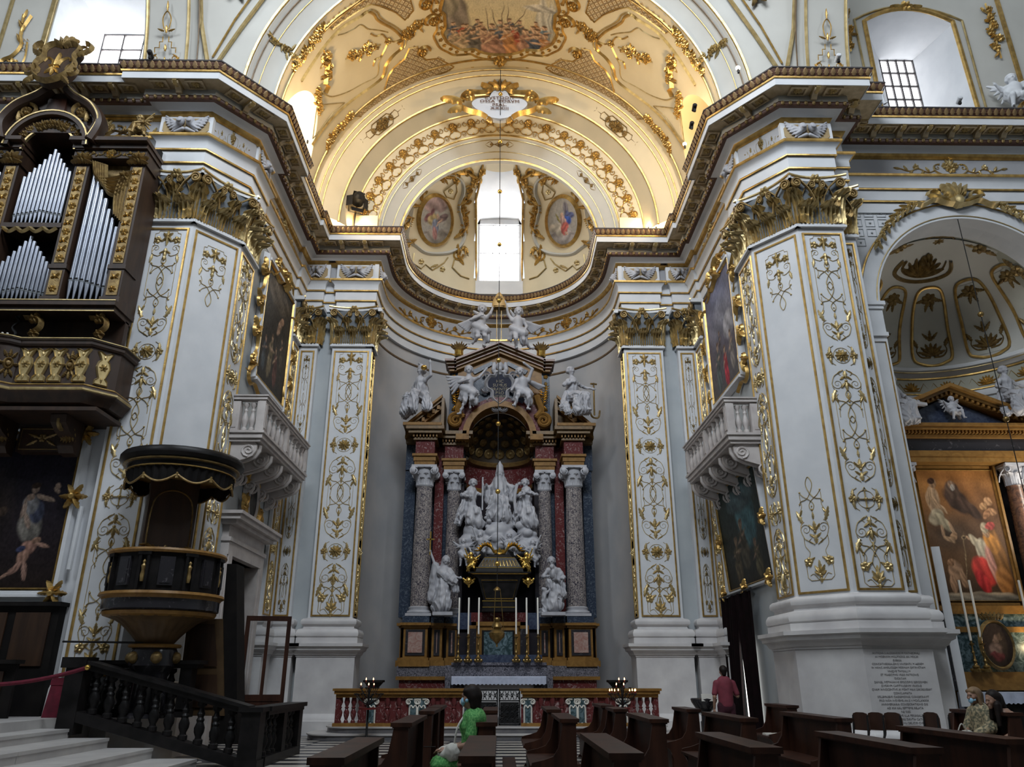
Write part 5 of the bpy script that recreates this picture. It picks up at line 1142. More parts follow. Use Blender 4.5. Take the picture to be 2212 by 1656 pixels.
# dark lining between arch and tower pipes
for s in(-1,1):
    c=[(s*1.02,4.1),(s*1.15,4.6),(s*.9,5.05),(s*.45,5.35),(s*.2,5.6)]
    pts=cr(c,5); ob('pediment_scroll',MB().tube([(x,-.3,z) for x,z in pts],.13,8,flat=1.8),'organwood',T); ob('gilt_pediment_edge',MB().tube([(x,-.50,z+.06) for x,z in pts],.028,6),'goldpale',T)
    q=Rel(); q.line(spiral(s*.62,4.95,.22,PI/2,1.6,s,22),.05,.08,True); q.flower(s*.62,4.95,.1,6,.07); q.leaf(s*.8,4.65,R(90),.3,.16,.07); ob('gilt_scroll',q,'golddark',T,FR((0,-.36,0)))
ob('pediment_field',MB().prism([(-1.05,4.4),(1.05,4.4),(1.0,4.8),(.5,5.3),(.25,5.55),(-.25,5.55),(-.5,5.3),(-1.0,4.8)],-.28,.3),'organwood',T)
ob('pediment_panel',MB().box(-.22,.22,-.34,-.28,5.0,5.35),'pew',T)
sh=cr([(0,.75),(.3,.7),(.42,.5),(.36,.2),(.46,-.05),(.40,-.4),(.2,-.62),(0,-.7)],5); full_=sh+[(-x,z) for x,z in sh[1:-1]][::-1]
cr_=part('crest',T,FR((0,-.62,6.05),rx=R(-12)))
ob('shield',MB().prism(full_,-.08,.12),'organwood',cr_); r=Rel(); r.line(full_,.06,.12,closed=True)
for s in(-1,1): r.line(spiral(s*.52,.55,.2,PI/2,1.5,-s,18),.06,.12,True); r.line(spiral(s*.5,-.3,.2,PI/2,1.5,s,18),.05,.1,True); r.leaf(s*.4,.3,R(90-s*60),.35,.2,.1); r.leaf(s*.3,-.5,R(-90+s*40),.35,.16,.1)
for a in(40,65,90,115,140): r.leaf(0,.62,R(a),.4,.2,.14)
ob('gilt_frame',r,'golddark',cr_,FR((0,-.09,0)))
r=Rel(); r.leaf(0,-.15,PI/2,.55,.18,.08)
for s in(-1,1): r.line(cr([(s*.05,-.1),(s*.1,.1),(s*.24,.22),(s*.3,.08)],5),.05,.07,True); r.leaf(0,-.15,R(-90+s*35),.28,.1,.06)
r.line([(-.12,-.12),(.12,-.12)],.03,.07); r.leaf(0,-.15,-PI/2,.3,.12,.07); ob('gilt_lily',r,'gold',cr_,FR((0,-.09,0)))
# drapery carving at the right post, figures on the beam
r=Rel()
for i in range(6): r.line(cr([(1.05+.06*i,3.72-.02*i),(1.25+.05*i,3.25-.06*i+.12*0),(1.75,3.30-.10*i),(2.02,3.45-.06*i)],5),.05,.07)
for i in range(5): r.line(cr([(1.78+.06*i,3.3),(1.72+.07*i,2.8),(1.8+.05*i,2.25-.05*i)],5),.045,.06)
r.flower(1.86,3.3,.14,7,.12); ob('gilt_drapery',r,'golddark',T,FR((0,-.1,0)))
c2=MB().box(1.02,2.0,.1,.3,3.3,3.75); ob('lambrequin',c2,'golddark',T)
ob('carved_child',put_mesh('sit','golddark'),None,T,FR((2.05,-.25,4.2),rz=R(-40),sc=.85))
q=Rel(); q.line(cr([(1.3,4.25),(1.5,4.45),(1.75,4.4),(1.9,4.7)],5),.03,.05)
for i in range(7): q.leaf(1.3+.1*i,4.35+.03*(i%3),R(30+50*(i%3)),.22,.09,.05)
ob('gilt_branch',q,'golddark',T,FR((0,-.3,0)))
# console recess
ob('console_recess',MB().box(-2.4,2.3,.35,.5,-1.1,-.2),'organwood',T); ob('console_panel',MB().box(.6,1.9,.2,.36,-1.05,-.72),'organwood',T)
for x in(.55,1.95):
    q=Rel(); q.line(cr([(x-.2,-.32),(x+.1,-.36),(x+.16,-.55),(x,-.7)],5),.06,.12); q.flower(x,-.34,.14,6,.12); q.flower(x+.05,-.72,.12,6,.1); ob('gilt_bracket',q,'golddark',T,FR((0,-.05,0)))
kb=MB()
for i in range(8):
    for j in range(2): kb.sphere((-.75+.11*i+.05*j,-.02,-.62-.09*j-.01*i),.026,6,4)
ob('stop_knobs',kb,'candle',T,kind='stuff')
ob('console_lamp',MB().tube([(.1+.05*sin(a*.9),.05,-.75+.045*a) for a in range(12)],.03,6).lathe([(.02,0),(.09,.12),(.1,.25)],10,(.14,.05,-.28)),'iron',T)
# ---- gallery
T=th('singers_gallery','dark walnut gallery parapet with gilt baluster panels below the organ','gallery',(-10.55,15.0,7.0))
gp=[(-3.2,-.12),(-.35,-.12),(-.18,-.26),(.0,-.34),(.22,-.34),(.42,-.26),(.58,-.12),(2.05,-.12),(2.48,.32),(2.48,.95)]
ob('parapet',sweep(gp,[(-.1,.02),(0,.02),(0,1.0),(-.1,1.0)]),'organwood',T)
ob('top_rail',sweep(gp,[(-.12,.98),(.04,.98),(.07,1.02),(.07,1.08),(.10,1.10),(.10,1.14),(-.12,1.14)]),'organwood',T); ob('gilt_top_edge',sweep(gp,[(.10,1.12),(.115,1.125),(.115,1.145),(.1,1.15)]),'goldpale',T)
ob('bottom_rail',sweep(gp,[(0,.12),(.05,.1),(.09,.04),(.09,-.02),(.05,-.08),(.0,-.14),(-.06,-.24),(-.3,-.34),(-.9,-.36)]),'organwood',T); ob('gilt_bottom_edge',sweep(gp,[(.09,.045),(.105,.03),(.105,.0),(.09,-.02)]),'goldpale',T); ob('gilt_bottom_edge',sweep(gp,[(.0,.12),(.012,.13),(.012,.15),(0,.16)]),'gold',T)
ob('soffit',MB().box(-3.2,2.4,-.1,1.2,-.42,-.34),'organwood',T)
def bpanel():
    r=Rel(); o=[(.0,-.36),(.13,-.36),(.12,-.28),(.06,-.22),(.10,-.10),(.13,.02),(.10,.14),(.06,.18),(.09,.26),(.15,.36),(.10,.36),(.0,.30)]; o=o+[(-x,z) for x,z in o[1:-1]][::-1]
    m_=Rel(); m_.add([(x,-.02,z) for x,z in o]+[(x,.02,z) for x,z in o],[tuple(range(len(o)))]+[(i,i+len(o),(i+1)%len(o)+len(o),(i+1)%len(o)) for i in range(len(o))]); m_.line(o,.022,.05,closed=True); m_.flower(0,.02,.09,6,.06); m_.leaf(0,-.2,-PI/2,.14,.09,.05); m_.leaf(0,.2,PI/2,.12,.1,.05); return m_
def cart():
    r=Rel(); r.line([(.07*cos(a*PI/8),.11*sin(a*PI/8)) for a in range(16)],.03,.05,closed=True); r.blob(0,0,.07,.06,10)
    for a in(60,90,120,-60,-90,-120,0,180): r.leaf(.08*cos(R(a)),.15*sin(R(a)),R(a),.17,.09,.05)
    return r
BP=bpanel().mesh('gilt_baluster','goldpale',25); CTm=cart().mesh('gilt_cartouche','golddark',25)
for x,kind in((-1.9,'b'),(-1.6,'c'),(-1.3,'b'),(-1.02,'b'),(-.72,'c'),(-.42,'b'),(.78,'b'),(1.1,'b'),(1.42,'b'),(1.70,'c'),(1.93,'b')): ob('gilt_baluster' if kind=='b' else 'gilt_cartouche',BP if kind=='b' else CTm,None,T,FR((x,-.125,.56)))
for x,y,a,kind in((-.20,-.24,R(-38),'c'),(.11,-.35,0,'b'),(.47,-.22,R(38),'c'),(2.27,.09,R(46),'b')): ob('gilt_baluster' if kind=='b' else 'gilt_cartouche',BP if kind=='b' else CTm,None,T,FR((x,y,.56),a))
for x in(-1.3,.15,1.55):
    br=part('bracket',T,FR((x,.85,-.40)))
    o=[(0,0),(0,-.75),(-.2,-.72),(-.3,-.6),(-.26,-.42),(-.5,-.34),(-.72,-.2),(-.75,-.04),(-.7,0)]; m_=MB(); n=len(o); m_.add([(-.16,y,z) for y,z in o]+[(.16,y,z) for y,z in o],[tuple(range(n)),tuple(range(2*n-1,n-1,-1))]+[(i,i+n,(i+1)%n+n,(i+1)%n) for i in range(n)]); ob('bracket_body',m_,'organwood',br)
    ob('gilt_acanthus',LEAF_G if 0 else unit_leaf().mesh('gilt_acanthus','golddark',60),None,br,FR((0,-.22,-.62),rx=R(25),sc=(.34,.5,.62))); ob('gilt_volute',MB().tube([(0,-.56+.14*cos(t*.6),-.16+.14*sin(t*.6)) for t in range(11)],.05,6),'golddark',br)
for i,x in enumerate((-.55,.85)):
    q=part('soffit_panel',T,FR((x,.9,-.72))); ob('panel_board',MB().box(-.52,.52,-.03,.3,-.30,.25),'organwood',q); r=Rel(); r.line([(-.46,-.25),(.46,-.25),(.46,.2),(-.46,.2)],.014,.02,closed=True); h=Rel(); h.leaf(.05,0,R(20),.3,.1); h.leaf(.1,-.05,R(-30),.25,.1); r.both(h); r.flower(0,0,.1,6); ob('gilt_inlay',r,'golddark',q,FR((0,-.03,0)))
# ================================================================ CHOIR WALL: PAINTING AND STALLS
ops=[(.90,.93,.10,.012,-20,(.07,.07,.09),.5),(.5,.5,.12,.2,0,(.03,.022,.018),.8),(.50,.47,.035,.03,0,(.09,.055,.035)),(.58,.50,.03,.03,0,(.06,.04,.03)),(.50,.36,.08,.12,0,(.035,.025,.02)),
 (.775,.41,.075,.10,5,(.17,.155,.135)),(.80,.50,.05,.08,10,(.05,.055,.085)),(.755,.545,.05,.065,8,(.20,.195,.20)),(.745,.60,.022,.02,0,(.30,.21,.16)),(.76,.655,.026,.034,0,(.30,.215,.17)),(.76,.675,.032,.022,0,(.035,.022,.016)),(.715,.52,.018,.07,-8,(.29,.21,.165)),(.745,.44,.016,.06,25,(.29,.21,.165)),(.835,.59,.065,.016,-22,(.30,.22,.17)),(.90,.645,.03,.016,-50,(.30,.22,.17)),(.905,.675,.016,.022,0,(.31,.22,.17)),
 (.80,.265,.05,.045,-40,(.27,.15,.115)),(.835,.31,.026,.026,0,(.22,.13,.09)),(.775,.20,.035,.05,-20,(.26,.15,.11)),(.74,.13,.022,.055,-35,(.26,.15,.115)),(.80,.11,.018,.06,10,(.26,.155,.12)),(.69,.085,.035,.012,30,(.25,.15,.11)),(.885,.275,.05,.012,-10,(.27,.16,.12)),(.755,.255,.03,.022,30,(.04,.045,.09))]
T=picture('painting','very dark painting of a woman in white raising her hand below the organ gallery',FR((-10.62,16.2,4.75)),3.25,3.15,canvas(144,144,(.020,.018,.03),(.018,.012,.01),ops,11,.15),144,144,fw=.2,prof=.14)
for x,z in((1.72,1.68),(1.72,-1.68),(1.74,.3),(.0,-1.7),(.0,1.7)):
    q=Rel()
    for a in range(6): q.leaf(0,0,R(60*a),.30,.16,.12)
    q.blob(0,0,.10,.16); ob('gilt_corner',q,'gold',T,FR((x,-.15,z)))
ob('hanging_rod',MB().tube([(1.92,-.1,-1.2),(1.92,-.1,.1)],.05,8),'plaster',T)
st('wall_choir_cornice',MB().box(-20,-8.75,16.05,16.3,2.86,3.0).box(-20,-8.75,15.98,16.3,3.0,3.05),'plaster')
T=th('choir_stall','tall black wooden choir stall panelling under the dark painting','choir stall',(-10.9,16.1,.8))
ob('back',MB().box(-2.2,2.25,-.12,.12,0,2.1),'black',T); ob('cornice',MB().box(-2.25,2.3,-.22,.12,2.02,2.1),'black',T)
for i in range(5): ob('panel',MB().box(-1.98+.85*i,-1.3+.85*i,-.15,-.12,.9,1.9),'walnut',T)
ob('desk',MB().box(-2.2,2.1,-.9,-.82,0,.95).box(-2.2,2.15,-1.05,-.75,.93,1.0),'black',T)
for i in range(3): ob('desk_panel',MB().box(-1.6+1.25*i,-.6+1.25*i,-.93,-.9,.15,.8),'walnut',T)
T=th('stool','dark red velvet topped stool beside the choir stall','stool',(-8.05,15.75,.8)); ob('cushion',MB().box(-.26,.26,-.2,.2,.56,.66).box(-.24,.24,-.18,.18,.66,.69),'velvet',T); ob('skirt',MB().frustum(-.3,.3,-.22,.22,0,-.25,.25,-.19,.19,.56),'velvet',T)
T=th('barrier_rope','dark red velvet rope sagging across the presbytery','rope',(-8.6,14.6,1.3)); ob('rope',MB().tube([(-1.6+3.0*t,.0,-.0+.20*(2*t-1)**2+.16*t) for t in [i/14 for i in range(15)]],.035,8),'velvet',T)
ob('rope_end',MB().sphere((1.4,0,.36),.05),'gilt',T); ob('stanchion',MB().lathe([(.16,-.5),(.16,-.47),(.02,-.44),(.02,.22),(.04,.26)],10,(-1.6,0,0)),'gilt',T)
# ================================================================ PRESBYTERY STEPS AND BLACK BALUSTRADE
S_=st('floor_presbytery',MB().box(-20,-8.0,4,16.3,0,.8).box(-8.0,-7.6,15.0,16.3,0,.8),'steps')
for i,(x0,x1,z) in enumerate(((-8.0,-7.5,.65),(-7.5,-6.8,.5),(-6.8,-6.0,.34),(-6.0,-5.2,.17))):
    n=4
    for j in range(n): 
        y0=4+10.95*j/n; y1=4+10.95*(j+1)/n-.012; ob('step_slab',MB().box(x0-.02,x1+.03,y0,y1,z-.17 if z>.18 else 0,z-.05).box(x0-.02,x1+.045,y0,y1,z-.05,z),'steps',S_)
BLb=MB().lathe([(.085,0),(.085,.07),(.06,.09),(.055,.12),(.09,.20),(.095,.27),(.06,.36),(.075,.40),(.05,.44),(.075,.50),(.05,.55),(.04,.60),(.085,.64),(.085,.70)],10).mesh('baluster','ebony')
T=th('stair_balustrade','black marble balustrade with bulbous balusters descending the presbytery steps','balustrade',(-4.3,15.05,0))
x0,x1,za,zb=-3.2,-.05,.80,.0
sl=lambda x:zb+(za-zb)*(x1-x)/(x1-x0)
def rail(zo,h,y0,y1,xa=x0,xb=x1): return MB().add([(xa,y0,sl(xa)+zo),(xb,y0,sl(xb)+zo),(xb,y1,sl(xb)+zo),(xa,y1,sl(xa)+zo),(xa,y0,sl(xa)+zo+h),(xb,y0,sl(xb)+zo+h),(xb,y1,sl(xb)+zo+h),(xa,y1,sl(xa)+zo+h)],[(0,3,2,1),(4,5,6,7),(0,1,5,4),(1,2,6,5),(2,3,7,6),(3,0,4,7)])
ob('plinth',rail(-.02,.18,-.16,.16),'ebony',T); ob('handrail',rail(.86,.10,-.14,.14).join(rail(.96,.06,-.2,.2)),'ebony',T)
ob('post',MB().box(x0-.22,x0+.1,-.17,.17,.55,1.66).box(x0-.3,x0+.15,-.22,.22,1.66,1.84),'ebony',T); ob('post',MB().box(-.17,.17,-.17,.17,0,.92).box(-.22,.22,-.22,.22,.92,1.0).box(-.2,.2,-.2,.2,0,.14),'ebony',T)
for i in range(10):
    x=x0+.3+(x1-x0-.55)*i/9.3; ob('baluster',BLb,None,T,FR((x,0,sl(x)+.16),sc=(1,1,1)))
T=th('landing_balustrade','low black marble balustrade at the foot of the presbytery steps','balustrade',(-4.25,15.3,0),PI/2)
ob('plinth',MB().box(.02,2.6,-.16,.16,0,.16),'ebony',T); ob('handrail',MB().box(.0,2.75,-.2,.2,.92,1.0).box(.0,2.7,-.15,.15,.85,.92),'ebony',T); ob('post',MB().box(2.35,2.62,-.15,.15,.1,.9),'ebony',T); ob('post',MB().box(1.15,1.4,-.14,.14,.1,.9),'ebony',T)
for i in range(3): ob('baluster',BLb,None,T,FR((.3+.3*i,0,.15))); ob('baluster',BLb,None,T,FR((1.6+.28*i,0,.15)))
T=th('upper_balustrade','level black marble balustrade enclosing the pulpit foot','balustrade',(-6.75,15.75,.8))
ob('plinth',MB().box(-1.1,1.05,-.14,.14,0,.14),'ebony',T); ob('handrail',MB().box(-1.12,1.12,-.16,.16,.86,.93).box(-1.15,1.18,-.21,.21,.93,1.0),'ebony',T); ob('post',MB().box(.8,1.02,-.14,.14,.1,.88),'ebony',T)
for i in range(6): ob('baluster',BLb,None,T,FR((-.9+.3*i,0,.14),sc=(1,1,1.02)))
# ================================================================ PULPIT
T=th('pulpit','black and gilt round pulpit with a fringed canopy against the organ pier','pulpit',(-6.45,15.5,0))
n=32
ob('canopy',MB().lathe([(.1,5.66),(.95,5.72),(1.16,5.70),(1.2,5.64),(1.2,5.58),(1.1,5.5),(1.04,5.44),(1.04,5.36),(.98,5.34),(.9,5.38),(.01,5.4)],n),'ebony',T); ob('gilt_ring',MB().lathe([(1.1,5.5),(1.125,5.49),(1.12,5.465),(1.08,5.46)],n),'golddark',T); ob('gilt_ring',MB().lathe([(1.04,5.37),(1.06,5.36),(1.06,5.34),(1.03,5.335)],n),'gold',T)
va=MB()
def vf2(u,v):
    a=2*PI*u; k=abs(sin(a*5)); r=1.02-.02*v+.02*sin(a*40); return (r*cos(a),r*sin(a),5.36-(.20+.14*k)*v)
va.grid(vf2,160,3); ob('valance',va,'black',T); fr=MB().tube([((1.03)*cos(2*PI*i/160),(1.03)*sin(2*PI*i/160),5.36-.20-.14*abs(sin(2*PI*i/160*5))) for i in range(160)],.022,5,closed=True); ob('gilt_fringe',fr,'golddark',T)
for i in range(10):
    a=2*PI*i/10; ob('tassel',MB().lathe([(.01,.06),(.025,.04),(.02,.02),(.035,-.06),(.001,-.065)],6,(1.04*cos(a),1.04*sin(a),5.14)),'golddark',T)
bk=MB().box(-.48,.48,.25,.36,3.6,5.4); ob('backboard',bk,'organwood',T,FR(rz=R(40))); r=Rel(); r.line(cr([(-.38,3.7),(-.42,4.2),(-.36,4.9),(0,5.1),(.36,4.9),(.42,4.2),(.38,3.7)],6),.02,.03); h=Rel()
for i in range(5): h.leaf(.1+.06*i,3.78+.05*i,R(70-20*i),.2,.08)
r.both(h); r.flower(0,3.85,.14,7); ob('gilt_inlay',r,'golddark',T,FR(rz=R(40))@FR((0,.25,0)))
ob('top_rail',MB().lathe([(.98,3.68),(1.08,3.68),(1.1,3.72),(1.08,3.76),(.98,3.76)],n),'yellowmarble',T)
ob('drum',MB().lathe([(1.0,3.68),(1.0,3.0),(1.0,2.9)],n),'ebony',T)
for i in range(16):
    a=2*PI*i/16; F=FR((1.0*cos(a),1.0*sin(a),3.34),a+PI/2)
    if i%2: ob('drum_panel',MB().box(-.13,.13,-.03,.02,-.26,.26).box(-.09,.09,-.045,-.03,-.22,.22),'darkmarble',T,F)
    else:
        ob('niche_pilaster',MB().box(-.10,-.05,-.06,.02,-.34,.33).box(.05,.10,-.06,.02,-.34,.33).box(-.12,.12,-.07,.02,.28,.34),'ebony',T,F); ob('niche_statuette',MB().lathe([(.03,-.2),(.045,-.1),(.03,0),(.045,.08),(.02,.12),(.032,.16),(.001,.2)],8,(0,-.03,0)),'golddark',T,F)
ob('lower_cornice',MB().lathe([(1.0,2.98),(1.12,2.98),(1.14,2.93),(1.08,2.9),(1.06,2.86)],n),'yellowmarble',T); ob('lower_band',MB().lathe([(1.06,2.88),(1.06,2.68),(1.0,2.64)],n),'darkmarble',T); ob('yellow_ring',MB().lathe([(1.0,2.66),(1.03,2.64),(1.0,2.58),(.9,2.55)],n),'yellowmarble',T)
bw=MB()
def bf(u,v):
    a=2*PI*u; r=.92-.62*(v**.6)+.02*sin(a*24)*(1-v); return (r*cos(a),r*sin(a),2.56-.5*v)
bw.grid(bf,96,10); ob('fluted_bowl',bw,'yellowbrown',T); ob('neck_ring',MB().lathe([(.3,2.08),(.46,2.08),(.48,2.05),(.46,2.02),(.3,2.0)],24),'yellowmarble',T); ob('stem',MB().lathe([(.38,2.03),(.42,1.95),(.42,1.7),(.36,1.62),(.30,1.5),(.34,.9),(.45,.85),(.45,.8)],24),'darkmarble',T)
for i in range(6): a=2*PI*i/6; ob('carved_boss',MB().sphere((.42*cos(a),.42*sin(a),1.84),.11,8,6),'golddark',T)
ob('cross_bar',MB().tube([(-1.6,-.3,2.12),(.0,-.3,2.10)],.018,6),'iron',T)
# stair behind the pulpit
T=th('pulpit_stair','black boarded stair with ochre panels rising behind the pulpit','stair',(-5.35,16.3,0)); ob('string_board',MB().add([(-.22,0,3.7),(-.02,0,3.7),(.42,0,.3),(-.05,0,.3),(-.22,.5,3.7),(-.02,.5,3.7),(.42,.5,.3),(-.05,.5,.3)],[(0,1,2,3),(7,6,5,4),(0,4,5,1),(1,5,6,2),(2,6,7,3),(3,7,4,0)]),'black',T)
ob('panel_frame',MB().add([(-.85,-.05,2.6),(-.15,-.05,2.6),(.12,-.05,.8),(-.8,-.05,.8),(-.85,.05,2.6),(-.15,.05,2.6),(.12,.05,.8),(-.8,.05,.8)],[(0,3,2,1),(4,5,6,7),(0,1,5,4),(1,2,6,5),(2,3,7,6),(3,0,4,7)]),'yellowbrown',T); ob('panel_board',MB().add([(-.75,-.08,2.5),(-.28,-.08,2.5),(-.12,-.08,1.7),(-.72,-.08,1.7)],[(0,3,2,1)]).add([(-.7,-.08,1.55),(-.1,-.08,1.55),(-.02,-.08,.95),(-.68,-.08,.95)],[(0,3,2,1)]),'walnut',T)
# ================================================================ ALTARPIECE
AX=.06
for k in range(2):
    w=4.95-.42*k; y0=21.2+.38*k; pl=[(-w,24.4),(-w,y0+.9)]+[(-w+.9*(1-cos(a*PI/12)),y0+.9-.9*sin(a*PI/12)) for a in range(1,7)]; pl=pl+[(-x,y) for x,y in pl[::-1]]
    s_=st('floor_altar_step_%d'%(k+1),MB().prismz([(x+AX,y) for x,y in pl],.15*k,.15*k+.12),'darkstep'); ob('tread',MB().prismz([(x+AX+(.03 if x>0 else -.03),y-(.03 if y<24 else 0)) for x,y in pl],.15*k+.12,.15*k+.15),'steps',s_)
st('floor_altar_platform',MB().box(-1.9+AX,1.9+AX,22.9,25.,.3,.45).box(-4.2,4.2,24.,28.3,.0,.3),'darkstep')
VOLC=MB().tube([(x,0,z) for x,z in spiral(0,0,.15,PI*.75,2.0,-1,26,.12)],[.042*(1-.35*i/26) for i in range(27)],6,flat=2.).tube([(-.30,.03,.13),(-.1,0,.14)],.035,6,flat=2.).mesh('volute','statue')
T=th('altarpiece','towering marble altarpiece with breccia columns, broken pediments and a coffered niche','altarpiece',(AX,25.2,.3)); Z0=-.3
def bx(name,mat,*b,par=None,m=None):
    if len(b)==2 and (b[0][1]<b[1][0]):      # a mirrored pair: two parts
        for q in b: bx(name,mat,q,par=par,m=m)
        return
    mb=MB()
    for q in b: mb.box(q[0],q[1],q[2],q[3],q[4]+Z0,q[5]+Z0)
    return ob(name,mb,mat,par or T,m)
bx('red_base','redmarble',(-3.0,3.0,-.25,2.,.3,1.42)); bx('base_moulding','yellowmarble',(-3.1,3.1,-.35,1.,1.42,1.52))
bx('grey_band','greymarble',(-3.08,-1.2,-.3,1.,1.52,1.82),(1.2,3.08,-.3,1.,1.52,1.82))
for s in(-1,1):
    for x0,x1,y,nm in((2.14,2.98,-.32,'a'),(1.70,2.12,-.12,'b'),(1.24,1.68,.12,'c'),(3.0,3.12,.0,'d')):
        a,b=sorted((s*x0,s*x1)); pd=part('pedestal',T)
        bx('dado','yellowmarble',(a+.05,b-.05,y+.06,1.,1.82,3.0),(a-.05,b+.05,y-.03,1.,1.80,1.98),(a,b,y+.02,1.,1.98,2.06),par=pd); bx('cap','yellowmarble',(a-.0,b+.0,y,1.,2.94,3.0),(a-.06,b+.06,y-.06,1.,3.0,3.08),par=pd)
        if nm!='d':
            bx('panel_frame','darkmarble',(a+.12,b-.12,y+.03,y+.07,2.12,2.88),par=pd); bx('panel','pinkmarble',(a+.2,b-.2,y+.01,y+.05,2.2,2.8),par=pd)
            bx('blue_plinth','bluemarble',(a,b,y-.02,1.,3.08,3.28),par=pd)
    for cx,cy,r,zt,nm in((2.5,.05,.30,7.42,'o'),(1.55,.62,.24,7.42,'i')):
        c=part('column',T,FR((s*cx,cy,Z0)))
        ob('column_base',MB().box(-r*1.35,r*1.35,-r*1.35,r*1.35,3.28,3.36).lathe([(r*1.3,3.36),(r*1.36,3.40),(r*1.3,3.45),(r*1.12,3.47),(r*1.15,3.52),(r*1.18,3.55),(r*1.05,3.58)],20),'statue',c)
        fl=MB(); k=72
        def cf_(u,v):
            a=2*PI*u; t=v; rr=r*(1-.14*t**1.5)*(1-.045*abs(sin(12*a))); return (rr*cos(a),rr*sin(a),3.57+(zt-3.57)*t)
        fl.grid(cf_,k,12); ob('shaft',fl,'brecciacol',c)
        cpm=part('capital_',c,FR((0,0,zt))) if 0 else c; h=.7; R0=r*.9
        ob('capital_bell',MB().lathe([(R0,zt),(R0*1.1,zt+.05),(R0*1.05,zt+.08),(R0*1.12,zt+.3),(R0*1.2,zt+.42),(R0*1.3,zt+.58),(R0*1.3,zt+.6)],16).box(-R0*1.55,R0*1.55,-R0*1.55,R0*1.55,zt+.62,zt+.70),'statue',c)
        for i in range(8):
            a=2*PI*i/8+.2; ob('acanthus_leaf',LEAF_W,None,c,FR((R0*1.05*cos(a),R0*1.05*sin(a),zt+.06),a+PI/2,sc=(R0*.8,.30,.42)))
        for i in range(4):
            for q in(-1,1): ob('volute',VOLC,None,c,FR(rz=PI/2*i)@FR((q*R0*1.22,-R0*1.30,zt+.50),sc=(q*r/.3,1,r/.3)))
        for i in range(8):
            a=2*PI*(i+.5)/8+.2; ob('acanthus_leaf',LEAF_W,None,c,FR((R0*1.08*cos(a),R0*1.08*sin(a),zt+.05),a+PI/2,sc=(R0*.75,.30,.26)))
    # entablature over the columns
    for x0,x1,y,yd in((2.16,2.84,-.30,'o'),(1.22,1.9,.30,'i')):
        a,b=sorted((s*x0,s*x1)); e=part('entablature',T)
        bx('architrave','yellowmarble',(a,b,y,1.6,8.12,8.26),(a-.03,b+.03,y-.03,1.6,8.26,8.42),(a-.08,b+.08,y-.08,1.6,8.42,8.5),par=e); bx('frieze','redmarble',(a+.02,b-.02,y+.02,1.6,8.5,8.98),par=e)
        bx('cornice','yellowdark',(a-.06,b+.06,y-.06,1.6,8.98,9.06),(a-.22,b+.22,y-.22,1.6,9.18,9.3),(a-.30,b+.30,y-.30,1.6,9.3,9.42),par=e)
        den=MB(); n=8
        for i in range(n): x=a-.1+(b-a+.2)*(i+.5)/n; den.box(x-.025,x+.025,y-.14,y,9.07+Z0,9.16+Z0)
        ob('dentils',den,'yellowmarble',e,kind='stuff')
    a,b=sorted((s*2.84,s*3.2)); bx('outer_cornice','yellowdark',(a,b,.05,1.6,8.98,9.18),(a,b+.0,-.05,1.6,9.18,9.3)); bx('outer_pilaster','bluemarble',(a,b-.05 if s>0 else b,.35,1.6,3.28,8.1),(a,b,.3,1.6,8.1,8.98))
    a,b=sorted((s*1.9,s*2.2)); bx('dark_recess','redmarble',(a,b,.55,1.6,3.28,8.98))
    a,b=sorted((s*1.2,s*3.1)); bx('back_panel','bluemarble',(a,b,.9,1.6,3.0,9.0))
    # broken pediment wing: raking cornice of stacked mouldings
    P0,P1=(s*3.22,9.44),(s*1.98,10.52)
    wg=part('broken_pediment',T)
    for k,(o,h,y0,m_) in enumerate(((0,.10,-.34,'yellowmarble'),(-.10,.10,-.24,'yellowdark'),(-.24,.14,-.08,'yellowdark'),(-.34,.10,-.14,'yellowmarble'))):
        q=[(P0[0],P0[1]+o+Z0),(P1[0],P1[1]+o+Z0),(P1[0],P1[1]+o+h+Z0),(P0[0],P0[1]+o+h+Z0)]
        if s>0: q=q[::-1]
        ob('raking_moulding',MB().prism(q,y0,.9),m_,wg)
    q=[(s*3.1,9.5+Z0),(s*2.02,9.5+Z0),(s*2.02,10.3+Z0)]; ob('pediment_core',MB().prism(q if s<0 else q[::-1],.05,.8),'yellowdark',wg)
    d=MB()
    for i in range(7):
        t=(i+.6)/7.4; x=P0[0]+(P1[0]-P0[0])*t; z=P0[1]+(P1[1]-P0[1])*t-.2; d.box(x-.05,x+.05,-.2,-.02,z-.07+Z0,z+.07+Z0)
    ob('modillion_row',d,'yellowmarble',wg,kind='stuff'); a,b=sorted((s*3.25,s*1.95)); bx('base_cornice','yellowmarble',(a,b,-.62,.9,9.42,9.52),par=wg)
    bx('end_face','yellowdark',(min(s*1.9,s*2.0),max(s*1.9,s*2.0),-.3,.9,9.5,10.5),par=wg)
    # scroll flanking the arch
    sc_=part('arch_scroll',T); c=Vector((s*1.52,9.78)); 
    ob('volute',MB().tube([(c.x+a*s,-.02,c.y+b+Z0) for a,b in spiral(0,0,.27,PI*.9,2.1,-1,34,.1)],[.085*(1-.4*i/34) for i in range(35)],8,flat=2.2).lathe([(.26,-.02),(.26,.02)],16,(0,0,0)) if 0 else MB().tube([(c.x+a*s,.02,c.y+b+Z0) for a,b in spiral(0,0,.27,PI*.9,2.1,-1,34,.1)],[.085*(1-.4*i/34) for i in range(35)],8,flat=2.),'yellowmarble',sc_)
    ob('volute_back',MB().prism([(c.x+.28*cos(q*PI/10),c.y+Z0+.28*sin(q*PI/10)) for q in range(20)],.05,.5),'yellowdark',sc_)
    tail=cr([(s*1.27,9.9),(s*1.45,10.15),(s*1.35,10.5),(s*1.3,10.7)],6); ob('scroll_tail',MB().tube([(x,.1,z+Z0) for x,z in tail],.14,8,flat=1.8),'yellowmarble',sc_)
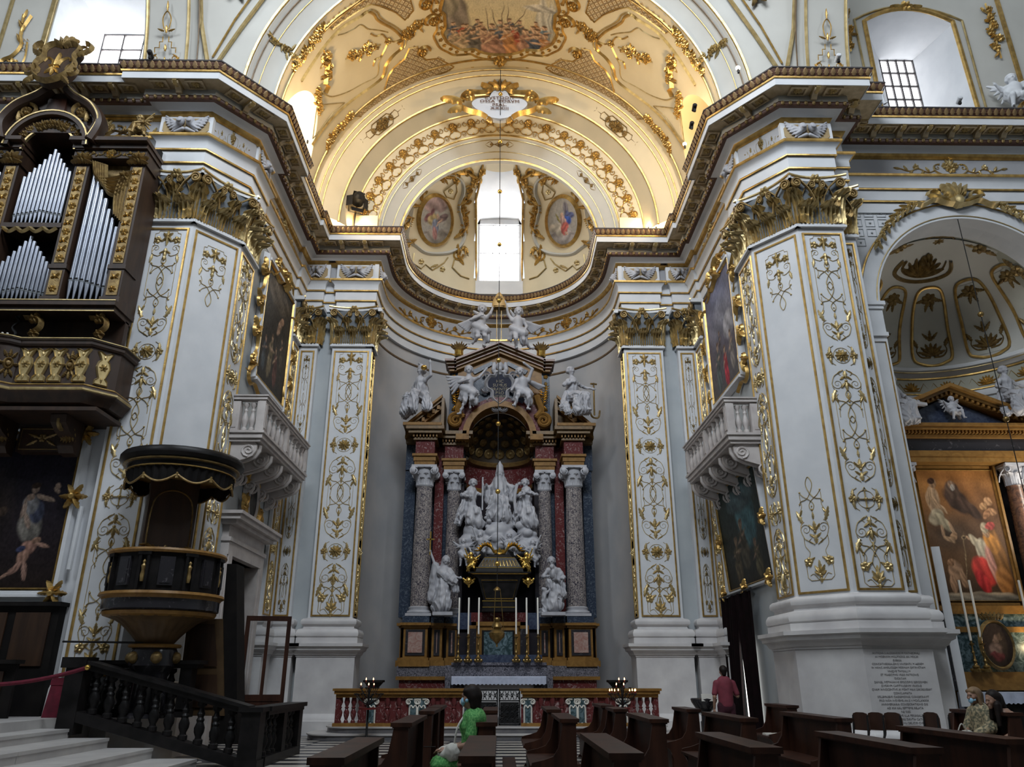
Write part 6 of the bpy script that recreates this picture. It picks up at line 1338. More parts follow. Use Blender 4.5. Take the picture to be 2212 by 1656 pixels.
    ob('red_infill',MB().prism([(s*1.05,9.5+Z0),(s*1.45,9.6+Z0),(s*1.4,10.3+Z0),(s*.9,10.6+Z0),(s*.7,10.3+Z0)][::-s],.12,.6),'redmarble',sc_)
# niche: dark lining, band, coffered semidome
ar=1.08; AZ=9.12
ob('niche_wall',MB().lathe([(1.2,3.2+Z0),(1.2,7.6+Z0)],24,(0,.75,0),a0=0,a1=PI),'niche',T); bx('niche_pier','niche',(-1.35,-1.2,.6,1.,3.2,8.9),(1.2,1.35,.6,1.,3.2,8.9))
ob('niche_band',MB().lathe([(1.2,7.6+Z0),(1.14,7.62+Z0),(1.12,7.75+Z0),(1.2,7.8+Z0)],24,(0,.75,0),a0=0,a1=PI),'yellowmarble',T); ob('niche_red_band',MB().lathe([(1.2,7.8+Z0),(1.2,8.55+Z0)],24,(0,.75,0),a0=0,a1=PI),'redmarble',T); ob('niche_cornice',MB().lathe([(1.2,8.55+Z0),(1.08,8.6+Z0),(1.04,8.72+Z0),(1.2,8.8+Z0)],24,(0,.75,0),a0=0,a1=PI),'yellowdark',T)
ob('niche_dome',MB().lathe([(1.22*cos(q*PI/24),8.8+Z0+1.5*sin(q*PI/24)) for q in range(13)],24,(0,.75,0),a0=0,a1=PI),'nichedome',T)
cfm=MB().lathe([(.145,0),(.16,.03),(.13,.05),(.12,.02)],8).lathe([(.001,.06),(.05,.03),(.06,0)],6)
CFM=cfm.mesh('coffer','golddark')
for j,el in enumerate((12,27,42,56,68)):
    n=(9,8,7,5,4)[j]
    for i in range(n):
        az=PI*(i+.5)/n; e=R(el); p=Vector((1.2*cos(e)*cos(az),.75+1.2*cos(e)*sin(az),8.8+Z0+1.48*sin(e))); nn=(Vector((0,.75,8.8+Z0))-p).normalized(); q=nn.to_track_quat('Z','Y').to_matrix().to_4x4(); ob('coffer',CFM,None,T,Matrix.Translation(p)@q@FR(sc=(1.15-.1*j)))
ob('archivolt',archp(ar,ar+.2,-.0,.75,AZ+Z0+.12),'yellowmarble',T); ob('archivolt',archp(ar+.2,ar+.34,.04,.6,AZ+Z0+.12),'redmarble',T); ob('archivolt',archp(ar-.02,ar+.06,-.05,.1,AZ+Z0+.12),'yellowmarble',T)
bx('arch_support','yellowdark',(-1.5,-1.06,.36,.9,8.95,9.8)); bx('arch_support','yellowdark',(1.06,1.5,.36,.9,8.95,9.8)); bx('arch_impost','yellowmarble',(-1.5,-1.05,-.04,.8,9.1,9.3)); bx('arch_impost','yellowmarble',(1.05,1.5,-.04,.8,9.1,9.3))
# upper stage with gable
q=[(-1.5,9.9),(-1.5,11.75),(-.0,12.45),(1.5,11.75),(1.5,9.9)]
ob('gable_wall',MB().prism([(x,z+Z0) for x,z in [(-1.5,11.9),(0,12.55),(1.5,11.9),(1.5,10.2),(1.2,10.2)]+[((ar+.3)*cos(PI*i/16),AZ+.12+(ar+.3)*sin(PI*i/16)) for i in range(3,14)]+[(-1.2,10.2),(-1.5,10.2)]][::-1],.3,.9),'yellowmarble',T)
ob('blue_field',MB().prism([(x,z+Z0) for x,z in [(-1.12,10.3),(-1.05,11.2),(-.6,11.55),(0,11.7),(.6,11.55),(1.05,11.2),(1.12,10.3)]],.24,.3),'bluemarble',T)
ob('blue_spandrel',MB().prism([(x,z+Z0) for x,z in [(-1.0,11.75),(-.3,12.1),(-.2,12.0),(-.9,11.6)]],.24,.3),'bluemarble',T); ob('blue_spandrel',MB().prism([(x,z+Z0) for x,z in [(1.0,11.75),(.9,11.6),(.2,12.0),(.3,12.1)]],.24,.3),'bluemarble',T)
bx('side_pier','bluemarble',(-1.78,-1.5,.35,.9,9.6,11.8),(1.5,1.78,.35,.9,9.6,11.8))
for s in(-1,1):
    for k,(o,h,y0,m_) in enumerate(((.18,.08,-.16,'redbrown'),(.10,.08,-.06,'yellowdark'),(0,.1,.06,'redbrown'),(-.1,.1,.14,'yellowmarble'))):
        q=[(s*1.62,11.78+o+Z0),(0,12.48+o+Z0),(0,12.48+o+h+Z0),(s*1.62,11.78+o+h+Z0)]
        if s>0: q=q[::-1]
        ob('gable_moulding',MB().prism(q,y0,.9),m_,T)
        a,b=sorted((s*1.55,s*(1.95-.05*k))); bx('gable_return',m_,(a,b,y0,.9,11.78+o,11.78+o+h))
    r=Rel(); r.flower(s*1.64,11.55+Z0,.09,5,.05); 
    for i in range(4): r.leaf(s*1.64,11.35-.16*i+Z0,-PI/2,.16,.14,.05)
    ob('gilt_pendant',r,'gold',T,FR((0,.34,0)))
    # gilt palm vase and flaming urn
    u=part('gilt_urn',T,FR((s*1.48,.2,12.1+Z0))); ob('urn_foot',MB().lathe([(.12,0),(.12,.14),(.16,.16)],12),'black',u); ob('urn_bowl',MB().lathe([(.14,.14),(.17,.2),(.15,.36),(.17,.4),(.13,.42)],12),'gilt',u); f=Rel()
    for a in range(9): f.leaf(0,.38,R(30+15*a),.36+.06*(a%2),.12,.08)
    ob('urn_flame',f,'golddark',u)
    v=part('gilt_palm',T,FR((s*1.52,.1,10.15+Z0))); r=Rel(); r.line(cr([(0,0),(s*.03,.5),(s*.14,.95)],5),.025,.04)
    for i in range(8): r.leaf(s*.01*i,.25+.09*i,R(90+s*70),.22,.05,.03); r.leaf(s*.01*i,.25+.09*i,R(90-s*60),.2,.05,.03)
    for a in range(6): r.leaf(-.15+.06*a,.0,R(60+12*a),.25,.12,.08)
    ob('palm',r,'gilt',v)
# cartouche with black tablet
c=part('inscribed_shield',T,FR((.0,.12,11.02+Z0))); hs=cr([(0,.52),(.12,.50),(.16,.40),(.30,.40),(.42,.22),(.40,.0),(.24,-.12),(.22,-.35),(0,-.55)],5); fs_=hs+[(-x,z) for x,z in hs[1:-1]][::-1]
ob('tablet',MB().prism(fs_,-.06,.1),'tabletblue',c); r=Rel(); r.line([(x*1.12,z*1.12) for x,z in fs_],.075,.12,closed=True); 
for s in(-1,1): 
    for x,z,d in((.45,.48,1),(.5,-.05,-1),(.3,-.5,1),(.12,-.75,-1)): r.line(spiral(s*x,z,.14,0 if s>0 else PI,1.5,s*d,18),.05,.10,True)
ob('stone_frame',r,'statue',c,FR((0,-.04,0)))
for s,z in(('HIC',.24),('SUMUS',.09),('ORANTES',-.06),('PRO',-.20),('VOBIS',-.34)): text('lettering',s,.16,'goldthin',c,FR((0,-.065,z))@UPR,.002)
sk=[('e',(0,-.1,0),(.13,.13,.15)),('e',(0,-.16,-.14),(.08,.07,.08)),('c',(-.2,-.06,.1),(-.22,-.06,-.12),.07,.09),('c',(.2,-.06,.1),(.22,-.06,-.12),.07,.09),('c',(-.2,-.05,-.2),(0,-.08,-.26),.07,.08),('c',(.2,-.05,-.2),(0,-.08,-.26),.07,.08)]
ob('carved_mask',fig_mesh('carved_mask',sk,'statue',.02,.03),None,T,FR((0,.16,11.85+Z0)))
# central block behind the altar table
bx('tabernacle_block','yellowmarble',(-.62,.62,-.42,.6,1.95,3.05),(-.95,.95,-.3,.6,1.95,3.0),(-.68,.68,-.48,.6,2.98,3.1)); bx('green_panel_frame','black',(-.5,.5,-.45,-.40,2.05,2.85)); bx('green_panel','greenmarble',(-.44,.44,-.47,-.43,2.12,2.8)); bx('red_panel','redmarble',(-.85,.85,-.35,.6,3.1,3.38)); bx('side_panel','darkmarble',(-.88,-.68,-.33,-.28,2.1,2.9),(.68,.88,-.33,-.28,2.1,2.9))
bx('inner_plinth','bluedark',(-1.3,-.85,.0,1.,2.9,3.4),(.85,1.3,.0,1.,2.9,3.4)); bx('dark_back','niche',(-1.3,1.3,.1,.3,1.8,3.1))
# ---- casket
T=th('reliquary_casket','black reliquary casket with gilt bands and a fluted lid behind the altar candles','casket',(AX+.03,24.75,3.38))
def fr4(name,mat,x0,z0,x1,z1,d0=.3,d1=.3): ob(name,MB().frustum(-x0,x0,-d0,d0,z0,-x1,x1,-d1,d1,z1),mat,T)
fr4('foot','black',.55,0,.5,.12); fr4('gilt_band','gilt',.52,.12,.52,.14,.31,.31); fr4('base','ebony',.5,.14,.52,.3); fr4('gilt_band','gilt',.53,.3,.53,.325,.32,.32); fr4('body','ebony',.48,.325,.66,.98,.28,.36)
r=Rel(); r.line([(-.42,.38),(.42,.38),(.56,.93),(-.56,.93)],.014,.012,closed=True); ob('gilt_panel_line',r,'gilt',T,FR((0,-.30,0),rx=R(7)))
fr4('neck','ebony',.66,.98,.80,1.1,.36,.42); fr4('gilt_band','gilt',.84,1.1,.9,1.13,.44,.46); fr4('lid','ebony',.98,1.13,.98,1.17,.5,.5); fr4('lid','ebony',.75,1.17,.72,1.3,.4,.38); fr4('gilt_band','gilt',.74,1.3,.74,1.325,.39,.39); fr4('lid_flutes','ebony',.68,1.325,.5,1.62,.36,.26); fr4('gilt_band','gilt',.48,1.62,.48,1.645,.26,.26); fr4('lid_top','ebony',.42,1.645,.3,1.75,.22,.16)
for i in range(11): x=-.5+.1*i; ob('gilt_flute',MB().tube([(x*1.15-.035,-.35,1.36),(x*1.0-.02,-.31,1.52),(x*.95,-.29,1.57),(x*1.0+.02,-.31,1.52),(x*1.15+.035,-.35,1.36)],.009,5),'gilt',T)
ob('gilt_crown',MB().lathe([(.16,1.75),(.18,1.78),(.17,1.82),(.2,1.9),(.12,1.88),(.03,1.95),(.001,2.0)],12),'gilt',T)
for s in(-1,1):
    r=Rel(); r.line(cr([(s*.15,1.8),(s*.3,2.0),(s*.5,2.05),(s*.66,1.85)],6),.045,.06)
    for i in range(7): t=i/6; r.leaf(s*(.25+.4*t),1.98+.06*sin(t*3)-.12*t*t,R(90-s*(20+70*t)),.18,.08,.05)
    ob('gilt_branch',r,'gilt',T,FR((0,-.15,0)))
# ---- mensa, cloth, gradines
T=th('altar_table','grey marble altar table with dark gradine steps behind it','altar',(AX+.03,24.0,.45))
ob('front_slab',MB().box(-1.05,1.05,-.35,.5,0,.95),'marblewhite',T); ob('end_pier',MB().box(-1.2,-1.0,-.4,.5,0,.95),'darkmarble',T); ob('end_pier',MB().box(1.0,1.2,-.4,.5,0,.95),'darkmarble',T); ob('table_slab',MB().box(-1.3,1.3,-.45,.5,.95,1.06),'marblewhite',T)
ob('gradine',MB().box(-1.6,1.6,.35,.9,0,1.38).box(-1.42,1.42,.3,.9,1.38,1.46),'greymarble',T); ob('gradine',MB().box(-1.3,1.3,.5,1.,1.46,1.68),'bluedark',T)
cl=MB()
def cfn(u,v):
    x=-1.36+2.72*u; 
    if v<.55: return (x,.35-.85*v/.55,1.075)
    k=(v-.55)/.45; return (x,-.5-.015*sin(u*60),1.075-(.22+.015*sin(u*150))*k)
cl.grid(cfn,120,10)
for s in(-1,1):
    def sf(u,v): return (s*(1.36+.05*v+.02*sin(u*9)),.35-.87*u,1.075-(.22+.30*u)*v)
    cl.grid(sf,10,6)
ob('altar_cloth',cl,'cloth',None,FR((AX+.03,24.0,.45))); tag(bpy.data.objects['altar_cloth'],'white lace-edged cloth draped over the marble altar table','cloth')
# ---- six candles
cs=MB().lathe([(.10,.0),(.11,.04),(.06,.08),(.09,.13),(.04,.18),(.03,.24),(.05,.28),(.025,.33),(.02,.45),(.04,.5),(.02,.54),(.018,.66),(.05,.70),(.07,.72),(.02,.74),(.02,.80)],12)
for a in range(3): cs.sphere((.1*cos(a*2.1+.5),.1*sin(a*2.1+.5),.05),.05,6,5)
CS=cs.mesh('candlestick','giltdark')
names=['first','second','third','fourth','fifth','sixth']
for i,x in enumerate((-1.13,-.84,-.53,.60,.92,1.26)):
    c=ob('candlestick',CS,None,None,FR((x,24.22,1.91))); tag(c,'turned brass candlestick, %s from the left on the altar gradine'%names[i],'candlestick','altar candlesticks')
    k=ob('altar_candle',MB().lathe([(.026,0),(.026,1.05),(.02,1.06),(.001,1.065)],10),'candle',None,FR((x,24.22,2.71))); tag(k,'tall white candle, %s from the left on the altar'%names[i],'candle','altar candles')
# ---- altar rail with gate
T=th('altar_rail','ochre and red marble altar rail with white scrolled pilasters','altar rail',(AX,22.0,.3))
VP=Rel(); h=Rel(); h.line(spiral(.13,.66,.075,PI/2,1.6,-1,18),.025,.03,True); h.line([(.02,.73),(.13,.735)],.022,.03); h.line([(.06,.58),(.1,.5),(.10,.12),(.15,.04)],.022,.03); h.line([(.02,.02),(.17,.02)],.03,.04); h.line([(.0,.50),(.06,.58)],.018,.03); VP.both(h); VP.line([(.06*cos(a*PI/6),.04+.06*sin(a*PI/6)) for a in range(7)],.018,.03); VPM=VP.mesh('scrolled_pilaster','candle',25)
RB=MB().lathe([(.06,0),(.06,.06),(.035,.1),(.07,.2),(.075,.28),(.035,.36),(.06,.39),(.035,.42),(.075,.52),(.06,.62),(.06,.68)],10).mesh('baluster','redmarble')
for x0,x1 in((-4.3,-.62),(.62,4.3)):
    ob('top_rail',MB().box(x0,x1,-.2,.2,.78,.86).box(x0-.04,x1+.04,-.24,.24,.86,.92).box(x0+.04,x1-.04,-.14,.14,.7,.78),'yellowmarble',T); ob('plinth',MB().box(x0,x1,-.17,.17,0,.08),'yellowmarble',T)
    a,b=(x0+.72,x1) if x0<0 else (x0,x1-.72); ob('red_panel',MB().box(a,b,-.06,.06,.08,.7),'redmarble',T)
for s in(-1,1):
    for x in(.80,2.0,2.22,3.32):
        ob('pilaster_block',MB().box(s*x-.12,s*x+.12,-.10,.1,.08,.7),'greenmarble',T); ob('scrolled_pilaster',VPM,None,T,FR((s*x,-.105,-.02),sc=(.95,1,.92)))
    for i in range(4): ob('baluster',RB,None,T,FR((s*(3.62+.18*i),0,.06)))
    ob('end_post',MB().box(s*4.2-.06,s*4.2+.06,-.1,.1,.08,.7),'redmarble',T)
    for x in(1.15,1.45,1.7,2.6,2.9): ob('carved_baluster',RB,None,T,FR((s*x,-.07,.06)))
T=th('iron_gate','black wrought iron double gate closing the altar rail','gate',(AX+.02,21.98,.32))
for s in(-1,1):
    lf_=part('gate_leaf',T); a,b=sorted((s*.01,s*.58))
    ob('frame',MB().box(a,b,-.02,.02,0,.04).box(a,b,-.02,.02,.84,.88).box(a,b,-.02,.02,.58,.61).box(a,a+.035,-.02,.02,0,.88).box(b-.035,b,-.02,.02,0,.88),'iron',lf_)
    sw=MB(); 
    for i in range(4):
        x=a+.08+.14*i; sw.tube([(x+q,0,.72+w) for q,w in spiral(0,0,.06,0,1.3,1,12)],.012,5).tube([(x-.05,0,.62),(x+.05,0,.83)],.01,5).tube([(x+.05,0,.62),(x-.05,0,.83)],.01,5)
        for z in(.12,.28,.44): sw.tube([(x+q,0,z+w) for q,w in spiral(0,0,.065,i+z*9,1.4,1,12)],.012,5).tube([(x-.07,0,z-.08),(x+.07,0,z+.08)],.009,5)
    ob('scrollwork',sw,'iron',lf_,kind='stuff'); ob('backing',MB().box(a+.04,b-.04,.015,.02,.05,.56),'iron',lf_)
# ================================================================ STATUES OF THE ALTAR
def robe(P,parts): return P+[('c',a,b,ra,rb,(amp,fr,ph)) for a,b,ra,rb,amp,fr,ph in parts]
def drape(me,ztop,amp=.030):
    """press hanging folds into a carved robe below height ztop"""
    n=len(me.vertices); P=np.empty(n*3,np.float32); me.vertices.foreach_get('co',P); P=P.reshape(-1,3); N_=np.empty(n*3,np.float32); me.vertices.foreach_get('normal',N_); N_=N_.reshape(-1,3)
    x,y,z=P.T; w=x+.12*np.sin(3.1*z+1.3*y)+.05*np.sin(7*z+5*x); w2=.7*x+.7*y+.25*z+.06*np.sin(6*z)
    f=(1-np.abs(np.sin(24*w+7*y+2.5*z)))**1.6+.7*(1-np.abs(np.sin(17*w2-6*z)))**1.8+.25*np.sin(31*z+9*x)*np.sin(13*x)
    k=np.clip((ztop-z)/.25,0,1)*np.clip((.62-np.abs(x))/.2,0,1); P+=N_*(amp*(f-.55)*k)[:,None]; me.vertices.foreach_set('co',P.ravel()); me.update()
def statue(name,label,prims,loc,sc=1.,rz=0.,res=.018,mat='statue',flip=False,k=.035,extra=None,gr=None,cloth=1.3):
    T=th(name,label,'statue',m=FR(loc,rz,sc=((-sc if flip else sc),sc,sc))); me=fig_mesh('carved_figure',prims,mat,res,k)
    if cloth: drape(me,cloth)
    ob('carved_figure',me,None,T)
    for nm,mb,mt in(extra or []): ob(nm,mb,mt,T)
    return T
# seated virtue, arm raised
def seated(armL,armR,head=(.02,-.06,1.56),helmet=False):
    P=human((0,0,.72),(.0,-.05,1.18),head,(1,0,0),armL,armR,((.16,-.45,.74),(.12,-.50,.26),(.13,-.66,.20)),((-.16,-.45,.66),(-.22,-.42,.2),(-.24,-.58,.14)),1.08,1.0)
    P=robe(P,[((0,0,.73),(.15,-.44,.70),.19,.13,.022,7,0),((0,0,.73),(-.16,-.44,.64),.19,.14,.022,7,2),((.15,-.44,.68),(.13,-.46,.24),.125,.16,.03,9,1),((-.17,-.43,.60),(-.20,-.46,.18),.13,.17,.03,9,0),((0,-.38,.56),(-.03,-.42,.22),.12,.16,.03,9,2),((.16,.06,.70),(.24,.02,.36),.14,.16,.03,8,3),((-.16,.06,.9),(-.34,.0,.36),.07,.13,.03,8,1),((-.30,-.05,.4),(-.40,-.25,.12),.12,.10,.03,8,1),((0,-.04,.98),(0,-.05,1.24),.16,.15,.015,11,0),((.0,.08,1.2),(.05,.1,.75),.12,.16,.025,8,0)])
    if helmet: P+=[('e',(head[0],head[1]+.01,head[2]+.08),(.12,.13,.12)),('c',(head[0],head[1]-.12,head[2]+.2),(head[0],head[1]+.12,head[2]+.16),.035,.05),('c',(head[0],head[1]+.12,head[2]+.16),(head[0],head[1]+.14,head[2]-.05),.05,.03)]
    return P
statue('statue','white helmeted seated figure raising one arm on the left broken pediment',seated(((.42,-.06,1.32),(.46,-.14,1.66)),((-.34,-.02,1.02),(-.46,-.12,.78)),helmet=True),(-2.66,24.95,9.72),1.14,R(-38),extra=[('gilt_mask',MB().sphere((.26,-.2,1.56),.10,10,7,.8),'gilt')])
statue('statue','white seated figure looking up and holding an anchor on the right broken pediment',seated(((.42,-.1,1.14),(.56,-.3,1.06)),((-.36,-.04,1.06),(-.12,-.20,1.16)),head=(-.06,-.05,1.58)),(2.56,24.95,9.72),1.14,R(38),extra=[('anchor',MB().tube([(.62,-.34,1.25),(.60,-.34,.2)],.028,8).tube([(.5,-.34,1.2),(.74,-.34,1.24)],.03,8).tube(cr([(.38,-.34,.38),(.48,-.34,.16),(.62,-.34,.12),(.78,-.34,.18),(.84,-.34,.4)],5),.03,8),'golddark')])
# gable putti with the mitre
def big_putto(aL,aR,head,legs,wings):
    P=human((0,0,.50),(0,-.02,.80),head,(1,0,0),aL,aR,legs[0],legs[1],.78,1.15,hs=1.2)
    P=robe(P,[((-.14,-.02,.58),(.16,-.04,.42),.12,.12,.025,8,0),((.10,.02,.5),(.16,.05,.2),.13,.1,.03,7,1),((-.12,.02,.5),(-.22,.08,.3),.10,.07,.02,6,0)])
    for b,t,w in wings: P+=wing(b,t,w,6,.03)
    return P
statue('statue','winged marble putto on the left slope of the gable, steadying the gilt mitre',big_putto(((.26,-.08,.92),(.36,-.12,1.16)),((-.26,-.1,.72),(.02,-.24,.78)),(.04,-.08,1.08),(((.12,-.08,.26),(.10,.06,.02),(.13,-.06,-.04)),((-.08,-.04,.26),(-.20,.10,.12),(-.30,.1,.1))),[((-.08,.08,.86),(-.62,.2,.72),(-.28,.14,-.34)),((.05,.1,.9),(-.2,.25,1.15),(-.1,.2,.1))]),(-.64,24.95,12.5),1.32,cloth=.55)
statue('statue','winged marble putto kneeling on the right slope of the gable, arm raised to the mitre',big_putto(((.24,-.02,.64),(.18,-.1,.50)),((-.26,-.02,1.0),(-.34,-.1,1.3)),(.02,-.08,1.08),(((.16,-.06,.24),(.32,.12,.08),(.44,.1,.06)),((-.06,-.12,.24),(-.04,.06,.04),(-.06,-.06,.0))),[((.08,.08,.86),(.66,.2,.74),(.3,.14,-.3)),((-.05,.1,.9),(-.2,.25,1.25),(.0,.2,.1))]),(.70,24.95,12.4),1.32,cloth=.5)
T=th('gilt_mitre','gilded bishop mitre held aloft by two putti on the gable','mitre',(.02,24.85,13.92)); o=[(-.24,0),(-.28,.22),(-.2,.44),(0,.68),(.2,.44),(.28,.22),(.24,0)]; mb=MB()
def mf(u,v):
    a=2*PI*u; z=.68*v; w=.26*(1-v**2.4)+.004; return (w*cos(a),w*.6*sin(a),z)
mb.grid(mf,24,12); ob('cap',mb,'mitregold',T); r=Rel(); r.flower(0,.32,.12,6,.03); r.line([(-.2,.04),(.2,.04)],.02,.02); ob('emblem',r,'golddark',T,FR((0,-.15,0)))
ob('lappet',MB().box(-.095,-.07,0,.02,-1.2,0),'golddark',T); ob('lappet',MB().box(.07,.095,.02,.04,-1.2,0),'golddark',T)
# shield putti
statue('statue','white winged putto leaning on the left of the black shield',big_putto(((.28,-.10,.86),(.46,-.12,1.08)),((-.26,-.08,.72),(-.04,-.22,.74)),(.0,-.08,1.10),(((.10,-.10,.24),(.04,.08,.06),(.06,-.06,.0)),((-.10,-.02,.20),(-.22,.06,-.12),(-.30,-.02,-.16))),[((-.10,.08,.9),(-.62,.16,.98),(-.36,.14,-.4))]),(-1.02,24.9,10.12),1.28,cloth=.6)
statue('statue','white winged putto bowing on the right of the black shield',big_putto(((.26,-.10,1.12),(.06,-.2,1.24)),((-.24,-.1,.62),(-.3,-.2,.5)),(-.08,-.16,1.04),(((.16,-.16,.30),(.14,-.02,.02),(.2,-.14,-.04)),((-.14,-.20,.34),(-.22,-.10,.08),(-.28,-.22,.04))),[((.10,.08,.86),(.60,.16,.72),(.34,.14,-.2))]),(.86,24.9,10.10),1.28,cloth=.55)
# bishop saint enthroned on clouds
P=human((0,0,.95),(0,-.04,1.40),(0,-.07,1.74),(1,0,0),((.42,-.10,1.28),(.58,-.22,1.36)),((-.40,-.06,1.22),(-.42,-.24,1.30)),((.14,-.30,.78),(.10,-.26,.32),(.12,-.40,.28)),((-.16,-.36,.86),(-.18,-.22,.4),(-.2,-.36,.36)),1.1,1.0)
P=robe(P,[((0,-.02,1.05),(0,-.12,.35),.20,.25,.045,10,0),((-.14,-.25,.9),(-.2,-.2,.4),.17,.22,.04,8,1),((.14,-.22,.85),(.16,-.18,.35),.16,.22,.04,8,2),((0,.02,1.5),(0,-.02,1.1),.23,.26,.03,8,0),((-.40,-.02,1.26),(-.36,-.1,.86),.13,.12,.03,7,0),((.38,-.04,1.3),(.40,.0,.9),.11,.12,.03,7,0),((-.1,-.16,1.5),(-.1,-.22,1.25),.1,.08,.01,5,0)])+[('e',(0,-.15,1.63),(.07,.05,.09)),('c',(0,-.06,1.84),(0,-.05,1.98),.125,.11),('c',(0,-.05,1.98),(0,-.05,2.16),.11,.02)]
statue('statue','white marble bishop saint wearing a mitre, enthroned on clouds in the niche',P,(.08,25.55,6.12),1.06)
# flanking saints
def kneel(flip,head,aL,aR):
    P=human((0,0,.70),(0,-.03,1.12),head,(1,0,0),aL,aR,((.14,-.25,.50),(.10,.05,.14),(.12,.15,.06)),((-.12,-.20,.40),(-.14,.10,.06),(-.14,.2,.02)),1.06,1.0)
    return robe(P,[((0,0,.78),(.02,-.06,.28),.17,.21,.035,11,0),((-.16,.02,1.1),(-.30,.05,.5),.09,.12,.045,8,0),((.14,-.12,.6),(.2,-.1,.2),.15,.2,.04,7,1),((-.28,.0,.6),(-.40,.0,.2),.15,.10,.04,6,2),((0,.02,1.0),(0,-.02,1.24),.18,.16,.015,9,0)])
statue('statue','white marble saint looking down, holding a blade, left of the enthroned bishop',kneel(0,(.04,-.09,1.50),((.36,-.10,1.12),(.34,-.2,1.36)),((-.34,-.04,1.08),(-.10,-.22,1.02))),(-.88,25.4,6.05),1.05,R(14),extra=[('blade',MB().box(.30,.34,-.25,-.17,.6,1.66),'statue')])
statue('statue','white marble saint gazing upward with a palm, right of the enthroned bishop',kneel(0,(-.04,-.04,1.52),((.36,-.06,1.10),(.02,-.24,1.16)),((-.34,-.06,1.06),(-.06,-.26,1.08))),(.98,25.4,6.05),1.05,R(-14),extra=[('palm_leaf',MB().tube(cr([(-.30,-.2,.5),(-.34,-.22,1.),(-.26,-.2,1.45)],5),.05,6,flat=.5),'statue')])
# clouds
rg=random.Random(12); P=[]
def puff(x,y,z,r): P.append(('e',(x,y,z),(r,r*.8,r*.78)))
for x,z,r in((0,.95,.42),(-.25,.75,.34),(.28,.75,.34),(0,.55,.42),(-.85,.9,.34),(-.95,.62,.34),(-.75,.4,.36),(-.45,.3,.36),(.95,.9,.34),(1.0,.6,.34),(.8,.4,.36),(.5,.3,.36),(0,.25,.4),(-1.0,.25,.24),(1.05,.25,.26),(-.3,1.15,.22),(.3,1.12,.22),(-.88,1.2,.26),(.98,1.2,.26)):
    puff(x,0,z,r)
    for _ in range(3): puff(x+rg.uniform(-.25,.25),-.12+rg.uniform(-.14,.05),z+rg.uniform(-.2,.2),r*rg.uniform(.35,.55))
T=th('marble_cloud','billowing white marble clouds carrying the three saints','cloud sculpture',(.06,25.5,5.1)); ob('cloud',fig_mesh('cloud',P,'statue',.032,.03),None,T)
for i,(x,z,po,fl,lab) in enumerate(((-1.08,5.05,'stand',1,'at the left edge of the marble clouds'),(-.50,5.25,'lift',-1,'below the left saint, wings spread'),(.42,5.3,'sit',1,'below the enthroned bishop'),(1.12,5.0,'lift',1,'at the right edge of the marble clouds'))):
    T=th('marble_putto','small white marble putto '+lab,'statue',m=FR((x,25.02,z-.25),sc=(fl*.95,.95,.95)),group='putti on the marble clouds'); ob('carved_figure',put_mesh(po,'statue'),None,T)
for s in(-1,1):
    T=th('gilt_angel','small gilded angel seated on the %s shoulder of the black casket'%('left' if s<0 else 'right'),'statue',m=FR((AX+s*.84,24.5,4.5),sc=(s*.72,.72,.72)),group='gilt angels of the casket'); ob('carved_figure',put_mesh('lift','gilt'),None,T)
    T=th('gilt_cherub_head','gilded cherub head under the %s corner of the casket lid'%('left' if s<0 else 'right'),'ornament',m=FR((AX+s*.92,24.5,4.3),sc=.42),group='gilt cherub heads of the casket'); ob('head',fig_mesh('head',[('e',(0,-.1,0),(.2,.2,.24)),('e',(0,-.3,-.02),(.04,.06,.06)),('e',(0,-.06,.12),(.22,.2,.18)),('c',(-.12,0,-.1),(-.42,0,.16),.10,.08),('c',(.12,0,-.1),(.42,0,.16),.10,.08),('c',(-.1,0,-.2),(-.34,0,-.06),.10,.07),('c',(.1,0,-.2),(.34,0,-.06),.10,.07),('c',(0,0,-.15),(0,0,-.42),.14,.08)],'gilt',.02,.03),None,T)
# standing virtues
P=human((0,0,.92),(0,-.04,1.30),(.04,-.07,1.62),(1,0,0),((.34,-.12,1.12),(.48,-.24,1.08)),((-.30,-.04,1.50),(-.44,-.06,1.86)),((.10,-.10,.5),(.08,-.02,.1),(.10,-.14,.05)),((-.10,-.02,.5),(-.12,.0,.1),(-.14,-.12,.05)),1.,1.)
P=robe(P,[((0,-.02,1.05),(-.03,-.02,.33),.18,.27,.04,11,0),((.18,-.06,1.2),(.38,-.1,.72),.14,.10,.04,7,0),((-.1,-.08,1.25),(.28,-.18,.98),.14,.14,.03,7,1),((-.28,.02,1.46),(-.34,.05,.5),.12,.16,.05,7,0),((-.26,.04,.6),(-.2,.04,.25),.13,.17,.035,9,2),((.04,0,1.68),(-.04,.04,1.3),.11,.14,.02,6,0)])
statue('statue','white marble veiled woman raising a gilt cross beside the left column',P,(-1.66,24.85,3.3),1.03,extra=[('plinth',MB().box(-.3,.3,-.3,.3,-.02,.08),'statue'),('gilt_cross',MB().box(-.475,-.435,-.10,-.06,1.78,2.5).box(-.58,-.33,-.1,-.06,2.24,2.28),'gilt')])
P=human((0,0,.92),(0,-.04,1.30),(-.06,-.08,1.62),(1,0,0),((.34,-.10,1.10),(.06,-.26,1.04)),((-.34,-.08,1.12),(-.06,-.28,1.14)),((.10,-.10,.5),(.08,-.02,.1),(.10,-.14,.05)),((-.10,-.06,.5),(-.12,.0,.1),(-.14,-.12,.05)),1.,1.)
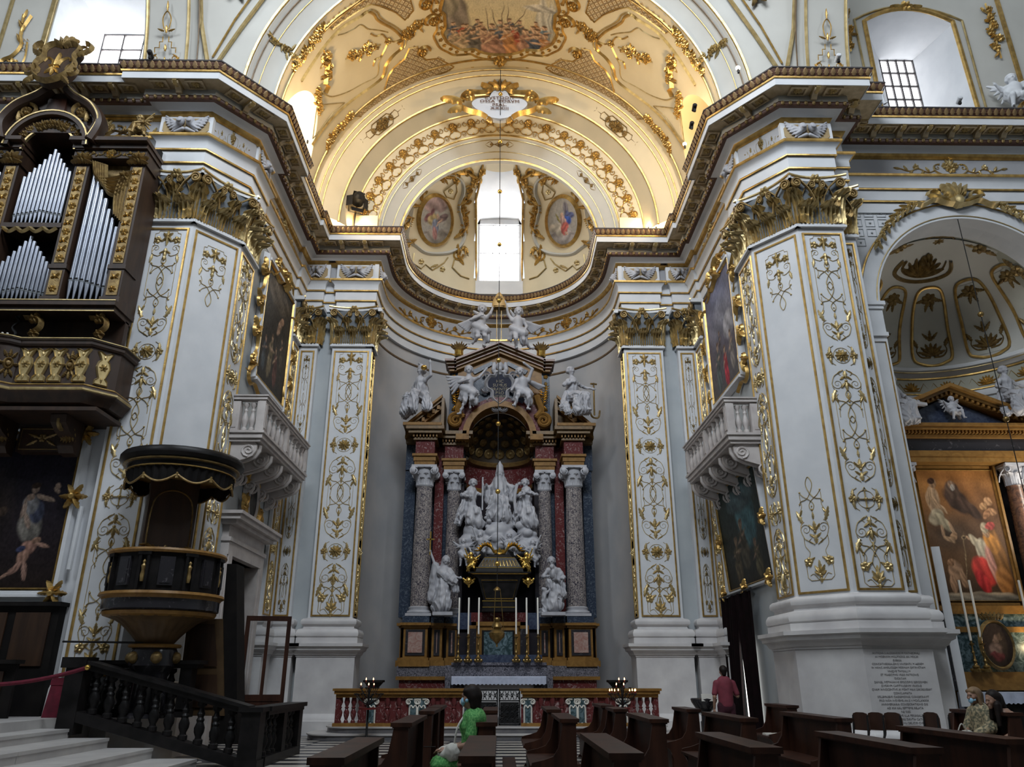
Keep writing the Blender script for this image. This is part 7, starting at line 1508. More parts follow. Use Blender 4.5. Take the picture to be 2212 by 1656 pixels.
P=robe(P,[((0,-.02,1.05),(.03,-.02,.32),.18,.26,.04,11,0),((.2,.0,1.2),(.26,-.02,.6),.13,.14,.04,7,0),((-.1,-.1,.95),(.2,-.14,.6),.16,.16,.04,8,1)])+[('e',(-.02,-.3,1.2),(.09,.10,.15)),('e',(-.06,-.32,1.40),(.075,.08,.085)),('c',(.0,-.3,1.12),(.16,-.28,.98),.06,.05)]+[('e',(-.30,-.14,.74),(.075,.08,.09)),('c',(-.30,-.12,.64),(-.30,-.1,.42),.08,.09),('c',(-.32,-.1,.4),(-.33,-.08,.1),.06,.045),('c',(-.27,-.1,.4),(-.26,-.12,.1),.06,.045),('c',(-.28,-.14,.6),(-.14,-.18,.72),.04,.035),('c',(-.33,-.12,.08),(-.34,-.2,.05),.04,.03)]
statue('statue','white marble woman cradling an infant with a child at her knee, right column',P,(1.80,24.85,3.3),1.03,extra=[('plinth',MB().box(-.4,.32,-.3,.3,-.02,.08),'statue')])
# ================================================================ SIDE CHAPEL BEHIND THE RIGHT ARCH
CC=18.3; CR_=2.95
st('wall_chapel',sweep([(CX-CR_,17.9)]+[(CX+CR_*cos(PI-PI*i/40),CC+CR_*sin(PI-PI*i/40)) for i in range(41)]+[(CX+CR_,17.9)],[(0,0),(0,9.6)]),'wallgrey')
cp=[(CX-CR_,18.0)]+[(CX+CR_*cos(PI-PI*i/40),CC+CR_*sin(PI-PI*i/40)) for i in range(41)]+[(CX+CR_,18.0)]
E2=st('trim_4',sweep(cp,[(0,9.1),(.05,9.12),(.08,9.2),(.08,9.32)]),'plaster')
ob('frieze',sweep(cp,[(.06,9.34),(.06,9.78)]),'olive',E2); ob('gilt_bead',sweep(cp,[(.06,9.78),(.1,9.79),(.1,9.83),(.06,9.84)]),'gold',E2); ob('gilt_bead',sweep(cp,[(.08,9.3),(.11,9.31),(.11,9.34),(.06,9.35)]),'gold',E2); ob('cornice',sweep(cp,[(.06,9.84),(.12,9.88),(.2,9.95),(.3,10.0),(.32,10.08),(.3,10.1),(0,10.14)]),'plaster',E2); ob('gilt_bead',sweep(cp,[(.2,9.95),(.24,9.95),(.24,9.98),(.2,9.99)]),'goldpale',E2)
shl=Rel()
for a in(20,45,70,90,110,135,160): shl.leaf(0,-.1,R(a),.26,.11,.05)
shl.line([(-.5,-.1),(-.36,.12),(-.22,-.12),(.22,-.12),(.36,.12),(.5,-.1)],.02,.03); SHM=shl.mesh('gilt_shell','gold',25)
for i in range(9):
    a=PI-PI*(i+.5)/9; ob('gilt_shell',SHM,None,E2,FR((CX+(CR_-.07)*cos(a),CC+(CR_-.07)*sin(a),9.55),a-PI/2))
def dpt(az,el,rr=2.9,lift=0.): return Vector((CX+(rr-lift)*cos(el)*cos(az),CC+(rr-lift)*cos(el)*sin(az),10.1+(2.8-lift)*sin(el)))
D_=st('ceiling_chapel',MB().grid(lambda u,v:dpt(PI*(1-u),PI/2*v*.995),48,20),'creamgrey')
st('ceiling_chapel_barrel',MB().add([((CX+2.66*cos(PI-PI*i/32)),y,CSP+2.66*sin(PI-PI*i/32)) for y in(18.15,18.75) for i in range(33)],[(i,i+1,i+34,i+33) for i in range(32)]),'olive')
for k in range(6):
    a0=PI-PI*(k+.14)/6; a1=PI-PI*(k+.86)/6; am=(a0+a1)/2
    pts=[(a0+(a1-a0)*.5*t,R(6)+R(2)*0) for t in()]
    ol=[(a0,R(8)),(a0,R(25)),(a0,R(42)),(a0+(a1-a0)*.12,R(50)),(am,R(52)),(a1-(a1-a0)*.12,R(50)),(a1,R(42)),(a1,R(25)),(a1,R(8)),(a1-(a1-a0)*.2,R(4)),(am,R(2.5)),(a0+(a1-a0)*.2,R(4))]
    pp=part('gilt_panel',D_); ob('panel_frame',MB().tube([dpt(a,e,lift=.02) for a,e in cr(ol,4,True)],.045,6,closed=True),'gold',pp)
    ob('panel_field',MB().grid(lambda u,v:dpt(a0+(a1-a0)*(.06+.88*u),R(5)+R(44)*v,lift=.012),6,10),'panelgrey',pp)
    def dl(rel,el):
        q=MB(); q.f=list(rel.f)
        for x,y,z in rel.v:
            e=el+z/2.9; p=dpt(am-x/2.9/max(cos(e),.3),e,lift=.02-y); q.v.append(p)
        return q
    r=Rel()
    for a in(20,45,68,90,112,135,160): r.leaf(0,.15,R(a),.42,.16,.08)
    for a in(50,90,130): r.leaf(0,.62,R(a),.34,.12,.06)
    h=Rel(); h.line(cr([(.05,.1),(.3,.12),(.42,.3),(.36,.48)],5),.035,.05,True); h.leaf(.38,.42,R(70),.28,.14,.06); r.both(h); ob('gilt_shell_spray',dl(r,R(6)),'golddark',pp)
    r=Rel(); r.flower(0,0,.22,7,.08); h=Rel(); h.leaf(.1,0,R(-20),.3,.14,.06); h.leaf(.05,-.1,R(-80),.3,.12,.06); r.both(h); ob('gilt_flower',dl(r,R(44)),'golddark',pp)
r=Rel()
for a in range(9): r.leaf(0,-.25,R(10+20*a),.75,.2,.12)
r.flower(0,.3,.28,7,.2); r.line(cr([(-1.0,.1),(-.8,-.35),(0,-.5),(.8,-.35),(1.0,.1)],6),.06,.08); r.line(cr([(-.85,.15),(-.6,-.2),(0,-.33),(.6,-.2),(.85,.15)],6),.03,.05)
q=MB(); q.f=list(r.f); q.v=[dpt(PI/2-x/2.9/.5,R(66)+z/2.9,lift=.02-y) for x,y,z in r.v]; ob('gilt_crown_shell',q,'golddark',D_)
for i in range(5):
    a=R(40)+R(100)*i/4; F=FR((CX-2.62*cos(a),18.45,CSP+2.62*sin(a)))@Matrix.Rotation(a-PI/2,4,'Y')@Matrix.Rotation(R(90),4,'X'); r=Rel()
    if i==2: r.line([(-.4,-.1),(-.28,-.22),(.28,-.22),(.4,-.1),(.4,.1),(.28,.22),(-.28,.22),(-.4,.1)],.03,.03,closed=True); r.flower(0,0,.16,7,.06)
    else: r.flower(0,0,.2,6,.07); r.leaf(.1,0,0,.4,.2,.06); r.leaf(-.1,0,PI,.4,.2,.06)
    ob('gilt_soffit_ornament',r,'golddark',bpy.data.objects['ceiling_chapel_barrel'],F)
# ---- chapel altar
HX=12.45; HY=20.2
T=th('chapel_altarpiece','ochre and black marble altarpiece with a triangular pediment in the side chapel','altarpiece',(HX,HY,0))
def hb(name,mat,*b):
    mb=MB()
    for q in b: mb.box(*q)
    return ob(name,mb,mat,T)
hb('base','yellowmarble',(-1.9,1.9,-.1,.8,0,1.2)); hb('gradine','yellowmarble',(-1.4,1.4,-.35,.3,1.2,1.62),(-1.4,1.4,-.25,.3,2.55,2.68),(-1.3,1.3,-.15,.3,3.0,3.2)); hb('gradine_panel','greenmarble',(-1.35,1.35,-.2,.3,1.62,2.55),(-1.25,1.25,-.1,.3,2.68,3.0))
hb('picture_wall','ebony',(-1.9,1.9,.1,.9,1.2,6.9))
for s in(-1,1):
    c=part('column',T,FR((s*1.52,-.12,0))); ob('pedestal',MB().box(-.3,.3,-.3,.3,1.2,2.9).box(-.34,.34,-.34,.34,2.9,3.05),'darkmarble',c); ob('shaft',MB().lathe([(.26,3.05),(.28,3.1),(.24,3.2),(.235,4.5),(.2,6.25),(.23,6.3)],20),'brownmarble',c); ob('bell',MB().lathe([(.2,6.3),(.22,6.6),(.3,6.8)],14).box(-.32,.32,-.32,.32,6.8,6.88),'statue',c)
    for i in range(8): a=2*PI*i/8; ob('acanthus_leaf',LEAF_W,None,c,FR((.2*cos(a),.2*sin(a),6.32),a+PI/2,sc=(.2,.4,.36)))
    for i in range(4): a=PI/4+PI/2*i; ob('volute',VOL_W,None,c,FR((.27*cos(a),.27*sin(a),6.72),a+PI/2,sc=(.6,.8,.6)))
hb('architrave','yellowmarble',(-1.95,1.95,-.42,.9,6.9,7.05),(-2.0,2.0,-.46,.9,7.05,7.2)); hb('frieze','darkmarble',(-1.95,1.95,-.4,.9,7.2,7.55)); hb('cornice','yellowmarble',(-2.05,2.05,-.5,.9,7.55,7.64),(-2.2,2.2,-.68,.9,7.74,7.82),(-2.25,2.25,-.74,.9,7.82,7.9))
d=MB()
for i in range(44): x=-2.1+4.2*i/43; d.box(x-.025,x+.025,-.6,-.5,7.65,7.73)
ob('dentils',d,'yellowmarble',T,kind='stuff')
ob('tympanum',MB().prism([(-1.9,7.9),(1.9,7.9),(0,8.75)],-.3,.5),'bluedark',T)
for s in(-1,1):
    for o,h,y0,mt in((.0,.10,-.5,'yellowmarble'),(.1,.08,-.62,'yellowdark'),(.18,.1,-.74,'yellowmarble')):
        q=[(s*2.25,7.86+o),(0,8.78+o),(0,8.78+o+h),(s*2.25,7.86+o+h)]; ob('raking_cornice',MB().prism(q if s<0 else q[::-1],y0,.5),mt,T)
    d=MB()
    for i in range(16): t=(i+.5)/16; x,z=s*2.2*(1-t),7.9+.92*t; d.box(x-.03,x+.03,-.58,-.45,z-.02,z+.06)
    ob('dentils',d,'yellowmarble',T,kind='stuff')
ops=[(.5,.97,.7,.16,0,(.40,.18,.05),.8),(.62,.80,.35,.2,-20,(.26,.11,.035),.7),(.80,.62,.3,.2,0,(.10,.05,.025),.8),(.30,.50,.35,.12,0,(.07,.045,.03),.8),
 (.48,.76,.17,.09,-25,(.05,.03,.022)),(.44,.84,.085,.075,0,(.08,.05,.035)),(.445,.885,.045,.035,0,(.22,.14,.09)),(.45,.865,.03,.03,0,(.30,.26,.22)),(.62,.70,.15,.05,-30,(.06,.035,.025)),
 (.17,.76,.085,.105,-8,(.38,.25,.15)),(.13,.79,.03,.08,-15,(.36,.23,.13)),(.24,.72,.10,.018,-35,(.37,.24,.14)),(.20,.895,.05,.038,0,(.30,.18,.10)),(.185,.915,.05,.028,0,(.06,.03,.02)),(.17,.63,.10,.06,15,(.34,.28,.19)),(.25,.585,.12,.045,-30,(.32,.27,.18)),(.34,.535,.022,.06,20,(.36,.23,.14)),(.22,.52,.022,.05,8,(.32,.2,.12)),
 (.34,.475,.05,.03,20,(.30,.18,.10)),(.28,.455,.07,.02,-20,(.30,.19,.11)),(.88,.75,.05,.035,0,(.36,.20,.10)),(.80,.71,.05,.03,0,(.34,.19,.09)),(.90,.67,.05,.03,0,(.30,.16,.08)),(.82,.65,.06,.025,30,(.28,.14,.07)),
 (.88,.30,.08,.24,8,(.20,.09,.025)),(.80,.43,.10,.075,-25,(.44,.19,.04)),(.76,.50,.05,.03,0,(.34,.2,.11)),(.755,.545,.05,.045,25,(.34,.27,.18)),(.83,.56,.06,.03,0,(.34,.06,.05)),(.62,.425,.10,.035,-38,(.46,.38,.26)),(.66,.37,.07,.09,-10,(.42,.36,.26)),(.52,.47,.03,.012,-30,(.4,.25,.15)),
 (.64,.22,.15,.10,-20,(.48,.045,.035)),(.60,.14,.10,.07,-50,(.40,.03,.03)),(.76,.25,.05,.16,14,(.46,.22,.17)),(.86,.15,.10,.10,30,(.30,.13,.04)),(.43,.30,.007,.19,-12,(.22,.15,.08),.3),(.47,.475,.03,.02,0,(.22,.15,.08)),(.47,.475,.015,.01,0,(.05,.03,.02)),(.28,.22,.09,.07,20,(.30,.18,.11)),(.24,.28,.045,.03,0,(.24,.13,.07)),(.22,.12,.04,.07,0,(.30,.18,.11)),(.36,.16,.04,.07,25,(.28,.17,.1)),(.55,.03,.5,.035,0,(.26,.21,.15))]
Q=picture('painting','glowing orange altar painting with a kneeling bishop in a red and gold robe',FR((HX,HY+.06,5.05)),2.1,3.45,canvas(130,200,(.30,.14,.05),(.035,.025,.018),ops,14,.06),130,200,frame='yellowmarble',fw=.16,prof=.1)
# oval picture, table, cloth, candles
T=th('oval_picture','dark gilt-framed oval picture of a mother and child on the side altar','painting',(12.36,HY-.45,2.25)); C_=canvas(20,28,(.06,.04,.03),(.03,.02,.015),[(.4,.35,.25,.2,20,(.20,.13,.10)),(.45,.62,.12,.1,0,(.22,.14,.10)),(.65,.7,.1,.09,0,(.14,.09,.06)),(.4,.2,.3,.1,0,(.12,.03,.03))],3)
def opos2(u,v):
    x,z=2*u-1,2*v-1; k=max(abs(x),abs(z)); l=math.hypot(x,z) or 1; return (x*k/l*.36,-.04,z*k/l*.5)
painted('canvas',20,28,opos2,C_,'painting',T); r=Rel(); r.line([(.40*cos(a*PI/20),.55*sin(a*PI/20)) for a in range(40)],.05,.08,closed=True)
for a in range(-3,4): r.leaf(a*.07,.58,R(90-a*12),.2,.1,.06)
ob('gilt_frame',r,'golddark',T)
T=th('side_altar_table','side chapel altar table with dark front','altar',(12.6,19.3,0)); ob('table_body',MB().box(-1.3,1.3,-.3,.6,0,1.15),'black',T); ob('step',MB().box(-1.6,1.6,-.7,.6,0,.14),'steps',T)
cl=MB(); cl.grid(lambda u,v:(-1.42+2.84*u,(.5-.9*v/.5) if v<.5 else -.4-.015*sin(u*60),1.17 if v<.5 else 1.17-(.24+.015*sin(u*160))*(v-.5)/.5),100,8)
for s in(-1,1): cl.grid(lambda u,v:(s*(1.42+.04*v),.5-.9*u,1.17-.55*v),6,4)
o=ob('altar_cloth',cl,'cloth',None,FR((12.6,19.3,0))); tag(o,'pale blue-white lace cloth over the side chapel altar','cloth')
for i,(x,lab) in enumerate(((11.72,'leftmost'),(11.98,'second'),(13.25,'third'),(13.62,'rightmost'))):
    c=ob('candlestick',CS,None,None,FR((x,19.72,1.62),sc=(1,1,.9))); tag(c,'brass candlestick on the side altar, %s of the four'%lab,'candlestick','side altar candlesticks')
    k=ob('altar_candle',MB().lathe([(.028,0),(.028,1.45),(.001,1.46)],10),'candle',None,FR((x,19.72,2.34))); tag(k,'tall white candle on the side altar, %s of the four'%lab,'candle','side altar candles')
statue('statue','white seated woman with an open book on the side chapel pediment',seated(((.40,-.14,1.06),(.56,-.34,1.0)),((-.34,-.06,1.04),(-.2,-.26,.9))),(14.15,19.75,8.05),.95,R(10),extra=[('book',MB().box(.42,.85,-.46,-.40,.86,1.16),'statue')])
statue('statue','white reclining figure holding a small organ at the left of the chapel pediment',seated(((.36,-.14,1.0),(.4,-.36,.86)),((-.34,-.06,1.04),(-.2,-.26,.9))),(10.95,19.75,7.75),.95,R(20),extra=[('small_organ',MB().box(.2,.7,-.5,-.36,.7,.78),'statue')])
T=th('marble_putto','small white winged putto flying in the chapel pediment','statue',m=FR((12.45,19.6,7.95),sc=.85)); ob('carved_figure',put_mesh('sit','statue'),None,T)
area('chapel_fill_light',(14.9,18.5,5.5),(12.0,20.6,10.),.9,2.4,110,(1.,.93,.82))  # unseen fill light, added on the right to brighten the chapel dome
area('side_altar_lamp',(13.6,19.5,2.2),(12.6,20.2,3.4),.15,.15,16,WARM)
T=th('display_board','tall narrow grey board standing in the side chapel arch','board',(10.28,17.95,0),R(-15)); ob('board',MB().box(-.09,.09,-.02,.02,.9,4.35),'plaster',T); ob('foot',MB().box(-.2,.2,-.2,.2,0,.05).box(-.03,.03,-.03,.03,.05,.9),'iron',T)
# ================================================================ CLERESTORY ORNAMENT
def cand():
    r=Rel(); h=Rel(); h.line([(0,.02),(.26,.02)],.03,.04); h.line(cr([(.30,.1),(.34,.25),(.22,.32)],4)+spiral(.26,.2,.09,0,1.4,1,14),.02,.03,True); h.line([(.28,.36),(.28,.5),(.16,.5),(.16,.66),(.08,.66),(.08,.8)],.016,.02); h.leaf(.05,.95,R(20),.2,.08); h.leaf(.3,.1,R(60),.18,.1); r.both(h)
    r.line(cr([(-.06,1.0),(-.11,1.3),(0,1.5),(.11,1.3),(.06,1.0)],5),.018,.02); r.leaf(0,1.5,PI/2,.3,.08); r.leaf(0,.9,PI/2,.22,.1)
    for a in(50,90,130): r.leaf(0,.02,R(a),.24,.1)
    r.leaf(0,.4,PI/2,.2,.1); return r
CAN=cand().mesh('gilt_candelabra','gold',25)
for s,nm in((-1,'left'),(1,'right')):
    rb=bpy.data.objects['ceiling_rib_'+nm]
    ob('gilt_candelabra',CAN,None,rb,FR((s*8.95,16.22,16.75),rx=R(14),sc=(1.,1,1.05)))
    for x in(8.42,9.52):
        ob('gilt_edge',MB().tube([(s*x,16.33-7.0*(1-cos(a*.08)),ZS-.1+7.35*sin(a*.08)) for a in range(12)],.045,6),'goldpale',rb)
    ob('painted_chain',MB().tube([(s*8.2,16.5-7.0*(1-cos(a*.08)),ZS-.1+7.35*sin(a*.08)) for a in range(12)],.02,5),'brownwall',rb)
    # gilt triangle of the pendentive
    pd=bpy.data.objects['ceiling_pendentive_'+nm]
    def pfp(u,v):
        a=v*1.1; A_=Vector((s*7.0*cos(a),16.55,ZS+7.0*sin(a))); B=Vector((s*8.5,16.6-7.0*(1-cos(a)),ZS+7.0*sin(a)*1.02)); q=A_.lerp(B,u); return (q.x-s*.03,q.y-.04,q.z)
    ob('gilt_triangle',MB().tube([pfp(.6,.10),pfp(.3,.3),pfp(.2,.55),pfp(.14,.9)],.06,6),'goldpale',pd); ob('gilt_triangle',MB().tube([pfp(.6,.10),pfp(.85,.3),pfp(.9,.55),pfp(.9,.9)],.06,6),'goldpale',pd)
    ob('gilt_triangle',MB().tube([pfp(.6,.17),pfp(.42,.33),pfp(.3,.55),pfp(.24,.9)],.03,6),'gold',pd)
    g=MB()
    for i in range(5): g.sphere(pfp(.4+.06*i,.42+.05*(i%2)),.12,8,6)
    q=Rel(); [q.leaf(0,0,R(60*a),.4,.2,.12) for a in range(6)]; p=pfp(.5,.46); ob('gilt_cluster',q,'golddark',pd,FR(p,rz=s*R(-30)))
# right clerestory: garlands, putti, window frame
wr=bpy.data.objects['wall_clerestory_nave']
for x,z,L_ in((10.45,19.9,1.8),(14.9,19.7,1.8)): ob('gilt_garland',cluster(L_,.16,int(x),16),'gold',wr,FR((x,17.55,z)))
n=12; arc=[(11.05+2.7*i/n,20.0+.5*(1-(2*i/n-1)**2)) for i in range(n+1)]
ob('gilt_window_frame',MB().tube([(10.98,17.57,15.9)]+[(x+(.0),17.57,z+.06) for x,z in arc]+[(13.82,17.57,15.9)],.07,6),'gold',wr); ob('gilt_window_frame',MB().tube([(10.75,17.57,15.9),(10.75,17.57,20.1)]+[(CXX,17.57,20.1+.55*(1-((CXX-12.4)/1.65)**2)) for CXX in [10.75+3.3*i/10 for i in range(11)]]+[(14.05,17.57,15.9)],.035,6),'goldpale',wr)
r=Rel(); r.flower(0,0,.2,6,.1); r.leaf(.1,0,0,.4,.2,.08); r.leaf(-.1,0,PI,.4,.2,.08); ob('gilt_keystone',r,'gold',wr,FR((12.4,17.52,20.6)))
for x in(9.75,15.3): ob('gilt_edge',MB().box(x-.05,x+.05,17.52,17.6,15.9,21),'gold',wr)
T=th('clerestory_putto','white winged putto peering over the cornice left of the nave window','statue',m=FR((10.25,16.75,15.86),sc=1.15),group='clerestory putti'); ob('carved_figure',put_mesh('sit','plaster'),None,T)
T=th('clerestory_putto','white winged putto seated on a gilt scroll right of the nave window','statue',m=FR((14.5,16.95,16.1),rz=R(-20),sc=1.5),group='clerestory putti'); ob('carved_figure',put_mesh('sit','plaster'),None,T); q=Rel(); q.line(spiral(.1,-.0,.22,PI/2,1.6,-1,18),.07,.12,True); ob('gilt_scroll',q,'gold',T,FR((0,-.1,.05)))
wl=bpy.data.objects['wall_clerestory_choir']
for x in(-12.65,-9.75): ob('gilt_window_frame',MB().box(x-.06,x+.06,16.62,16.7,15.9,22),'goldpale',wl)
for x,s in((-13.3,-1),(-9.15,1)):
    r=Rel(); r.line(cr([(0,.05),(.3,.1),(.34,.45),(.1,.6),(-.05,.9),(.05,1.3),(-.1,1.8)],5),.05,.06); r.flower(.05,.32,.2,8,.08); r.line(cr([(-.1,.0),(-.25,.5),(-.2,1.0)],5),.03,.03)
    for i in range(6): r.leaf(-.0+.02*i,1.0+.14*i,R(60+20*(i%3)),.3,.12,.06)
    for i in range(4):
        for j in range(3): r.line([(-.22+.09*j,.75+.1*i),(-.17+.09*j,.8+.1*i)],.012)
    ob('gilt_scroll_panel',r,'gold',wl,FR((x,16.66,16.75),sc=(s,1,1.2)))
    ob('gilt_edge',MB().box(x+s*.55-.03,x+s*.55+.03,16.62,16.7,15.9,21),'goldpale',wl)
# ================================================================ PEWS AND CHAIRS
def make_pew(L_):
    T=th('pew','','pew',(0,0,0),group='dark wooden pews facing the presbytery'); h=L_/2
    pr=[(.10,0),(.10,.955),(-.07,.955),(-.10,.80),(-.13,.66),(-.20,.56),(-.32,.52),(-.47,.49),(-.485,.43),(-.42,.37),(-.37,.24),(-.38,.08),(-.44,0)]
    for y in(-h,h):
        m_=MB(); n=len(pr); m_.add([(x,y-.025,z) for x,z in pr]+[(x,y+.025,z) for x,z in pr],[tuple(range(n)),tuple(range(2*n-1,n-1,-1))]+[(i,i+n,(i+1)%n+n,(i+1)%n) for i in range(n)]); ob('pew_end',m_,'pew',T)
    ob('backrest',MB().add([(-.03,-h,.40),(-.01,-h,.96),(.03,-h,.96),(.01,-h,.40),(-.03,h,.40),(-.01,h,.96),(.03,h,.96),(.01,h,.40)],[(0,1,2,3),(7,6,5,4),(0,4,5,1),(1,5,6,2),(2,6,7,3),(3,7,4,0)]),'pew',T)
    ob('top_plank',MB().box(-.11,.14,-h-.04,h+.04,.955,1.0).box(-.09,.12,-h-.03,h+.03,.94,.955),'pew',T)
    ob('seat',MB().box(-.49,.0,-h,h,.42,.455),'pew',T)
    ob('front_board',MB().box(-.40,-.37,-h,h,.05,.42),'pew',T)
    ob('kneeler',MB().box(.22,.44,-h,h,.14,.18).box(.26,.4,-h,-h+.06,0,.14).box(.26,.4,h-.06,h,0,.14),'pew',T)
    return T
rows={-1.05:[(6.6,1.8),(10.85,1.95),(13.9,1.4),(15.5,1.3)],-.05:[(6.75,1.9),(10.9,1.9),(14.2,1.6)],1.0:[(7.0,2.0),(11.6,1.7),(14.6,1.6)],2.14:[(7.3,1.7),(11.6,1.85),(14.5,1.0),(16.4,1.4)],3.36:[(7.35,1.85),(11.85,1.9),(14.5,1.1)],4.6:[(8.2,1.9),(11.9,2.05)],5.65:[(16.3,1.2)],7.85:[(13.2,1.5)]}
rn={-1.05:'the first row from the presbytery',-.05:'the row where the woman in green sits',1.0:'the row just right of the aisle',2.14:'the second row right of the aisle',3.36:'the third row right of the aisle',4.6:'the fourth row right of the aisle',5.65:'front of the black curtain',7.85:'the row of the two seated women'}
dn=['nearest the camera','in the middle','far toward the altar','last before the altar rail']
protos={}
for X,ls in rows.items():
    for i,(Y,L_) in enumerate(ls):
        lab='dark wooden pew in %s, %s'%(rn[X],dn[i]) if len(ls)>1 else 'dark wooden pew standing alone in %s'%rn[X]
        T=make_pew(L_); T['label']=lab; T.location=(X,Y,0)
o=ob('prayer_book',MB().box(-.16,.16,-.11,.11,0,.03).box(-.15,.0,-.1,.1,.03,.035),'candle',None,FR((5.4,16.2,.456))); tag(o,'pale open booklet left on the seat of the lone pew','book')
# chairs
def make_chair():
    T=th('chair','','chair',group='brown school chairs beside the inscription pier')
    ob('seat',MB().box(-.19,.19,-.2,.18,.44,.46).box(-.17,.17,-.215,-.2,.43,.455),'chairwood',T)
    pl=[(-.17,.60),(.17,.60),(.175,.80),(.14,.88),(.07,.90),(-.07,.90),(-.14,.88),(-.175,.80)]; ob('backrest',MB().prism(pl,.20,.225),'chairwood',T)
    for s in(-1,1):
        ob('leg',MB().tube([(s*.18,-.2,0),(s*.17,-.18,.43),(s*.17,.1,.43)],.018,6),'iron',T); ob('leg',MB().tube(cr([(s*.18,.28,0),(s*.165,.13,.42),(s*.155,.17,.55),(s*.15,.21,.85)],4),.018,6),'iron',T)
    ob('stretcher',MB().tube([(-.17,.1,.42),(.17,.1,.42)],.011,6),'iron',T)
    return T
pm('chairwood',(.065,.03,.018),(.04,.018,.012),5.,.45,kind='wood')
for x,y,rz,lab in((6.52,15.05,R(-62),'brown wooden chair nearest the lone pews, left of the inscription'),(6.81,15.05,R(-60),'second brown wooden chair from the left at the pier foot'),(7.11,15.0,R(-55),'third brown wooden chair from the left at the pier foot'),(7.82,15.1,R(-70),'fourth brown chair, turned sideways showing its seat'),(8.27,15.0,R(-62),'rightmost brown chair, beside the two seated women')):
    T=make_chair(); T['label']=lab; T.location=(x,y,0); T.rotation_euler[2]=rz
# ================================================================ PEOPLE
SKIN=('skin',(.42,.25,.17),(.36,.21,.14))
pm('skin',(.36,.21,.145),(.30,.17,.115),6.,.5); pm('hairdark',(.010,.007,.006),(.018,.012,.01),12.,.55,spec=.2); pm('hairbrown',(.26,.17,.09),(.15,.09,.05),12.,.5); pm('green',(.055,.24,.06),(.16,.42,.13),40.,.85,lo=.45,hi=.62); pm('bagcloth',(.58,.57,.52),(.50,.49,.45),8.,.8); pm('mask',(.33,.58,.75),(.28,.52,.70),8.,.8); pm('shirtred',(.22,.038,.058),(.17,.03,.045),8.,.85); pm('trouser',(.055,.008,.018),(.035,.006,.012),8.,.9); pm('blouse',(.44,.36,.22),(.12,.12,.08),26.,.85,lo=.42,hi=.58); pm('denim',(.40,.46,.56),(.32,.38,.48),9.,.85)
def hand(wr,d,up,s=1.,curl=.5):
    """palm with five separate fingers; d = pointing direction, up = back of hand"""
    d=Vector(d).normalized(); up=Vector(up); up=(up-d*up.dot(d)).normalized(); sd=d.cross(up); w=Vector(wr); P=[]
    g=lambda a,b,c:tuple(w+d*a*s+sd*b*s+up*c*s)
    P+=[('c',g(-.02,0,0),g(.03,0,0),.024*s,.026*s),('e',g(.05,0,0),(.034*s,.034*s,.03*s)),('c',g(.03,-.022,0),g(.085,-.026,0),.015*s,.012*s),('c',g(.03,.022,0),g(.08,.028,0),.015*s,.012*s)]
    for i,(b,l) in enumerate(((-.030,.075),(-.010,.085),(.010,.078),(.029,.06))):
        k=g(.085,b,0); m1=g(.085+l*.5,b*1.1,-.25*curl*l*2*.5); t=g(.085+l*(1-.35*curl),b*1.15,-curl*l*.8); P+=[('c',k,m1,.0092*s,.0085*s),('c',m1,t,.0085*s,.007*s)]
    P+=[('c',g(.02,-.03,-.005),g(.055,-.058,-.012),.011*s,.010*s),('c',g(.055,-.058,-.012),g(.088,-.062,-.02),.010*s,.008*s)]
    return P
def head_prims(hd,face,s=1.):
    f=Vector(face).normalized(); up=Vector((0,0,1)); sd=f.cross(up).normalized(); h=Vector(hd); g=lambda a,b,c:tuple(h+f*a*s+sd*b*s+up*c*s)
    P=[('e',g(0,0,.02),(.078*s,.078*s,.10*s)),('e',g(-.015,0,.03),(.08*s,.08*s,.088*s)),('c',g(.03,0,-.05),g(.045,0,-.085),.05*s,.035*s),('c',g(.075,0,.01),g(.098,0,-.03),.010*s,.016*s),('e',g(.07,0,.03),(.03*s,.03*s,.02*s)),('c',g(.078,-.022,-.062),g(.078,.022,-.062),.010*s,.010*s)]
    for q in(-1,1): P+=[('e',g(-.005,q*.08,0),(.016*s,.012*s,.03*s)),('e',g(.066,q*.032,.012),(.012*s,.012*s,.010*s)),('e',g(.05,q*.045,-.02),(.026*s,.026*s,.028*s))]
    return P
def person(label,loc,rz,bodyP,hands,parts,eyes=None):
    T=th('person',label,'person',m=FR(loc,rz)); v,f=sdf(bodyP,.013,.022); vs=v.tolist(); fs=f.tolist()
    for hp in hands:
        v2,f2=sdf(hp,.005,.008); n=len(vs); vs+=v2.tolist(); fs+=(f2+n).tolist()
    me=bpy.data.meshes.new('body'); me.from_pydata(vs,[],fs); me.materials.append(M['skin']); me.polygons.foreach_set('use_smooth',[True]*len(fs)); ob('body',me,None,T)
    for nm,P,mt,rs,k in parts: ob(nm,fig_mesh(nm,P,mt,rs,k),None,T)
    return T
def eye_mb(hd,face,s=1.):
    f=Vector(face).normalized(); sd=f.cross(Vector((0,0,1))).normalized(); m_=MB()
    for q in(-1,1): m_.sphere(tuple(Vector(hd)+f*.0735*s+sd*q*.031*s+Vector((0,0,.012*s))),.009*s,8,6)
    return m_
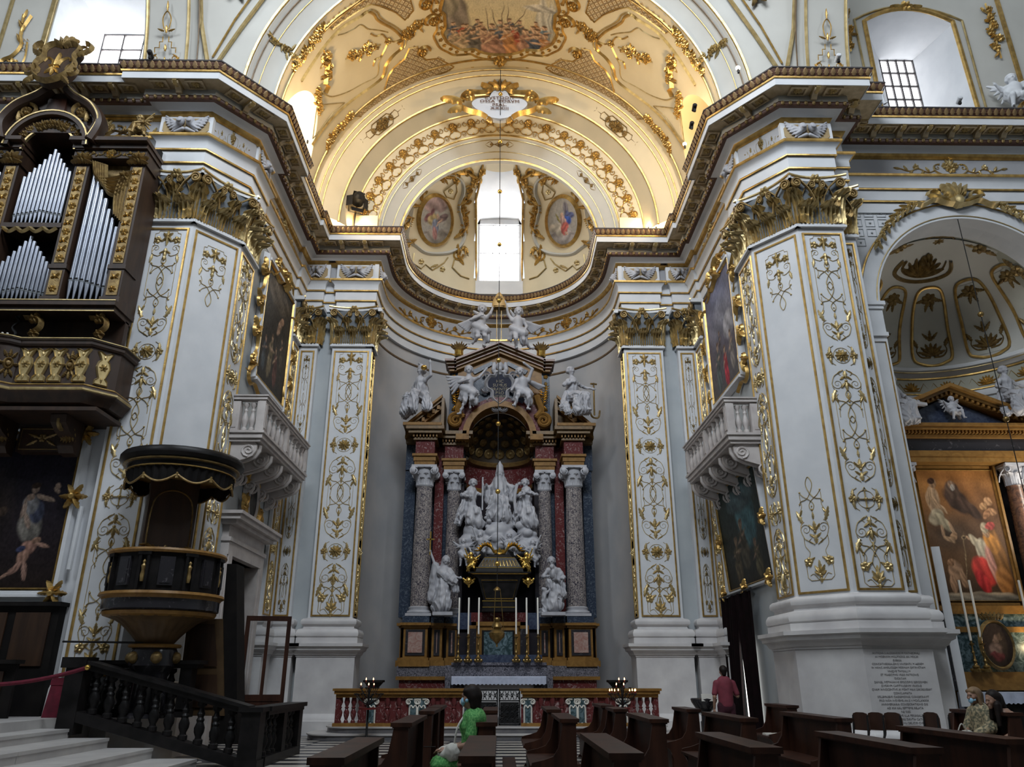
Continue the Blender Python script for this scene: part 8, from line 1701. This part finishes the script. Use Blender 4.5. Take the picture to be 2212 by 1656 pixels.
# woman in green, seated in profile (local -Y is her facing; placed turned to face -X)
hd=(0,-.03,1.27); fc=(0,-1,-.02)
B=head_prims(hd,fc)+[('c',(0,.01,1.06),(0,-.02,1.22),.05,.046),('c',(0,.02,.60),(0,.03,1.0),.12,.13),('c',(-.16,.03,1.02),(.16,.03,1.02),.05,.05),
 ('c',(.18,.03,1.0),(.20,-.02,.76),.045,.038),('c',(.20,-.02,.76),(.10,-.27,.70),.036,.026),('c',(-.18,.03,1.0),(-.20,-.02,.76),.045,.038),('c',(-.20,-.02,.76),(-.08,-.28,.70),.036,.026),
 ('c',(.09,0,.55),(.10,-.42,.52),.085,.06),('c',(-.09,0,.55),(-.10,-.42,.52),.085,.06),('c',(.10,-.42,.50),(.10,-.40,.08),.058,.036),('c',(-.10,-.42,.50),(-.10,-.44,.08),.058,.036),('c',(.10,-.40,.06),(.10,-.56,.04),.036,.028),('c',(-.10,-.44,.06),(-.10,-.60,.04),.036,.028)]
HN=[hand((.09,-.29,.695),(-.3,-1,-.05),(0,0,1),1.,.5),hand((-.07,-.30,.695),(.3,-1,-.05),(0,0,1),1.,.6)]
DR=[('c',(0,.02,.58),(0,.03,1.02),.145,.15,(.006,5,0)),('c',(-.15,.03,1.03),(.15,.03,1.03),.07,.07),('c',(.16,.03,1.02),(.205,.0,.86),.075,.07),('c',(-.16,.03,1.02),(-.205,.0,.86),.075,.07),('e',(0,-.06,.94),(.13,.09,.09)),('c',(0,.02,.56),(.09,-.38,.53),.15,.105,(.01,6,0)),('c',(0,.02,.56),(-.09,-.38,.53),.15,.105,(.01,6,1)),('c',(0,.0,.50),(0,-.34,.47),.13,.12)]
HR=[('e',(0,.0,1.31),(.098,.112,.112)),('c',(.055,.02,1.27),(.06,.02,1.17),.055,.04),('c',(-.055,.02,1.27),(-.06,.02,1.17),.055,.04),('c',(0,.05,1.28),(0,.05,1.165),.075,.06),('c',(-.05,-.075,1.34),(.05,-.075,1.34),.032,.032)]
T=person('woman in a green dress and blue face mask seated in profile in a pew',(-.22,10.15,0),R(-90),B,HN,[('dress',DR,'green',.014,.03),('hair',HR,'hairdark',.013,.03),('face_mask',[('e',(0,-.105,1.222),(.052,.034,.05)),('c',(-.06,-.06,1.235),(.06,-.06,1.235),.024,.024)],'mask',.008,.02)])
ob('eyes',eye_mb(hd,fc),'hairdark',T); ob('mask_strap',MB().tube([(.06,-.08,1.24),(.082,-.01,1.26)],.004,5).tube([(-.06,-.08,1.24),(-.082,-.01,1.26)],.004,5),'mask',T)
T=th('handbag','white cloth shoulder bag resting on the lap of the woman in green','bag',m=FR((-.22,10.15,0),R(-90))); ob('bag_body',fig_mesh('bag_body',[('c',(-.1,-.25,.66),(.12,-.22,.66),.09,.10,(.01,6,0)),('e',(0,-.33,.64),(.15,.08,.09)),('c',(.1,-.1,.68),(.14,-.22,.70),.05,.07)],'bagcloth',.014,.04),None,T); ob('bag_strap',MB().tube(cr([(.14,-.2,.74),(.12,-.16,.95),(-.05,-.04,1.11),(-.13,.06,1.1),(-.10,.17,.95),(.05,.17,.75),(.15,.08,.68)],6),.012,6),'bagcloth',T)
o=ob('mobile_phone',MB().box(-.035,.035,-.07,.07,-.004,.004),'black',None,FR((-.72,10.15,.72),R(-90))); tag(o,'small dark phone held by the woman in green','phone')
# man seen from behind
hd=(0,-.02,1.62); fc=(.15,-1,0)
B=head_prims(hd,fc)+[('c',(0,.01,1.42),(0,-.01,1.56),.058,.055),('c',(0,0,.95),(0,0,1.34),.13,.15),('c',(-.19,.0,1.37),(.19,.0,1.37),.06,.06),('c',(.20,0,1.36),(.26,.03,1.08),.052,.042),('c',(.26,.03,1.08),(.27,-.03,.84),.04,.029),('c',(-.20,0,1.36),(-.27,.02,1.10),.052,.042),('c',(-.27,.02,1.10),(-.22,-.22,1.16),.04,.029),
 ('c',(.09,0,.92),(.11,-.01,.5),.09,.065),('c',(-.09,0,.92),(-.11,.01,.5),.09,.065),('c',(.11,-.01,.5),(.12,.02,.08),.062,.04),('c',(-.11,.01,.5),(-.12,.03,.08),.062,.04),('c',(.12,.02,.05),(.13,-.14,.04),.042,.035),('c',(-.12,.03,.05),(-.13,-.13,.04),.042,.035)]
HN=[hand((.27,-.04,.83),(0,-.1,-1),(1,0,0),1.,.4),hand((-.215,-.24,1.165),(.3,-1,.3),(0,0,1),1.,.9)]
SH=[('c',(0,0,.92),(0,0,1.36),.165,.175,(.006,5,0)),('c',(-.17,0,1.37),(.17,0,1.37),.07,.07),('c',(.19,0,1.36),(.25,.02,1.15),.072,.062),('c',(-.19,0,1.36),(-.26,.02,1.15),.072,.062),('c',(0,0,1.40),(0,.0,1.46),.08,.068)]
TR=[('c',(0,0,.95),(0,0,.86),.16,.16),('c',(.09,0,.88),(.11,-.01,.5),.115,.09,(.006,5,0)),('c',(-.09,0,.88),(-.11,.01,.5),.115,.09,(.006,5,0)),('c',(.11,-.01,.5),(.12,.02,.10),.088,.075,(.006,5,0)),('c',(-.11,.01,.5),(-.12,.03,.10),.088,.075,(.006,5,0))]
T=person('man in a dark red shirt and trousers standing with his back turned',(5.27,18.8,0),R(180)+R(0),[p for p in B],HN,[('shirt',SH,'shirtred',.014,.03),('trousers',TR,'trouser',.014,.03),('hair',[('e',(0,.005,1.665),(.09,.10,.095)),('c',(0,.05,1.64),(0,.05,1.575),.065,.055)],'hairdark',.012,.02),('shoe',[('c',(.12,.03,.035),(.13,-.15,.03),.05,.042)],'black',.012,.02),('shoe',[('c',(-.12,.04,.035),(-.13,-.14,.03),.05,.042)],'black',.012,.02)])
T.matrix_local=FR((5.27,18.8,0),PI)
ob('eyes',eye_mb(hd,fc),'hairdark',T)
o=ob('headphones',MB().tube([(.09*cos(a*.35),0,.09*sin(a*.35)) for a in range(19)],.02,6),'black',None,FR((5.56,19.08,1.22),rz=R(30))); tag(o,'black round gadget held up by the man in red','headphones')
# two seated women at the right
hd=(0,-.08,1.22); fc=(.1,-1,-.05)
B=head_prims(hd,fc)+[('c',(0,-.02,1.02),(0,-.07,1.17),.048,.045),('c',(0,.02,.58),(0,0,.97),.12,.125),('c',(-.16,.0,.99),(.16,.0,.99),.05,.05),('c',(.18,0,.97),(.22,-.08,.74),.045,.038),('c',(.22,-.08,.74),(.06,-.32,.66),.036,.026),('c',(-.18,0,.97),(-.22,-.08,.74),.045,.038),('c',(-.22,-.08,.74),(-.06,-.32,.68),.036,.026),('c',(.09,0,.53),(.10,-.42,.50),.085,.06),('c',(-.09,0,.53),(-.10,-.42,.50),.085,.06),('c',(.10,-.42,.5),(.10,-.42,.08),.058,.036),('c',(-.10,-.42,.5),(-.10,-.42,.08),.058,.036),('c',(.1,-.42,.05),(.1,-.58,.04),.036,.028),('c',(-.1,-.42,.05),(-.1,-.58,.04),.036,.028)]
HN=[hand((.05,-.335,.655),(-.3,-1,0),(0,0,1),1.,.6),hand((-.05,-.335,.675),(.3,-1,0),(0,0,1),1.,.6)]
BL=[('c',(0,.02,.56),(0,.0,.98),.155,.155,(.012,7,0)),('c',(-.15,.0,1.0),(.15,.0,1.0),.07,.07),('c',(.17,0,.98),(.225,-.07,.76),.085,.09,(.01,5,0)),('c',(-.17,0,.98),(-.225,-.07,.76),.085,.09,(.01,5,0)),('c',(.22,-.08,.76),(.12,-.24,.69),.075,.06,(.01,5,0))]
T=person('fair-haired woman in a patterned tan blouse seated with a white bag',(7.72,13.05,0),R(-78),B,HN,[('blouse',BL,'blouse',.014,.03),('trousers',[('c',(0,.02,.54),(.10,-.42,.50),.13,.085,(.006,5,0)),('c',(0,.02,.54),(-.10,-.42,.50),.13,.085,(.006,5,0)),('c',(.1,-.42,.5),(.1,-.42,.1),.08,.06),('c',(-.1,-.42,.5),(-.1,-.42,.1),.08,.06)],'denim',.014,.03),('hair',[('e',(0,-.045,1.27),(.095,.105,.092)),('c',(-.05,-.125,1.29),(.05,-.12,1.29),.03,.03),('c',(.07,-.05,1.25),(.075,-.03,1.08),.035,.03,(.004,6,0)),('c',(-.07,-.05,1.25),(-.075,-.03,1.08),.035,.03,(.004,6,1)),('c',(0,.02,1.24),(0,.04,1.06),.075,.05,(.006,7,0))],'hairbrown',.011,.02),('face_mask',[('e',(.01,-.15,1.155),(.05,.024,.042)),('c',(-.05,-.115,1.165),(.06,-.115,1.165),.018,.018)],'mask',.008,.015)])
ob('eyes',eye_mb(hd,fc),'hairdark',T)
T=th('handbag','white bag on the lap of the woman in the patterned blouse','bag',(7.34,13.0,.58)); ob('bag_body',fig_mesh('bag_body',[('c',(-.1,0,.05),(.1,.02,.06),.08,.09,(.012,6,0)),('e',(-.05,0,.0),(.13,.1,.07))],'bagcloth',.014,.04),None,T); ob('bag_strap',MB().tube(cr([(-.08,0,.1),(0,-.02,.24),(.1,0,.1)],6),.01,6),'bagcloth',T)
hd=(0,-.30,1.17); fc=(.0,-1,-.25)
B=head_prims(hd,fc)+[('c',(0,-.18,1.02),(0,-.27,1.12),.048,.045),('c',(0,.02,.58),(0,-.14,.95),.12,.125),('c',(-.16,-.15,.97),(.16,-.15,.97),.052,.052),('c',(.18,-.15,.95),(.20,-.24,.70),.046,.038),('c',(.20,-.24,.70),(.10,-.42,.60),.036,.026),('c',(-.18,-.15,.95),(-.20,-.24,.70),.046,.038),('c',(-.20,-.24,.70),(-.10,-.42,.60),.036,.026),('c',(.09,0,.53),(.10,-.42,.50),.085,.06),('c',(-.09,0,.53),(-.10,-.42,.50),.085,.06),('c',(.10,-.42,.5),(.10,-.42,.08),.058,.036),('c',(-.10,-.42,.5),(-.10,-.42,.08),.058,.036),('c',(.1,-.42,.05),(.1,-.58,.04),.036,.028),('c',(-.1,-.42,.05),(-.1,-.58,.04),.036,.028)]
HN=[hand((.09,-.435,.595),(-.3,-1,-.2),(0,0,1),1.,.6),hand((-.09,-.435,.595),(.3,-1,-.2),(0,0,1),1.,.6)]
T=person('woman with long dark hair in a black sleeveless top leaning forward',(8.02,12.75,0),R(-80),B,HN,[('top',[('c',(0,.02,.56),(0,-.12,.90),.145,.148,(.006,5,0)),('c',(.11,-.15,.94),(.12,-.16,.99),.035,.03),('c',(-.11,-.15,.94),(-.12,-.16,.99),.035,.03)],'black',.014,.03),('trousers',[('c',(0,.02,.54),(.10,-.42,.50),.13,.085),('c',(0,.02,.54),(-.10,-.42,.50),.13,.085),('c',(.1,-.42,.5),(.1,-.42,.1),.08,.06),('c',(-.1,-.42,.5),(-.1,-.42,.1),.08,.06)],'black',.016,.03),('hair',[('e',(0,-.26,1.22),(.10,.11,.105)),('c',(.05,-.24,1.2),(.07,-.28,.92),.06,.045,(.006,6,0)),('c',(-.05,-.24,1.2),(-.07,-.28,.92),.06,.045,(.006,6,1)),('c',(0,-.19,1.2),(0,-.1,.90),.08,.06,(.006,6,0)),('c',(.09,-.30,1.1),(.11,-.34,.82),.05,.03)],'hairdark',.013,.03)])
ob('eyes',eye_mb(hd,fc),'hairdark',T)
# ================================================================ SMALL FURNISHINGS
def votive(x,y,lit,label):
    T=th('votive_stand',label,'candle stand',(x,y,0)); ob('pole',MB().lathe([(.2,0),(.2,.03),(.05,.06),(.028,.1),(.028,1.3),(.05,1.32)],12),'iron',T); ob('drip_tray',MB().lathe([(.02,.74),(.24,.75),(.25,.79),(.02,.77)],16),'votivered',T)
    k=0
    for tier,(r,z,n) in enumerate(((.34,1.12,11),(.22,1.26,7),(.10,1.38,4))):
        for i in range(n):
            a=2*PI*i/n+tier*.3; p=(r*cos(a),r*sin(a),z); ob('arm',MB().tube(cr([(0,0,z-.28),(r*.6*cos(a),r*.6*sin(a),z-.16),(p[0],p[1],z-.03)],4),.009,5),'iron',T); c=ob('cup',MB().lathe([(.012,-.03),(.034,-.02),(.036,.0),(.03,.0)],8,p),'iron',T)
            if k%3!=2 if lit>12 else (tier>0 and k%2==0) or k in(3,): 
                ob('wick_candle',MB().lathe([(.014,0),(.014,.05)],8,p),'votivered',T); ob('flame',MB().lathe([(.001,.05),(.014,.065),(.011,.085),(.001,.11)],6,p),'flame',T)
            k+=1
pm('votivered',(.20,.02,.02),(.16,.015,.015),5.,.4)
votive(-3.16,20.75,7,'black iron votive stand with a few lit candles left of the altar rail'); votive(3.2,20.75,20,'black iron votive stand crowded with lit candles right of the aisle')
T=th('stoup','dark stone lectern-like stoup with a white card beside the man in red','stoup',(4.92,19.4,0)); ob('bowl',MB().lathe([(.05,.0),(.2,.02),(.2,.1),(.1,.2),(.09,.7),(.2,.8),(.3,.95),(.32,1.02),(.3,1.04),(.05,1.02)],16),'darkmarble',T); ob('card',MB().box(-.13,.13,-.3,-.29,.98,1.14),'candle',T)
for k,s in enumerate(('AVVISO',)): pass
for s,lab in((-1,'left'),(1,'right')):
    T=th('wall_shelf','small black wooden shelf on the %s jamb of the apse'%lab,'shelf',(s*3.55,24.0,1.28)); ob('shelf_board',MB().box(-.28,.28,-.25,.25,.08,.14).frustum(-.1,.1,-.1,.1,-.1,-.25,.25,-.22,.22,.08),'black',T)
# inscription
T=th('inscription','long Latin inscription carved in the white pedestal behind the chairs','inscription',(7.89,15.815,1.3))
lines=['ANTIQVA S ALEXANDRI M CATHEDRALI','IN MOENIVM MOLITIONE AN MDLXI','EVERSA','CONCATHEDRALEM S VINCENTII M AEDEM','IN HANC AMPLIOREM FORMAM EXTRVCTAM','VNIQVE THVSALI M','ET PRAECIPVO VRBIS PATRONO','DICATAM','DANIEL IVSTINIANVS EPISCOPVS BERGOMEN','DVORVM CAPITVLORVM VNIONE','QVAM INNOCENTIVS XI PONT MAX DECREVERAT','CONCLAMATA','SOLEMNIBVS CAEREMONIIS CONSECRAVIT','PRID NON NOVEMB AN S V MDCLXXXIX','ANNIVERSARIA CONSECRATIONIS DIE','AD XIX KAL SEPTEMB RELATA','NE DIES','QVA VETVS ILLA FERIABALIS','ET CIVIVM MAERORE DIRVTA CATHEDRALIS','SACRIS OCCVLI DELICIIS CVRAT','PENITVS INTERIRET']
pm('incised',(.27,.26,.26),(.32,.31,.31),6.,.8)
for i,s in enumerate(lines): text('lettering',s,.052,'incised',T,FR((0,0,.64-.066*i))@UPR,.002)
ob('rule_line',MB().box(-.25,.25,-.004,.002,-.775,-.77),'incised',T)
# hanging lamp cords
T=th('sanctuary_lamp','hanging brass sanctuary lamp on a long cord before the altar','lamp',(.03,21.75,2.35)); ob('cord',MB().tube([(0,0,1.45),(0,0,19.6)],.012,6),'iron',T)
for i in range(9): ob('cord_ball',MB().sphere((0,0,2.1+2.05*i),.075,10,7),'gilt',T)
ob('lamp_bowl',MB().lathe([(.001,-.1),(.03,-.08),(.02,-.02),(.09,.05),(.2,.16),(.22,.26),(.16,.32),(.1,.36),(.14,.42),(.11,.5),(.06,.55),(.1,.62),(.08,.66),(.001,.66)],18),'giltdark',T); ob('lamp_crown',MB().lathe([(.02,1.48),(.09,1.42),(.1,1.38),(.03,1.36)],12),'giltdark',T)
for i in range(3): a=2*PI*i/3; ob('chain',MB().tube([(.19*cos(a),.19*sin(a),.28),(.09*cos(a),.09*sin(a),1.38)],.010,5),'giltdark',T)
T=th('hanging_cord','thin dark lamp cord with brass balls in the side chapel arch','cord',(12.28,17.35,4.)); ob('cord',MB().tube([(0,0,0),(0,0,9.25)],.012,6),'iron',T)
for z in(1.2,3.3,6.1): ob('cord_ball',MB().sphere((0,0,z),.075,10,7),'giltdark',T)
# floodlights and bulbs
T=th('stage_floodlight','black theatre floodlight with open barn doors clamped at the left arch foot','floodlight',m=FR((-4.95,22.75,16.9),R(25)))
ob('housing',MB().lathe([(.19,0),(.21,.05),(.2,.35),(.12,.45)],16).xf(FR(rx=R(70))),'iron',T); ob('lens',MB().lathe([(.001,-.01),(.18,0)],16).xf(FR(rx=R(70))),'glassdark',T); ob('yoke',MB().tube([(-.26,.1,0),(-.26,.12,-.3),(.26,.12,-.3),(.26,.1,0)],.02,6).tube([(0,.12,-.3),(0,.2,-.85)],.03,6),'iron',T)
for a,b in((.28,0),(-.28,1)): ob('barn_door',MB().box(-.2,.2,-.02,.0,-.0,.24),'iron',T,FR((0,-.05,.2 if b==0 else -.2),rx=R(60 if b==0 else 150)))
for a in(-1,1): ob('barn_door',MB().box(-.12,.12,-.02,0,-.2,.2),'iron',T,FR((a*.28,-.1,0),rz=a*R(40)))
for i,(px,py,Y,lab) in enumerate(((1400,487,22.75,'first of two bright bulbs on the right attic'),(1417,487,22.75,'second of two bright bulbs on the right attic'),(1479,311,19.5,'bright lamp bulb behind the right cornice'),(665,300,19.8,'bright lamp bulb behind the left cornice'),(1594,147,15.4,'bright lamp bulb above the right pier cornice'))):
    p=at(px,py,Y=Y); T=th('lamp_bulb',lab,'lamp',tuple(p)); ob('bulb',MB().sphere((0,0,0),.06,10,8),'bulb',T); ob('socket',MB().lathe([(.03,-.16),(.035,-.05)],8),'iron',T)
for px,py,Y,lab in((158,122,14.9,'small black camera on the cornice under the choir window'),(325,117,14.9,'small black camera on the pier cornice near the organ'),(1810,125,15.0,'small white camera on the cornice by the putto'),(2072,216,16.4,'small white camera on the cornice under the nave window'),(1500,232,16.9,'upper of two black spotlights on the right cornice'),(1494,270,17.6,'lower of two black spotlights on the right cornice')):
    p=at(px,py,Y=Y); T=th('cornice_camera',lab,'camera',tuple(p)); ob('tube',MB().lathe([(.001,-.1),(.06,-.1),(.065,.08),(.05,.1)],12).xf(FR(rx=R(70))),'iron' if 'black' in lab else 'plaster',T); ob('mount',MB().box(-.03,.03,-.03,.03,-.14,0),'iron',T)
